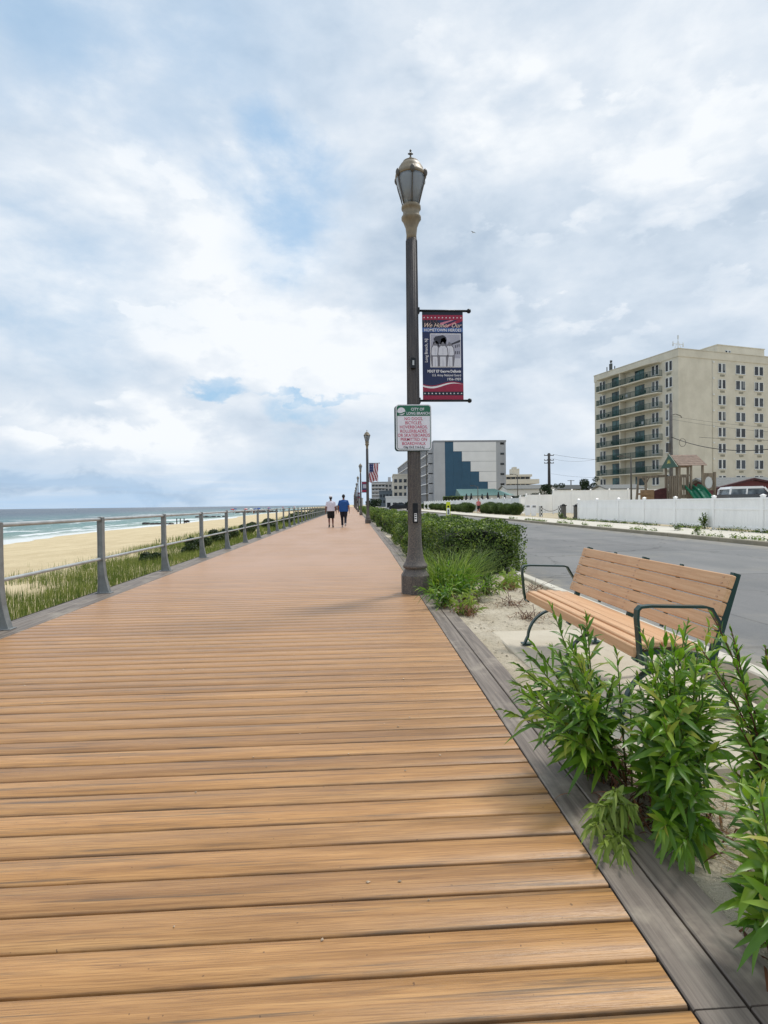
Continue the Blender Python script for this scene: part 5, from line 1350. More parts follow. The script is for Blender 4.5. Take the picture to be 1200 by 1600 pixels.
# the green gable faces left-front
b = MB(); gx = x0-0.06
b.add([(gx, -0.22, EZ-0.06), (gx, TD+0.22, EZ-0.06), (gx, TD/2, RZ+0.06), (gx-0.04, -0.22, EZ-0.06), (gx-0.04, TD+0.22, EZ-0.06), (gx-0.04, TD/2, RZ+0.06)], [(0, 1, 2), (5, 4, 3), (0, 2, 5, 3), (2, 1, 4, 5), (1, 0, 3, 4)])
gb = b.build('gable_panel', simple('playset_green', srgb(34, 78, 60), 0.5, 0, 0.15), pg)
b = MB(); n = 16
cy, cz = TD/2, EZ+0.22
for k in range(9):
    th = math.pi*k/8; c_, s_ = math.cos(th), math.sin(th); b.add([(gx-0.045, cy+0.10*c_-0.03*s_, cz+0.10*s_+0.03*c_), (gx-0.045, cy+0.10*c_+0.03*s_, cz+0.10*s_-0.03*c_), (gx-0.045, cy+0.26*c_, cz+0.26*s_)], [(0, 1, 2)])
b.add([(gx-0.047, cy+0.09*math.cos(math.pi*k/8), cz+0.09*math.sin(math.pi*k/8)) for k in range(9)], [tuple(range(9))])
b.build('sunburst', simple('playset_yellow', srgb(186, 176, 96), 0.6), gb)
# slides
M_slide = simple('green_slide_plastic', srgb(24, 116, 86), 0.3, 0, 0.1, 4, spec=0.6)
for i, (xa, xb) in enumerate(((px_(1076), px_(1080)), (px_(1088), px_(1092)))):
    b = MB(); path = [(xa, 0.35-0.1*i, pz_(762)), (xa+0.05, 0.1-0.1*i, pz_(763)), (xa+(xb-xa)*0.25, -0.25-0.1*i, pz_(767)), (xa+(xb-xa)*0.55, -0.6-0.1*i, pz_(775)), (xa+(xb-xa)*0.8, -1.0-0.1*i, pz_(786)), (xb, -1.5-0.1*i, 0.35), (xb+0.1, -1.9-0.1*i, 0.25)]
    if i: path[0] = (xa, 0.35, pz_(761.0))
    vs = []; sec = [(-0.25, 0.20), (-0.22, 0.04), (-0.12, -0.03), (0.12, -0.03), (0.22, 0.04), (0.25, 0.20)]
    for p in path:
        for sx_, sz_ in sec: vs.append((p[0]+sx_, p[1]-sz_*0.3, p[2]+sz_))
        for sx_, sz_ in reversed(sec): vs.append((p[0]+sx_*1.12, p[1]-sz_*0.3, p[2]+sz_-0.025))
    m_ = 12; b.add(vs, [(i2*m_+j, i2*m_+(j+1) % m_, (i2+1)*m_+(j+1) % m_, (i2+1)*m_+j) for i2 in range(len(path)-1) for j in range(m_)], smooth=False); b.build('slide', M_slide, pg)
# right panel with the pale oval, end post
b = MB(); xo0, xo1 = px_(1099), px_(1116)
ov = [((xo0+xo1)/2+0.235*math.cos(2*math.pi*k/20)*1.0, pz_(754.5)+0.36*math.sin(2*math.pi*k/20)) for k in range(20)]
rc = []
for k in range(20):
    th = 2*math.pi*k/20; c_, s_ = math.cos(th), math.sin(th); q_ = min(((xo1-xo0)/2)/max(abs(c_), 1e-6), (0.46)/max(abs(s_), 1e-6)); rc.append(((xo0+xo1)/2+q_*c_, pz_(754.5)+q_*s_))
b.add([(x_, -0.02, z_) for x_, z_ in ov]+[(x_, -0.02, z_) for x_, z_ in rc], [(k, (k+1) % 20, (k+1) % 20+20, k+20) for k in range(20)])
b.add([(x_, 0.02, z_) for x_, z_ in ov]+[(x_, 0.02, z_) for x_, z_ in rc], [(k+20, (k+1) % 20+20, (k+1) % 20, k) for k in range(20)])
b.bar((px_(1117), 0, 0), (px_(1117), 0, pz_(738)), 0.11, 0.11); b.bar((px_(1098), 0, pz_(741)), (px_(1118), 0, pz_(741)), 0.06, 0.1)
b.build('oval_panel', M_wood, pg)
b = MB(); b.add([((xo0+xo1)/2+0.23*math.cos(2*math.pi*k/20), 0.0, pz_(754.5)+0.35*math.sin(2*math.pi*k/20)) for k in range(20)], [tuple(range(20))])
for k in range(-2, 3): b.box((xo0+xo1)/2+0.08*k-0.01, (xo0+xo1)/2+0.08*k+0.01, -0.02, -0.004, pz_(754.5)-0.3, pz_(754.5)+0.3)
b.build('oval_board', M_frame, pg)
# swing beam on the left
b = MB(); bz = pz_(743.5); b.bar((pl_(994.5), TD, bz), (-0.05, TD, pz_(741.5)), 0.10, 0.14)
b.build('swing_beam', M_wood, pg)
pbars('post', [((pl_(996), TD, bz), (pl_(990), TD-0.1, 0.0))], 0.09); pbars('post', [((pl_(997), TD+0.1, bz), (pl_(1000), TD+0.9, 0.0))], 0.09); pbars('post', [((pl_(1008), TD, bz), (pl_(1009), TD, 0))], 0.11)
pbars('brace', [((pl_(1008), TD, pz_(754)), (pl_(1014), TD, bz)), ((pl_(1008), TD, pz_(754)), (pl_(1002), TD, bz))], 0.06)
b = MB(); b.box(pl_(998), pl_(1012), TD-0.4, TD+0.3, pz_(772), pz_(769)); b.box(pl_(996), pl_(1018), TD-0.3, TD-0.25, pz_(784), pz_(764)); b.build('climbing_panel', simple('tan_wood', srgb(150, 122, 92), 0.85, 0, 0.2, 4), pg)
b = MB(); b.prism([(pl_(1017), 0), (pl_(1017), pz_(771)), (pl_(1021), pz_(765)), (pl_(1031), pz_(762)), (pl_(1040), pz_(761)), (pl_(1040), 0)], TD-0.2, TD-0.1); b.build('tarp_panel', simple('maroon_tarp', srgb(82, 46, 48), 0.8, 0, 0.25, 8), pg, recalc=True)

# ------------------------------------------------------------------ maroon shed and white-roofed wagon
r = gable_house('maroon_shed', 'maroon shed with grey shingle roof behind the wagon', 1118, 1215, 747, 760, 38, 3.4, simple('maroon_siding', srgb(96, 48, 50), 0.75, 0, 0.12, 3), M_shg)
b = MB(); w_ = 2.6; SO = at(1177, 36.5); 
r2 = thing('garage', 'maroon gabled garage front with dark trim at the right edge', 'garage', (SO[0], SO[1], 0), -TH)
zr = zat(1177, 747.5, 36.5); ze = zat(1177, 762, 36.5)
b.prism([(-2.3, -0.1), (2.6, -0.1), (2.6, ze), (0, zr-0.12), (-2.3, ze)], 0.0, 0.12); b.build('wall', MATS['maroon_siding'], r2, recalc=True)
b = MB(); b.bar((-2.6, 0.0, ze-0.06), (0.02, 0.0, zr-0.02), 0.36, 0.12); b.bar((2.9, 0.0, ze-0.06), (-0.02, 0.0, zr-0.02), 0.36, 0.12); b.build('roof_trim', simple('dark_maroon_trim', srgb(70, 34, 38), 0.7), r2)
YS = 26.5; mp = YS/FPX; SO = at(1141, YS)
sv = thing('station_wagon', 'white roofed dark wagon parked behind the low white fence', 'car', SO, -TH-rad(13))
sxp = lambda px: (px-1141)*mp*1.02
szp = lambda py: H+(781.4-py)*mp
M_car = simple('dark_car_paint', srgb(70, 74, 78), 0.3, 0.3, 0.08, 3, coat=0.4); M_croof = simple('white_car_roof', srgb(232, 234, 236), 0.25, 0, 0.04, 3, coat=0.3)
LC = 4.6; hb = szp(772.5)
b = MB(); pr = [(0.0, 0.45), (0.0, hb), (sxp(1196), hb-0.02), (LC-0.3, hb-0.25), (LC, hb-0.5), (LC, 0.45)]
b.prism(pr, 0.0, 1.75); b.build('body', M_car, sv, recalc=True)
rt = szp(760.2); b = MB()
b.prism([(0.02, rt-0.12), (0.12, rt), (sxp(1187), rt), (sxp(1190), rt-0.10)], 0.10, 1.65)
def slat(b, p, q, w=0.1): b.bar((p[0], 0.09, p[1]), (q[0], 0.09, q[1]), 0.06, w); b.bar((p[0], 1.66, p[1]), (q[0], 1.66, q[1]), 0.06, w)
slat(b, (0.06, rt-0.1), (0.02, hb)); slat(b, (0.75, rt-0.1), (0.72, hb), 0.08); slat(b, (sxp(1189), rt-0.06), (sxp(1197), hb), 0.07); b.build('roof', M_croof, sv, recalc=True)
b = MB(); b.prism([(0.05, hb), (0.1, rt-0.11), (sxp(1188), rt-0.11), (sxp(1196), hb)], 0.13, 1.62); b.build('window', glass_mat('car_glass', srgb(52, 62, 70), srgb(130, 142, 150), 1.2), sv, recalc=True)
for x_ in (0.9, 3.7):
    for y_ in (0.0, 1.58):
        b = MB(); b.tube([(x_, y_-0.02, 0.33), (x_, y_+0.2, 0.33)], 0.33, 18); w = b.build('wheel', simple('tyre_rubber', srgb(30, 30, 30), 0.85), sv); b = MB(); b.tube([(x_, y_-0.03, 0.33), (x_, y_-0.015, 0.33)], 0.19, 14); b.build('rim', M_steel, w)
# dark pickup far down the road
CO = at(608, 118.0)
r = thing('parked_car', 'dark car parked far down the road left of the lamp post', 'car', (CO[0], CO[1], -0.13), -TH)
b = MB(); b.prism([(0, 0.35), (0.05, 0.95), (0.5, 1.05), (1.3, 1.62), (3.0, 1.62), (3.7, 1.08), (4.9, 0.98), (5.0, 0.35)], 0, 1.8); b.build('body', simple('black_car_paint', srgb(26, 28, 32), 0.25, 0.2, 0.1, 3), r, recalc=True)
b = MB(); b.prism([(1.35, 1.12), (1.6, 1.5), (2.85, 1.5), (3.3, 1.12)], -0.01, 1.81); b.build('window', M_glass, r, recalc=True)
for x_ in (1.0, 4.0): b = MB(); b.tube([(x_, -0.03, 0.33), (x_, 0.2, 0.33)], 0.34, 14); b.build('wheel', MATS['tyre_rubber'], r)

# ------------------------------------------------------------------ yellow crossing sign
r = thing('crosswalk_sign', 'yellow green pedestrian crossing sign standing in the road', 'sign', (*at(700.5, 46.0), -0.13), -TH)
M_fy = simple('fluorescent_yellow', srgb(214, 222, 40), 0.5, 0, 0.05)
b = MB(); b.prism(rrect(-0.17, 0.17, 0.12, 1.5, 0.04), -0.02, 0.02); b.build('panel', M_fy, r, recalc=True)
b = MB(); b.box(-0.12, 0.12, -0.024, -0.0205, 0.45, 1.0); b.build('white_panel', M_white, r)
b = MB(); b.add([(0.09*math.cos(2*math.pi*k/16), -0.025, 1.12+0.09*math.sin(2*math.pi*k/16)) for k in range(16)], [tuple(range(16))]); b.add([(-0.03, -0.027, 0.62), (0.03, -0.027, 0.62), (0.06, -0.027, 0.85), (-0.04, -0.027, 0.88)], [(0, 1, 2, 3)]); b.add([(-0.07, -0.027, 0.48), (-0.02, -0.027, 0.48), (0.02, -0.027, 0.64), (-0.03, -0.027, 0.64)], [(0, 1, 2, 3)]); b.add([(0.04, -0.027, 0.48), (0.08, -0.027, 0.50), (0.03, -0.027, 0.66), (-0.01, -0.027, 0.64)], [(0, 1, 2, 3)]); b.build('pedestrian_symbol', M_black, r)
b = MB(); b.box(-0.3, 0.3, -0.2, 0.2, 0.0, 0.10, bev=0.02); b.build('base', M_black, r)

# ------------------------------------------------------------------ people
def skinmat(name, c): return simple(name, c, 0.6, 0, 0.06, 8)
def remesh(o, v=0.010, sm=3):
    m = o.modifiers.new('r', 'REMESH'); m.mode = 'VOXEL'; m.voxel_size = v; m.use_smooth_shade = True
    if sm: s_ = o.modifiers.new('s', 'SMOOTH'); s_.iterations = sm; s_.factor = 0.5
    return o
def person(label, loc, rz, hgt, skin, shirt, legs, shoes, hair, fat=1.0, pose=None, bare_arm=True, shorts=True, cap=None, run=False, group=None):
    k = hgt/1.75; r = thing('person', label, 'person', loc, rz, group)
    Vv = lambda x_, y_, z_: (x_*k, y_*k, z_*k)
    P = pose
    b = MB()
    # trunk and neck
    b.tube([Vv(0, 0, 0.86), Vv(0, 0, 0.95), Vv(0, 0.0, 1.08), Vv(0, -0.01, 1.22), Vv(0, -0.01, 1.34), Vv(0, 0, 1.43), Vv(0, 0.005, 1.47)], [0.10*k*fat, 0.118*k*fat, 0.122*k*fat, 0.118*k*fat, 0.115*k*fat, 0.085*k, 0.055*k], 14, sx=1.42)
    b.tube([Vv(0, 0, 1.42), Vv(0, 0.012, 1.50), Vv(0, 0.02, 1.56)], [0.062*k, 0.055*k, 0.055*k], 10)
    # head: skull, jaw, nose, ears (faces +y)
    b.ell(Vv(0, 0.015, 1.655), (0.074*k, 0.094*k, 0.105*k), 0, 14, 12); b.ell(Vv(0, 0.045, 1.60), (0.055*k, 0.062*k, 0.062*k), 0, 12, 8)
    b.ell(Vv(0, 0.112, 1.635), (0.013*k, 0.02*k, 0.022*k), 0, 8, 6)
    for s_ in (-1, 1): b.ell(Vv(s_*0.078, 0.005, 1.64), (0.012*k, 0.02*k, 0.032*k), 0, 8, 6)
    arms = []
    for s_, a in ((-1, P['armL']), (1, P['armR'])):
        sh, elb, wr = Vector(Vv(s_*0.185, 0, 1.40)), Vector(Vv(*a[0])), Vector(Vv(*a[1]))
        b.tube([Vv(s_*0.10, 0, 1.41), sh, sh.lerp(elb, 0.5), elb, elb.lerp(wr, 0.3), wr], [0.055*k, 0.056*k, 0.048*k, 0.038*k, 0.040*k, 0.027*k], 10)
        d = (wr-elb).normalized(); pal = wr+d*0.045*k; b.ell(tuple(pal), (0.020*k, 0.036*k, 0.042*k), 0, 8, 6)
        side = Vector((0, 1, 0)); side = (side-d*side.dot(d)).normalized(); inn = Vector((-s_, 0, 0)); inn = (inn-d*inn.dot(d)).normalized()
        for q, (off, ln) in enumerate(((0.027, 0.070), (0.010, 0.080), (-0.008, 0.075), (-0.025, 0.060))):
            p0_ = pal+side*off*k+d*0.03*k; b.tube([p0_, p0_+d*ln*0.55*k+inn*0.006*k, p0_+d*ln*0.9*k+inn*0.03*k], [0.0105*k, 0.0095*k, 0.008*k], 6)
        b.tube([wr+side*0.02*k+d*0.01*k, pal+side*0.045*k+inn*0.01*k, pal+side*0.052*k+d*0.04*k+inn*0.02*k], [0.012*k, 0.011*k, 0.009*k], 6)
        arms.append((sh, elb, wr))
    legsP = []
    for s_, l in ((-1, P['legL']), (1, P['legR'])):
        hp, kn, an, toe = Vector(Vv(s_*0.09, 0, 0.90)), Vector(Vv(*l[0])), Vector(Vv(*l[1])), Vector(Vv(*l[2]))
        b.tube([hp+Vector((0, 0, 0.04)), hp.lerp(kn, 0.35), kn.lerp(hp, 0.12), kn, kn.lerp(an, 0.3), an.lerp(kn, 0.2), an], [0.090*k*fat, 0.082*k*fat, 0.058*k, 0.052*k, 0.054*k, 0.036*k, 0.036*k], 12)
        b.tube([an, an.lerp(toe, 0.6)+Vector((0, 0, -0.01*k)), toe], [0.038*k, 0.036*k, 0.026*k], 8); legsP.append((hp, kn, an, toe))
    remesh(b.build('body', skin, r), 0.0085*k, 2)
    # shirt
    b = MB(); g = 0.014*k
    hem = P.get('hem', 0.90)
    b.tube([Vv(0, 0, hem), Vv(0, 0.0, 1.0), Vv(0, 0.0, 1.10), Vv(0, -0.01, 1.24), Vv(0, -0.01, 1.35), Vv(0, 0, 1.445), Vv(0, 0.004, 1.475)], [0.135*k*fat+g, 0.132*k*fat+g, 0.128*k*fat+g, 0.122*k*fat+g, 0.117*k*fat+g, 0.082*k+g, 0.060*k+g*0.5], 16, sx=1.44)
    if bare_arm:
        for (sh, elb, wr), s_ in zip(arms, (-1, 1)): b.tube([Vv(s_*0.08, 0, 1.40), sh+Vector((0, 0, 0.005)), sh.lerp(elb, 0.82)], [0.068*k, 0.072*k, 0.070*k], 12)
    remesh(b.build('shirt', shirt, r), 0.012*k, 4)
    b = MB()
    b.tube([Vv(0, 0, 0.985), Vv(0, 0, 0.93), Vv(0, 0, 0.84)], [0.125*k*fat+g*.4, 0.13*k*fat+g*.6, 0.11*k*fat], 14, sx=1.42)
    for hp, kn, an, toe in legsP:
        if shorts: b.tube([hp+Vector((0, 0, 0.03)), hp.lerp(kn, 0.5), hp.lerp(kn, 0.93)], [0.108*k*fat, 0.105*k*fat, 0.092*k*fat], 12)
        else: b.tube([hp+Vector((0, 0, 0.03)), hp.lerp(kn, 0.5), kn, kn.lerp(an, 0.5), an.lerp(kn, 0.06)], [0.105*k*fat, 0.092*k*fat, 0.072*k, 0.066*k, 0.062*k], 12)
    remesh(b.build('shorts' if shorts else 'trousers', legs, r), 0.011*k, 3)
    for hp, kn, an, toe in legsP:
        b = MB(); d = (toe-an); heel = an-Vector((d.x, d.y, 0)).normalized()*0.04*k+Vector((0, 0, -0.045*k))
        b.tube([heel, an.lerp(toe, 0.5)+Vector((0, 0, -0.03*k)), toe, toe+(toe-heel).normalized()*0.04*k], [0.040*k, 0.044*k, 0.042*k, 0.025*k], 10); b.tube([an+Vector((0, 0, 0.02*k)), heel+Vector((0, 0, 0.02*k))], [0.044*k, 0.046*k], 8)
        remesh(b.build('shoe', shoes, r), 0.011*k, 2)
    b = MB(); b.ell(Vv(0, -0.004, 1.675), (0.083*k, 0.094*k, 0.096*k), 0, 14, 10); b.ell(Vv(0, -0.045, 1.62), (0.070*k, 0.055*k, 0.075*k), 0, 12, 8)
    remesh(b.build('hair', hair, r), 0.011*k, 2)
    if cap:
        b = MB(); b.lathe([(0.094*k, 1.69*k), (0.094*k, 1.73*k), (0.075*k, 1.775*k), (0.02*k, 1.79*k)], 16); b.tube([Vv(-0.06, 0.09, 1.70), Vv(0, 0.15, 1.695), Vv(0.06, 0.09, 1.70)], 0.012*k, 6); b.build('cap', cap, r)
    return r
walkA = dict(armL=((-0.27, -0.04, 1.12), (-0.29, 0.06, 0.88)), armR=((0.27, -0.05, 1.12), (0.29, 0.02, 0.87)), legL=((-0.10, 0.06, 0.50), (-0.10, -0.06, 0.13), (-0.11, 0.06, 0.04)), legR=((0.10, 0.14, 0.50), (0.11, 0.20, 0.09), (0.13, 0.33, 0.05)), hem=0.92)
walkB = dict(armL=((-0.28, 0.02, 1.12), (-0.29, 0.12, 0.88)), armR=((0.28, -0.07, 1.12), (0.30, -0.02, 0.87)), legL=((-0.09, 0.10, 0.49), (-0.08, 0.08, 0.09), (-0.09, 0.21, 0.05)), legR=((0.09, 0.02, 0.50), (0.09, -0.20, 0.20), (0.09, -0.12, 0.09)), hem=0.84)
runC = dict(armL=((-0.27, -0.10, 1.16), (-0.20, 0.14, 1.12)), armR=((0.28, -0.16, 1.18), (0.24, 0.06, 1.05)), legL=((-0.09, 0.20, 0.55), (-0.09, 0.02, 0.20), (-0.10, 0.12, 0.12)), legR=((0.09, -0.04, 0.50), (0.09, -0.10, 0.10), (0.10, 0.03, 0.05)), hem=0.94)
sk = skinmat('skin_tan', srgb(158, 104, 82)); skd = skinmat('skin_weathered', srgb(120, 74, 62)); skp = skinmat('skin_sunburnt', srgb(196, 128, 112))
person('person in a white shirt, black shorts and white cap walking away on the boardwalk', (*at(517, 30.6), 0), 0.05, 1.72, skd, simple('shirt_white', srgb(214, 208, 218), 0.85, 0, 0.08, 5), simple('shorts_black', srgb(24, 24, 28), 0.85), simple('shoe_dark', srgb(40, 34, 34), 0.7), simple('hair_dark', srgb(30, 26, 26), 0.8), 1.08, walkA, cap=simple('cap_white', srgb(226, 226, 230), 0.7), group='pair walking on the boardwalk')
person('person in a blue shirt and dark trousers walking away beside the white shirted walker', (*at(537, 30.8), 0), -0.03, 1.80, sk, simple('shirt_blue', srgb(28, 78, 142), 0.8, 0, 0.1, 5), simple('trousers_navy', srgb(26, 28, 42), 0.85), simple('shoe_grey', srgb(176, 176, 176), 0.7), MATS['hair_dark'], 1.2, walkB, shorts=False, group='pair walking on the boardwalk')
person('person jogging on the far sidewalk in a pink top and black shorts', (*at(748, 67.0), 0), math.pi-0.1, 1.76, skp, simple('top_pink', srgb(206, 120, 118), 0.8), MATS['shorts_black'], simple('shoe_white', srgb(220, 220, 216), 0.6), MATS['hair_dark'], 1.0, runC, bare_arm=False)

# ------------------------------------------------------------------ vegetation
rng = np.random.default_rng(21)
def blob_pts(n, c, r, rng, shell=0.55):
    d = rng.normal(0, 1, (n, 3)); d /= np.linalg.norm(d, axis=1)[:, None]
    rad_ = rng.uniform(shell, 1.0, n)**0.6
    return np.array(c)+d*np.array(r)*rad_[:, None], d
def crown(name, lobes, n, size, mat, parent, rng, aspect=0.55, flat=0.7):
    P = []; N = []; tot = sum(l[3]*l[4]*l[5] for l in lobes)**1.0
    for cx, cy, cz, rx, ry, rz_ in lobes:
        m_ = max(20, int(n*(rx*ry*rz_)/tot)); p, d = blob_pts(m_, (cx, cy, cz), (rx, ry, rz_), rng)
        keep = np.array([mnoise.noise(Vector(v*(1.6/max(rx, .3)))) > -0.28 for v in p]); P.append(p[keep]); N.append(d[keep])
    V, F = leafcards(np.concatenate(P), np.concatenate(N), size, rng, aspect, flat); return np_mesh(name, V, F, mat, parent)
# hedges between boardwalk and road
def hedge(name, label, x0f, x1f, y0, y1, hf, nleaf, size, mat, z0=-0.08, cat='hedge'):
    r = thing(name, label, cat, (0, 0, 0))
    xm = lambda y_: (x0f(y_)+x1f(y_))/2
    # dark core solid: shade between the leaves put into its colour
    nx, ny = 10, max(6, int((y1-y0)/0.8)); b = MB()
    ring = 12; ys_ = [y0+0.22+(y1-y0-0.44)*i/ny for i in range(ny+1)]
    vs = []
    for y_ in ys_:
        w = (x1f(y_)-x0f(y_))/2-0.10; h = hf(y_)-0.10
        for j in range(ring):
            th = 2*math.pi*j/ring; c_, s_ = math.cos(th), math.sin(th); q = max(abs(c_), abs(s_)); q = q**0.75
            nn = 0.05*mnoise.noise(Vector((c_*3, y_*2, s_*3)))
            vs.append((xm(y_)+w*c_/q+nn, y_, max(z0+0.02, z0+h/2+h/2*s_/q+nn)))
    b.add(vs, [(i*ring+j, i*ring+(j+1) % ring, (i+1)*ring+(j+1) % ring, (i+1)*ring+j) for i in range(ny) for j in range(ring)]+[tuple(reversed(range(ring))), tuple(ny*ring+j for j in range(ring))])
    b.build('stem', M_core, r)  # the dark core, no real stem; painted inner shade
    area = []; P = []; N = []
    for _ in range(nleaf):
        y_ = rng.uniform(y0, y1); a, c = x0f(y_), x1f(y_); h = hf(y_); w = c-a
        end = rng.uniform() < 0.9*w*h/((w+2*h)*(y1-y0)+w*h)*2.2
        dep = abs(rng.normal(0, 0.055)); 
        if end: 
            y_ = y0+dep if rng.uniform() < 0.6 else y1-dep; x_ = rng.uniform(a, c); z_ = rng.uniform(0.05, h); nrm = (0, -1 if y_ < (y0+y1)/2 else 1, 0.25)
        else:
            u = rng.uniform(0, w+2*h)
            if u < h: x_, z_, nrm = a+dep, rng.uniform(0.03, h), (-1, 0, 0.2)
            elif u < h+w: x_, z_, nrm = rng.uniform(a, c), h-dep*0.8, (0, 0, 1)
            else: x_, z_, nrm = c-dep, rng.uniform(0.03, h), (1, 0, 0.2)
        if mnoise.noise(Vector((x_*2.6, y_*2.6, z_*3.2))) < -0.44: continue
        nb = 0.09*mnoise.noise(Vector((x_*1.6, y_*1.6, z_*2.2)))+0.05*mnoise.noise(Vector((x_*5, y_*5, z_*5)))
        rx_ = 0.12*max(0, (h-z_ < 0.15))*0
        P.append((x_+nrm[0]*nb, y_+nrm[1]*nb, z0+z_+nrm[2]*nb)); N.append(nrm)
    V, F = leafcards(np.array(P), np.array(N, dtype=float), size, rng, 0.55, 0.75); np_mesh('foliage', V, F, mat, r)
    return r
hedge('hedge', 'clipped box hedge with dark end beside the nearest lamp post', lambda y_: 1.62+0.04*math.sin(y_), lambda y_: 3.16-0.25*max(0, 10.6-y_), 10.0, 17.2, lambda y_: 0.90+0.03*math.sin(y_*1.7), 46000, 0.05, L_hedge)
hedge('hedge', 'looser bushy hedge running on beyond the nearest lamp post', lambda y_: 1.62+0.14*math.sin(y_*0.9)+0.10*math.sin(y_*2.3), lambda y_: 3.0+0.1*math.sin(y_), 18.4, 60, lambda y_: 0.80+0.09*math.sin(y_*0.7)+0.07*math.sin(y_*1.9), 60000, 0.085, L_wild)
hedge('hedge', 'distant hedge far along the boardwalk', lambda y_: 1.75, lambda y_: 3.0, 64, 160, lambda y_: 0.85+0.12*math.sin(y_*0.4), 22000, 0.16, L_wild)
# ragged shrub in the gap left of the lamp
r = thing('shrub', 'ragged light green shrub just beyond the nearest lamp post, left side', 'shrub', (1.55, 13.6, -0.05)); crown('foliage', [(0, 0, 0.3, 0.38, 0.5, 0.36), (0.1, 1.2, 0.28, 0.36, 0.6, 0.34), (0.1, 2.6, 0.3, 0.36, 0.7, 0.36), (0.05, 3.9, 0.32, 0.4, 0.6, 0.4)], 9000, 0.06, L_wild, r, rng)
b = MB()
for k in range(20): y_ = rng.uniform(-0.3, 4); b.tube([(rng.uniform(-.1, .1), y_, 0), (rng.uniform(-.25, .25), y_+rng.uniform(-.2, .2), 0.4)], 0.008, 4)
b.build('stem', M_bark, r)

# long grass clump by the lamp base
def grass_clump(name, label, loc, n, h, spread, reach, w, mat, group=None, cat='grass clump', segs=5):
    r = thing(name, label, cat, loc, 0, group)
    a = rng.uniform(0, 2*np.pi, n); q = np.sqrt(rng.uniform(0, 1, n))*spread
    pos = np.stack([q*np.cos(a), q*np.sin(a), np.zeros(n)], 1); a2 = a+rng.normal(0, 0.5, n); d = np.stack([np.cos(a2), np.sin(a2), np.zeros(n)], 1)
    hh = h*rng.uniform(0.5, 1.0, n); V, F = blades_dir(pos, d, hh, reach*rng.uniform(0.25, 1.0, n), np.full(n, w)*rng.uniform(0.6, 1.1, n), segs, rng); np_mesh('blades', V, F, mat, r, True); return r

grass_clump('long_grass', 'tall arching grass clump growing beside the nearest lamp post base', (1.45, 8.25, -0.07), 620, 0.80, 0.34, 0.75, 0.010, L_clump)
grass_clump('long_grass', 'thin arching grass in front of the dark hedge end', (2.05, 9.2, -0.07), 300, 0.80, 0.24, 0.85, 0.008, L_orn)

# lance-leaved plants: stem with spiralled leaves
def lance_leaves(bases, dirs, ups, L, W, rng, droop=0.35, curl=0.0):
    n = len(bases); S = np.array([0.0, 0.22, 0.5, 0.8, 1.0]); Wd = np.array([0.12, 0.72, 1.0, 0.55, 0.03])
    d = dirs/np.linalg.norm(dirs, axis=1)[:, None]; side = np.cross(d, ups); side /= np.linalg.norm(side, axis=1)[:, None]+1e-9; nrm = np.cross(side, d)
    V = np.zeros((n, 5, 3, 3)); dr = droop*rng.uniform(0.4, 1.5, n); yaw = rng.normal(0, 0.25, n)
    for i, (s_, w_) in enumerate(zip(S, Wd)):
        c = bases+d*(L*s_)[:, None]+side*(L*yaw*s_**2*0.5)[:, None]; c[:, 2] -= L*dr*s_**2
        ww = (W*w_*0.5)[:, None]; up = nrm*ww*0.35
        V[:, i, 0] = c-side*ww+up; V[:, i, 1] = c; V[:, i, 2] = c+side*ww+up
    o = (np.arange(n)*15)[:, None]; F = []
    for i in range(4):
        for j in range(2): F.append(np.concatenate([o+3*i+j, o+3*i+j+1, o+3*(i+1)+j+1, o+3*(i+1)+j], 1))
    return V.reshape(-1, 3), np.concatenate(F)
def bez(p0, p1, p2, t_): return p0*(1-t_)**2+p1*2*t_*(1-t_)+p2*t_**2
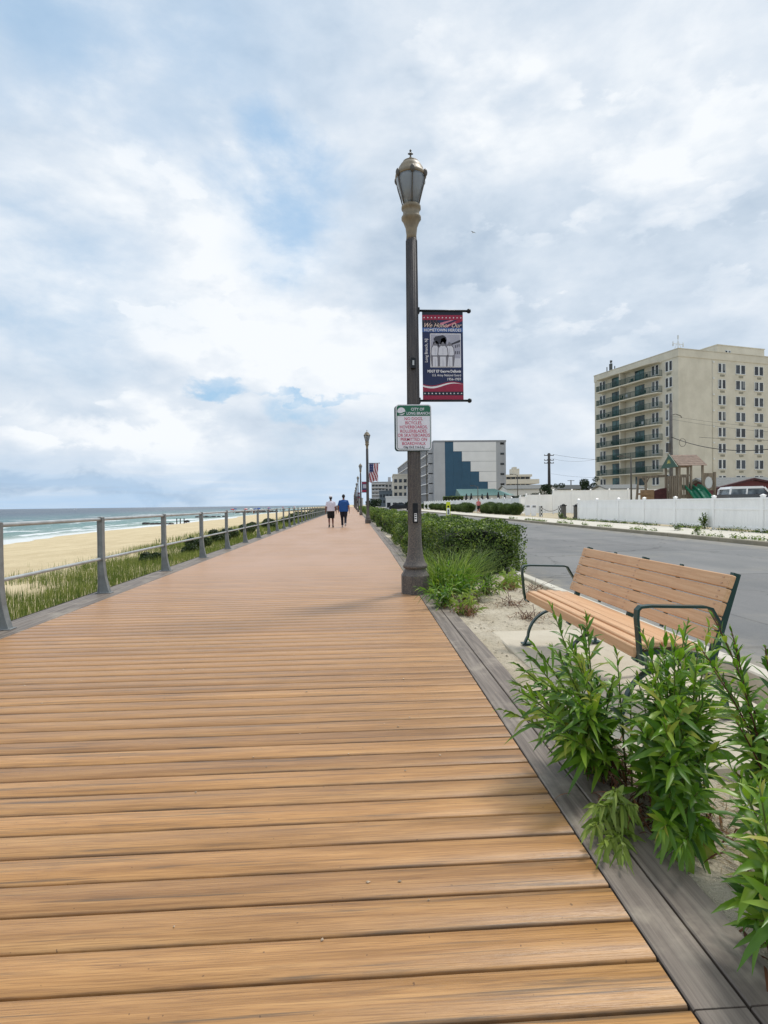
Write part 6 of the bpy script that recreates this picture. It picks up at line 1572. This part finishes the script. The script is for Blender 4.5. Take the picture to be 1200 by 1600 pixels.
def lance_plant(name, label, base, tips, leafL=0.10, leafW=0.018, step=0.011, mat=None, stem_mats=None, t0=0.12, cat='plant', dead=30, dens_top=1.0, droop=0.3, yellow=0, more=0, group='leafy weeds in the sand strip'):
    tips = list(tips)
    if more: tips += [(tp[0]+rng.normal(0, 0.07), tp[1]+rng.normal(0, 0.09), tp[2]*rng.uniform(0.62, 0.98)) for tp in tips for _ in range(more)]
    base = Vector(base); r = thing(name, label, cat, base, 0, group); B = []; D = []; U = []; LL = []; WW = []
    for ti, tip in enumerate(tips):
        tip = Vector(tip)-base; red = len(tip) > 3 if False else False
        p0 = Vector((rng.normal(0, 0.06), rng.normal(0, 0.07), -0.01)); hv = tip.z
        p1 = Vector((tip.x*0.42+p0.x*0.5, tip.y*0.42+p0.y*0.5, hv*0.62)); p2 = tip
        N_ = 10; pts = [bez(p0, p1, p2, i/N_) for i in range(N_+1)]
        b = MB(); b.tube(pts, [0.0052*(1-0.6*i/N_) for i in range(N_+1)], 6)
        b.build('stem', (stem_mats[ti] if stem_mats and ti < len(stem_mats) else M_stem), r)
        Ls = sum((pts[i+1]-pts[i]).length for i in range(N_)); n = int(Ls/step*(1-t0)); ph = rng.uniform(0, 6)
        for k in range(n):
            q = (k+rng.uniform(0, 0.8))/n; t_ = t0+(1-t0)*(q**0.85); c = bez(p0, p1, p2, min(t_, 1)); tg = (bez(p0, p1, p2, min(1, t_+0.02))-bez(p0, p1, p2, t_-0.02)).normalized()
            a = ph+k*2.39996; ref = Vector((1, 0, 0)); u = (ref-tg*ref.dot(tg)).normalized(); v = tg.cross(u); rd = u*math.cos(a)+v*math.sin(a)
            open_ = 0.95-0.72*max(0, (t_-0.55)/0.45)**1.5+rng.normal(0, 0.12)
            dd = rd*math.sin(open_)+tg*math.cos(open_)
            B.append(c); D.append(dd); U.append(tg+Vector((0, 0, 0.2))); k_ = (0.65+0.55*math.sin(math.pi*min(1, t_*0.9+0.1)))*(1-0.45*max(0, t_-0.8)/0.2)
            LL.append(leafL*k_*rng.uniform(0.55, 1.3)); WW.append(leafW*k_*rng.uniform(0.7, 1.25))
    V, F = lance_leaves(np.array(B), np.array(D), np.array(U), np.array(LL), np.array(WW), rng, droop); np_mesh('foliage', V, F, mat or L_gold, r, True)
    if dead:
        B = []; D = []; U = []
        dead = int(dead*3.5)
        for _ in range(dead):
            a = rng.uniform(0, 6.28); B.append((rng.normal(0, 0.075), rng.normal(0, 0.08), rng.uniform(0.0, 0.12))); D.append((math.cos(a), math.sin(a), rng.uniform(-0.4, 0.7))); U.append((0, 0, 1))
        V, F = lance_leaves(np.array(B), np.array(D), np.array(U), rng.uniform(0.04, 0.11, dead), np.full(dead, 0.010), rng, 0.7); np_mesh('dead_leaves', V, F, L_dead, r)
    if yellow:
        B = []; D = []; U = []
        for _ in range(yellow):
            B.append((rng.normal(0, 0.03), rng.normal(0, 0.03), rng.uniform(0.05, 0.16))); D.append((-1, rng.uniform(-0.3, 0.3), rng.uniform(0, 0.25))); U.append((0, 0, 1))
        V, F = lance_leaves(np.array(B), np.array(D), np.array(U), np.full(yellow, 0.19), np.full(yellow, 0.022), rng, 0.12); np_mesh('yellow_leaf', V, F, L_yell, r, True)
    return r
def T(px, py, Y): return (*at(px, Y), zat(px, py, Y))
def G(px, py): 
    Y = FPX*(H+0.05)/(py-hor(px)); u, y_ = at(px, Y); return (u, y_, plant_z(u, y_))
lance_plant('leafy_weed', 'leafy green weed on the border boards in front of the bench, left clump', G(950, 1222),
    [T(*a) for a in [(800, 1035, 2.55), (828, 1005, 2.6), (860, 948, 2.6), (914, 958, 2.5), (842, 1062, 2.35), (888, 1000, 2.7), (930, 1052, 2.75), (962, 1018, 2.5), (812, 1095, 2.4), (880, 1075, 2.25), (905, 1030, 2.4), (985, 1072, 2.6), (845, 1120, 2.2), (868, 1020, 2.45), (912, 1110, 2.3)]],
    0.122, 0.022, 0.020, yellow=1, more=1, dead=50)
lance_plant('leafy_weed', 'dense leafy green weed in front of the bench armrest, middle clump', G(1040, 1262),
    [T(*a) for a in [(1002, 985, 2.35), (1038, 985, 2.45), (1075, 968, 2.4), (1108, 975, 2.3), (1052, 1015, 2.2), (1090, 1015, 2.15), (1022, 1062, 2.1), (1128, 1035, 2.3), (1065, 1095, 2.0), (1000, 1130, 2.1), (1105, 1085, 2.1), (1035, 1130, 1.95), (1085, 1050, 2.5), (1060, 980, 2.6), (1120, 1000, 2.5), (1010, 1030, 2.4), (1075, 1150, 1.95), (1045, 1060, 2.3)]],
    0.132, 0.025, 0.024, dead=40, more=1)
lance_plant('leafy_weed', 'tall weed with dark red stems at the right edge', G(1225, 1370),
    [T(*a) for a in [(1112, 960, 2.05), (1142, 985, 2.0), (1150, 1040, 1.95), (1195, 1010, 1.9), (1150, 1130, 1.8), (1205, 1120, 1.7), (1232, 1060, 1.8)]],
    0.105, 0.021, 0.016, stem_mats=[M_rstem]*16, t0=0.3, dead=14, droop=0.35, more=1)
lance_plant('leafy_weed', 'broad leaved weed in the bottom right corner', G(1262, 1530),
    [T(*a) for a in [(1140, 1200, 1.62), (1185, 1230, 1.5), (1172, 1300, 1.5), (1215, 1180, 1.6), (1180, 1390, 1.42), (1200, 1330, 1.38), (1165, 1440, 1.42), (1215, 1420, 1.3), (1240, 1280, 1.4)]],
    0.125, 0.022, 0.015, dead=24, droop=0.35)
lance_plant('leafy_weed', 'small pale weed drooping over the grey border boards', G(972, 1290), [T(*a) for a in [(925, 1262, 2.02), (955, 1235, 2.05), (935, 1330, 1.88), (970, 1340, 1.86), (990, 1262, 2.0), (915, 1300, 1.95)]], 0.10, 0.02, 0.011, mat=L_pale, dead=30, droop=0.8)
lance_plant('leafy_weed', 'short dark green weed between the middle clump and the border boards', G(1062, 1310), [T(*a) for a in [(1050, 1215, 1.95), (1030, 1300, 1.85), (1090, 1240, 1.9), (1060, 1330, 1.8), (1075, 1180, 2.0), (1095, 1300, 1.85)]], 0.11, 0.022, 0.012, dead=16, droop=0.55)
# low weeds at the foot of the lamp, by the hedge end and along the strip
lance_plant('low_weed', 'low bright weed in the sand just below the long grass clump', G(728, 962), [T(*a) for a in [(705, 935, 6.6), (722, 925, 6.7), (742, 938, 6.7), (712, 952, 6.5), (752, 950, 6.7), (735, 915, 7.0)]], 0.13, 0.022, 0.02, mat=L_pale, dead=60, droop=0.5)
lance_plant('low_weed', 'bright green weed below the dark end of the hedge', G(792, 922), [T(*a) for a in [(770, 900, 8.6), (785, 890, 8.8), (800, 888, 8.9), (812, 898, 8.9), (778, 912, 8.4), (806, 912, 8.5), (792, 900, 8.6)]], 0.15, 0.026, 0.02, mat=L_pale, dead=40, droop=0.5)
lance_plant('low_weed', 'leafy weed leaning out of the long grass beside the lamp base', G(690, 940), [T(*a) for a in [(668, 905, 7.4), (680, 880, 7.6), (700, 872, 7.6), (662, 925, 7.2), (718, 888, 7.4), (735, 880, 7.7), (700, 915, 7.1), (750, 895, 7.8)]], 0.14, 0.02, 0.018, mat=L_gold, dead=50, droop=0.4)

grass_clump('long_grass', 'short green grass tuft in front of the arching clump beside the lamp', (1.25, 7.95, -0.07), 420, 0.5, 0.28, 0.42, 0.012, L_clump)
for px, py, Y, lb, mt in ((694, 930, 7.6, 'dark leafy weed spilling onto the border boards by the lamp base', L_gold), (735, 915, 8.0, 'leafy weed in the middle of the long grass clump', L_gold), (760, 905, 8.6, 'leafy weed between the long grass and the hedge end', L_wild), (700, 905, 7.8, 'leafy weed at the lamp side of the long grass clump', L_gold)):
    bs = G(px, py+25); lance_plant('low_weed', lb, bs, [(bs[0]+rng.normal(0, 0.17), bs[1]+rng.normal(0, 0.17), bs[2]+rng.uniform(0.12, 0.34)) for _ in range(12)], 0.13, 0.019, 0.018, mat=mt, dead=20, droop=0.4)
for px, py, lb in ((720, 950, 'dead brown weed stalks in front of the long grass'), (835, 925, 'small dried brown weed under the hedge end'), (800, 945, 'low dried weed scrap on the sand left of the bench'), (825, 965, 'dried leaf scrap near the far bench leg')):
    bs = G(px, py); r = thing('dried_weed', lb, 'dried weed', bs, 0, 'dried weeds on the sand'); n = 130
    B = np.stack([rng.normal(0, 0.12, n), rng.normal(0, 0.10, n), rng.uniform(0.0, 0.07, n)], 1); a = rng.uniform(0, 6.28, n); D = np.stack([np.cos(a), np.sin(a), rng.uniform(-0.1, 0.9, n)], 1)
    V, F = lance_leaves(B, D, np.tile((0, 0, 1.0), (n, 1)), rng.uniform(0.04, 0.12, n), rng.uniform(0.006, 0.014, n), rng, 0.5); np_mesh('dead_leaves', V, F, L_dead, r)
    b = MB()
    for k in range(8): b.tube([(rng.normal(0, 0.04), rng.normal(0, 0.04), 0), (rng.normal(0, 0.12), rng.normal(0, 0.12), rng.uniform(0.05, 0.2))], 0.003, 4)
    b.build('stem', M_rstem, r)

# straw, dead stalks, chips and pebbles in the sand strip
n = 5200; P = np.stack([rng.uniform(1.25, 2.85, n), rng.uniform(0.6, 14, n), np.zeros(n)], 1)
keep = vnoise(P, 1.3, 3.0) > 0.02; P = P[keep]
P2_ = np.stack([rng.normal(1.55, 0.14, 900), rng.normal(1.75, 0.28, 900), np.zeros(900)], 1); P3_ = np.stack([rng.normal(1.7, 0.25, 500), rng.normal(2.4, 0.4, 500), np.zeros(500)], 1); P4_ = np.stack([rng.normal(1.6, 0.22, 350), rng.normal(7.2, 0.35, 350), np.zeros(350)], 1)
P = np.concatenate([P, P2_, P3_, P4_]); P = P[(P[:, 0] > 1.2) & (P[:, 0] < 2.84) & ~((P[:, 0] > 1.34) & (P[:, 0] < 2.52) & (P[:, 1] > 2.5) & (P[:, 1] < 5.5))]
P[:, 2] = [plant_z(a, c)+0.006 for a, c in P[:, :2]]
a = rng.uniform(0, 6.28, len(P)); D = np.stack([np.cos(a), np.sin(a), rng.uniform(0, 0.35, len(P))], 1)
V, F = lance_leaves(P, D, np.tile((0, 0, 1.0), (len(P), 1)), rng.uniform(0.03, 0.11, len(P)), rng.uniform(0.002, 0.006, len(P)), rng, 0.15)
tag(np_mesh('dry_litter', V, F, L_straw), kind='stuff')
V = []; F = []
for k in range(420):
    x_, y_ = rng.uniform(1.22, 2.84), 0.8+13*rng.uniform()**1.5
    if 1.3 < x_ < 2.54 and 2.5 < y_ < 5.5: continue
    s_ = rng.uniform(0.004, 0.014); z_ = plant_z(x_, y_)+s_*0.3; o = len(V)
    for dx, dy, dz in ((1, 0, 0), (0, 1, 0), (-1, 0, 0), (0, -1, 0)): V.append((x_+dx*s_*rng.uniform(.6, 1.2), y_+dy*s_*rng.uniform(.6, 1.2), z_))
    V.append((x_, y_, z_+s_*0.7)); V.append((x_, y_, z_-s_))
    F += [(o, o+1, o+4, o+4), (o+1, o+2, o+4, o+4), (o+2, o+3, o+4, o+4), (o+3, o, o+4, o+4)]
b = MB(); b.add(V, [f[:3] for f in F]); tag(b.build('pebbles', simple('pebble', srgb(150, 140, 120), 0.9, 0, 0.5, 30)), kind='stuff')

V = []; F = []
for k in range(90):
    x_, y_ = rng.uniform(-2.6, 1.05), 0.9+9*rng.uniform()**1.4; s_ = rng.uniform(0.0025, 0.007); o = len(V); a = rng.uniform(0, 3)
    for j in range(4): V.append((x_+s_*rng.uniform(.5, 1.6)*math.cos(a+j*1.57), y_+s_*rng.uniform(.5, 1.6)*math.sin(a+j*1.57), 0.003))
    V.append((x_, y_, 0.003+s_*0.6)); F += [(o, o+1, o+4), (o+1, o+2, o+4), (o+2, o+3, o+4), (o+3, o, o+4)]
b = MB(); b.add(V, F); tag(b.build('deck_debris', simple('shell_grit', srgb(190, 170, 146), 0.9, 0, 0.6, 9)), kind='stuff')
# ornamental grass domes along the far sidewalk
og0 = None
spec = [(806, 57.5, 1.00, 'largest round grass clump, last of the row beside the white meter cabinets'), (792, 60, 0.95, 'round grass clump second from the right end of the row'), (779, 62.5, 1.0, 'round grass clump third from the right end'), (766, 66, 1.12, 'taller grass clump rising behind its neighbours'), (757, 70, 0.95, 'grass clump just right of the jogger'), (733, 74, 1.0, 'round grass clump just left of the jogger'), (727, 79, 1.15, 'tall grass clump behind the one left of the jogger'), (717, 84, 0.95, 'grass clump between the crossing sign and the jogger'), (708, 90, 0.95, 'grass clump just right of the crossing sign'), (699, 96, 0.95, 'grass clump behind the crossing sign'), (691, 103, 1.0, 'grass clump just left of the crossing sign'), (683, 111, 1.0, 'distant grass clump fourth from the lamp post'), (676, 120, 1.0, 'distant grass clump third from the lamp post'), (670, 130, 1.05, 'distant grass clump second from the lamp post'), (664, 141, 1.1, 'most distant grass clump next to the lamp post')]
for px, Y, k, lb in spec:
    if og0 is None:
        og0 = grass_clump('ornamental_grass', lb, (*at(px, Y), 0), 2600, 1.30, 0.45, 0.95, 0.028, L_orn, 'ornamental grass clumps along the far sidewalk', 'ornamental grass', 5)
        p, d = blob_pts(1800, (0, 0, 0.62), (0.78, 0.78, 0.62), rng, 0.7); V, F = leafcards(p, d*0.3+np.array([0, 0, 0.1]), 0.34, rng, 0.10, 0.5); np_mesh('outer_blades', V, F, L_orn, og0)
        b = MB(); b.ell((0, 0, 0.5), (0.62, 0.62, 0.5), 0, 12, 8); b.build('core', M_core, og0)
    else: dup(og0, (*at(px, Y), 0), rz=rng.uniform(0, 6), label=lb, scale=(k*1.05, k*1.05, k*rng.uniform(0.95, 1.08)))
# clipped hedge top and trees beyond
def tree(name, label, px, Y, ztop, lobes, n, size, mat=None, group=None, cat='tree', trunk=0.15):
    r = thing(name, label, cat, at(px, Y), 0, group); b = MB(); b.tube([(0, 0, 0), (0.05, 0, ztop*0.35), (0, 0.05, ztop*0.75)], [trunk, trunk*0.75, trunk*0.3], 8)
    for l in lobes[:6]: b.tube([(0, 0, ztop*0.3), (l[0]*0.6, l[1]*0.6, l[2]*0.9), (l[0], l[1], l[2])], [trunk*0.5, trunk*0.3, trunk*0.12], 5)
    b.build('trunk', M_bark, r); crown('crown', lobes, n, size, mat or L_dark, r, rng); return r
def rl_(n, R, z0, z1, r0, r1): return [(rng.uniform(-R, R), rng.uniform(-R, R), rng.uniform(z0, z1), *(lambda q: (q, q, q*0.8))(rng.uniform(r0, r1))) for _ in range(n)]
tree('pine_tree', 'dark pine with uneven top against the left edge of the apartment block', 921, 100, zat(925, 745, 100), rl_(16, 1.6, 1.6, zat(925, 747, 100)-0.6, 0.5, 1.0)+[(1.2, 0, zat(925, 746, 100)-0.3, 0.6, 0.6, 0.5)], 5200, 0.26)
tree('pine_tree', 'low dark tree left of the apartment block, behind the tall fence', 908, 98, 3.4, rl_(8, 1.0, 1.6, 3.0, 0.5, 0.8), 3000, 0.24)
tree('bushy_tree', 'dark bushy tree just left of the three armed utility pole', 851, 105, zat(851, 755, 105), rl_(9, 0.9, 1.6, zat(851, 757, 105)-0.4, 0.5, 0.8), 2600, 0.24)
tree('bushy_tree', 'dark bushy tree just right of the three armed utility pole', 869, 106, zat(869, 752, 106), rl_(10, 1.3, 1.6, zat(869, 755, 106)-0.4, 0.5, 0.8), 3000, 0.24)
tree('bushy_tree', 'small dark tree against the blue hotel panel', 713, 128, zat(713, 763, 128), rl_(10, 1.2, 1.0, zat(713, 766, 128)-0.4, 0.6, 0.9), 3000, 0.26)
for px, w, lb in ((810, 1.0, 'dark round bush left of three in front of the white house'), (823, 1.1, 'dark round bush, middle of three before the white house'), (836, 1.35, 'largest dark round bush before the white house')):
    r = thing('round_bush', lb, 'bush', at(px, 82), 0, 'dark bushes before the white house'); h_ = 1.35+w; crown('foliage', [(0, 0, h_/2, 0.95*w, 0.9, h_/2)], 2600, 0.17, L_dark, r, rng, flat=0.4)
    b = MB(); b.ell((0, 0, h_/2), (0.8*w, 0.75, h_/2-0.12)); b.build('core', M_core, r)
HG = at(693, 118); r = thing('clipped_hedge', 'flat topped clipped hedge behind the fence below the blue panel', 'hedge', HG, -TH); w_ = (725-693)/FPX*118; zt_ = zat(708, 775, 118)
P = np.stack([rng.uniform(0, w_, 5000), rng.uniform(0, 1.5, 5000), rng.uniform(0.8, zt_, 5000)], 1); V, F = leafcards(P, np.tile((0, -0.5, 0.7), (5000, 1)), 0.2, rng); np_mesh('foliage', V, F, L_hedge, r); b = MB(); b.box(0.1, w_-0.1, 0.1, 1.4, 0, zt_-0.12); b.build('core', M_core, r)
tree('roadside_tree', 'dark spreading tree right of the flag, far along the road', 584, 150, zat(584, 774, 150), rl_(12, 1.8, 0.9, 2.2, 0.6, 0.9), 3200, 0.3)
tree('roadside_tree', 'small dark tree behind the nearest lamp post, down the road', 641, 155, 2.6, rl_(8, 1.5, 0.8, 1.9, 0.5, 0.8), 1800, 0.3)

# weeds along the far curb and fence foot
def weedrow(name, pts, h, mat, size):
    P = []; N = []
    for (x_, y_, k) in pts:
        m_ = int(60*k); q = rng.normal(0, 1, (m_, 3))*np.array([0.10*k, 0.22*k, 0.06]); q[:, 2] = np.abs(q[:, 2])*h*6*rng.uniform(0.2, 1.0, m_); P.append(q+np.array([x_, y_, 0.0])); N.append(rng.normal(0, 1, (m_, 3)))
    V, F = leafcards(np.concatenate(P), np.concatenate(N), size, rng, 0.35, 0.5); return tag(np_mesh(name, V, F, mat), kind='stuff')
pts = [(15.45+rng.normal(0, 0.12), y_, rng.uniform(0.3, 1.4)) for y_ in np.arange(12, 40, 0.35) if mnoise.noise(Vector((y_*0.5, 2, 0))) > -0.15]
pts += [(12.42+abs(rng.normal(0, 0.08)), y_, rng.uniform(0.2, 0.9)) for y_ in np.arange(12, 44, 0.3) if mnoise.noise(Vector((y_*0.45, 9, 0))) > 0.0]
weedrow('ground_cover', pts, 0.25, L_wild, 0.09)
for px, py, Y, hh, lb in ((1101, 803, 24.6, 0.75, 'young shrub growing against the white fence at the right'), (977, 818, 33.0, 0.55, 'wiry weed at the far curb before the white fence'), (877, 800, 41.5, 0.5, 'dark weed at the curb in front of the checkered post'), (1086, 826, 21.8, 0.32, 'short weed on the far curb, right of the road'), (1058, 823, 23.2, 0.30, 'short weed on the far curb below the playset')):
    u, y_ = at(px, Y)
    if Y < 24 or px == 977 or px == 877: u = max(u, 12.5) if u < 13.5 else u
    lance_plant('curb_weed', lb, (u, y_, 0), [(u+rng.normal(0, 0.13), y_+rng.normal(0, 0.13), hh*rng.uniform(0.5, 1.0)) for _ in range(9)], 0.15, 0.05, 0.03, mat=L_wild, dead=0, group='weeds growing along the far curb and fence')

# dune grass west of the boardwalk
def duney(n, y0, y1, far=False):
    y_ = y0+(y1-y0)*rng.uniform(0, 1, n)**(1.5 if not far else 1.0); x_ = rng.uniform(-13.5, -3.95, n); P = np.stack([x_, y_, np.zeros(n)], 1)
    edge = -10.6+0.8*np.sin(y_*0.11)-0.012*y_; v = vnoise(P*np.array([1, 0.6, 1]), 0.55, 7.0)+0.5*vnoise(P, 1.6, 2.0); k = (x_-edge)
    keep = (v*1.5+k*0.32) > 0.05; keep &= rng.uniform(0, 1, n) < np.clip(0.25+k*0.3, 0.05, 1.0)
    P = P[keep]; P[:, 2] = [land_z(a, c)-0.01 for a, c in P[:, :2]]; return P
P = duney(80000, 1.0, 32); V, F = blades(len(P), P, np.full(len(P), 0.32), 0.010, 0.22, segs=2, rng=rng); tag(np_mesh('dune_grass', V, F, L_dune), kind='stuff')
P = duney(42000, 30, 150, True); V, F = blades(len(P), P, np.full(len(P), 0.4), 0.03, 0.25, segs=2, rng=rng); tag(np_mesh('distant_dune_grass', V, F, L_dune), kind='stuff')
L_bay = leafmat('bayberry_leaf', [srgb(30, 46, 24), srgb(48, 66, 32), srgb(76, 92, 48)], 0.5, 0.2, 1.2)
sp = [(352, 23.0, -6.6, 0.8), (370, 25.0, -6.8, 1.0), (385, 28.0, -6.2, 1.0), (0, 19.5, -6.8, 0.65), (0, 31.5, -6.9, 1.15), (0, 35, -6.3, 1.1), (0, 39, -7.0, 1.2), (0, 43, -6.2, 1.0), (0, 48, -7.2, 1.2), (0, 54, -6.6, 1.2), (0, 61, -7.0, 1.2), (0, 69, -6.6, 1.25)]
nm = ['nearest', 'second', 'third', 'fourth', 'fifth', 'sixth', 'seventh', 'eighth', 'ninth', 'tenth', 'eleventh', 'farthest']
order = sorted(range(len(sp)), key=lambda i: sp[i][1])
for rank, i in enumerate(order):
    _, y_, x_, k = sp[i]; k *= 0.58; z_ = land_z(x_, y_)
    r = thing('dune_shrub', f'dark green dune shrub behind the railing, {nm[rank]} along the boardwalk', 'shrub', (x_, y_, z_), 0, 'dark shrubs on the dune')
    lob = [(rng.normal(0, 0.45)*k, rng.normal(0, 0.6)*k, 0.38*k+rng.uniform(0, 0.35)*k, 0.45*k, 0.5*k, 0.36*k) for _ in range(7)]; crown('foliage', lob, 3200, 0.085+0.0012*y_, L_bay, r, rng)
    b = MB()
    for l in lob: b.tube([(0, 0, -0.05), (l[0]*0.5, l[1]*0.5, l[2]*0.5), (l[0], l[1], l[2])], [0.03, 0.02, 0.01], 5)
    b.build('stem', M_bark, r)
P = []; N = []
for k in range(90):
    y_ = rng.uniform(75, 320); x_ = rng.uniform(-9, -4.9); p, d = blob_pts(120, (x_, y_, -0.25), (0.9, 1.6, rng.uniform(0.4, 0.7)), rng); P.append(p); N.append(d)
V, F = leafcards(np.concatenate(P), np.concatenate(N), 0.38, rng); tag(np_mesh('distant_dune_scrub', V, F, L_bay), kind='stuff')

# ------------------------------------------------------------------ beach: jetties, pilings, bathers, boat, gull
def rockpile(name, label, p0_, p1_, n, s0, s1, z):
    r = thing(name, label, 'jetty', (p0_[0], p0_[1], z))
    for k in range(n):
        t_ = (k+0.5)/n; x_, y_ = (p1_[0]-p0_[0])*t_+rng.normal(0, 0.5), (p1_[1]-p0_[1])*t_+rng.normal(0, 0.5); s_ = rng.uniform(s0, s1)*(1.3 if t_ < 0.3 else 1.0)
        bm = bmesh.new(); bmesh.ops.create_icosphere(bm, subdivisions=2, radius=1)
        for v in bm.verts: v.co *= 1+0.45*mnoise.noise(v.co*1.3+Vector((k*3.1, 0, 0)))
        b = MB(); b.add([(x_+v.co.x*s_, y_+v.co.y*s_*1.1, v.co.z*s_*0.6) for v in bm.verts], [[v.index for v in f.verts] for f in bm.faces]); bm.free(); b.build('boulder', M_rock, r)
    return r
def beach(px, Y): return at(px, Y)
j0, j1 = beach(229, 122), beach(272, 120); rockpile('rock_jetty', 'dark rock jetty at the waterline with breaking foam', j0, j1, 20, 0.25, 0.5, -2.4)
j0, j1 = beach(308, 190), beach(352, 195); rockpile('rock_jetty', 'longer dark rock jetty further along the beach', j0, j1, 22, 0.4, 0.65, -2.4)
j0, j1 = beach(372, 300), beach(432, 320); rockpile('rock_jetty', 'thin distant rock jetty near the beach crowd', j0, j1, 22, 0.8, 1.3, -2.2)
for px, lb in ((276, 'left dark piling at the end of the near jetty'), (281.5, 'middle dark piling at the end of the near jetty'), (287.5, 'right dark piling at the end of the near jetty')):
    u, y_ = at(px, 122); r = thing('piling', lb, 'piling', (u, y_, -2.2), 0, 'pilings by the jetty'); b = MB(); b.tube([(0, 0, -0.3), (0, 0, 0.85)], [0.13, 0.11], 8); b.build('post', M_rock, r); b = MB(); b.lathe([(0.14, 0.85), (0.14, 0.9), (0.02, 0.95)], 8); b.build('cap', M_black, r)
u, y_ = at(292, 118); r = thing('beach_cart', 'small dark cart or bundle on the sand right of the pilings', 'cart', (u, y_, -2.15)); b = MB(); b.prism([(-0.5, 0.1), (-0.45, 0.45), (0.1, 0.6), (0.5, 0.35), (0.45, 0.1)], -0.3, 0.3); b.build('load', simple('dark_tarp', srgb(58, 52, 50), 0.8), r, recalc=True); b = MB(); b.tube([(-0.2, -0.35, 0.12), (-0.2, 0.35, 0.12)], 0.13, 10); b.build('wheel', M_black, r)
# tiny bathers and parasols
def bather_mesh(c1, c2):
    b = MB(); b.tube([(-0.1, 0, 0), (-0.09, 0.03, 0.45), (-0.08, 0, 0.88)], [0.05, 0.06, 0.09], 6, 0); b.tube([(0.12, 0.1, 0), (0.10, 0.04, 0.45), (0.08, 0, 0.88)], [0.05, 0.06, 0.09], 6, 0)
    b.tube([(0, 0, 0.8), (0, 0, 1.0)], [0.17, 0.16], 8, 1); b.tube([(0, 0, 1.0), (0, 0, 1.38), (0, 0, 1.48)], [0.15, 0.19, 0.07], 8, 2); b.tube([(-0.18, 0, 1.38), (-0.24, 0.05, 1.1), (-0.2, 0.12, 0.85)], [0.05, 0.04, 0.03], 6, 0); b.tube([(0.18, 0, 1.38), (0.25, 0.02, 1.1), (0.24, 0.1, 0.85)], [0.05, 0.04, 0.03], 6, 0); b.ell((0, 0, 1.62), (0.09, 0.1, 0.12), 0, 8, 6); b.ell((0, -0.02, 1.66), (0.095, 0.1, 0.1), 3, 8, 6)
    o = b.build('person', [sk, c1, c2, MATS['hair_dark']]); me = o.data; bpy.data.objects.remove(o); return me
cm = [simple('swim_red', srgb(180, 50, 50), 0.8), simple('swim_blue', srgb(40, 80, 150), 0.8), simple('swim_white', srgb(225, 225, 225), 0.8), simple('swim_dark', srgb(40, 44, 56), 0.8)]
bms = [bather_mesh(cm[0], cm[2]), bather_mesh(cm[1], sk), bather_mesh(cm[3], cm[3]), bather_mesh(cm[3], cm[0])]
for k in range(30):
    px = rng.uniform(352, 462); Y = rng.uniform(230, 340)*(1.0+max(0, px-400)/110); u, y_ = at(px, Y); o = bpy.data.objects.new('person', bms[k % 4]); C.objects.link(o); o.location = (u, y_, -2.15 if u < -30 else -1.7); o.rotation_euler = (0, 0, rng.uniform(0, 6))
    tag(o, 'one of the tiny bathers standing on the distant crowded beach', 'person', 'bathers on the distant beach')
ums = []
for c in (srgb(40, 70, 150), srgb(200, 60, 60), srgb(230, 228, 222), srgb(40, 130, 130)):
    m_ = simple(f'parasol_{len(ums)}', c, 0.8); b = MB(); b.tube([(0, 0, 0), (0, 0, 2.1)], 0.03, 5, 1); b.lathe([(1.15, 1.75), (0.8, 2.0), (0.02, 2.25)], 8, 0); o = b.build('beach_umbrella', [m_, M_frame]); ums.append(o.data); bpy.data.objects.remove(o)
for k in range(18):
    px = rng.uniform(360, 470); Y = rng.uniform(240, 360)*(1.0+max(0, px-400)/100); u, y_ = at(px, Y); o = bpy.data.objects.new('beach_umbrella', ums[k % 4]); C.objects.link(o); o.location = (u, y_, -2.2 if u < -30 else -1.7)
    tag(o, 'one of the tiny open parasols on the distant crowded beach', 'parasol', 'parasols on the distant beach')
u, y_ = at(118.5, 1300); r = thing('boat', 'small white boat far out on the sea near the left edge', 'boat', (u, y_, -2.5), 0.2); b = MB(); b.prism([(-4, 0.2), (-4.4, 1.3), (4.8, 1.7), (3.6, 0.2)], -1.3, 1.3); b.build('hull', M_white, r, recalc=True); b = MB(); b.box(-1.8, 1.2, -0.9, 0.9, 1.4, 3.2); b.build('cabin', M_frame, r); b = MB(); b.tube([(0, 0, 3.2), (0, 0, 5.5)], 0.08, 5); b.build('mast', M_frame, r)
u, y_ = at(744, 95); r = thing('seagull', 'small gull gliding in the sky right of the lamp', 'bird', (u, y_, zat(744, 366, 95)), rad(35)); b = MB()
b.tube([(0, -0.24, 0), (0, -0.1, 0.02), (0, 0.1, 0.02), (0, 0.22, 0.03), (0, 0.30, 0.02)], [0.02, 0.06, 0.07, 0.04, 0.01], 8); b.build('body', M_steel, r)
for s_ in (-1, 1):
    b = MB(); b.add([(s_*0.03, 0.08, 0.03), (s_*0.32, 0.16, 0.16), (s_*0.66, 0.0, 0.06), (s_*0.32, 0.03, 0.15), (s_*0.03, -0.08, 0.03), (s_*0.03, 0.08, 0.05), (s_*0.32, 0.16, 0.175), (s_*0.66, 0.0, 0.065), (s_*0.32, 0.03, 0.165), (s_*0.03, -0.08, 0.05)], [(0, 1, 3, 4), (1, 2, 3), (5, 9, 8, 6), (6, 8, 7), (0, 5, 6, 1), (1, 6, 7, 2), (2, 7, 8, 3), (3, 8, 9, 4)]); b.build('wing', M_darktrim, r)
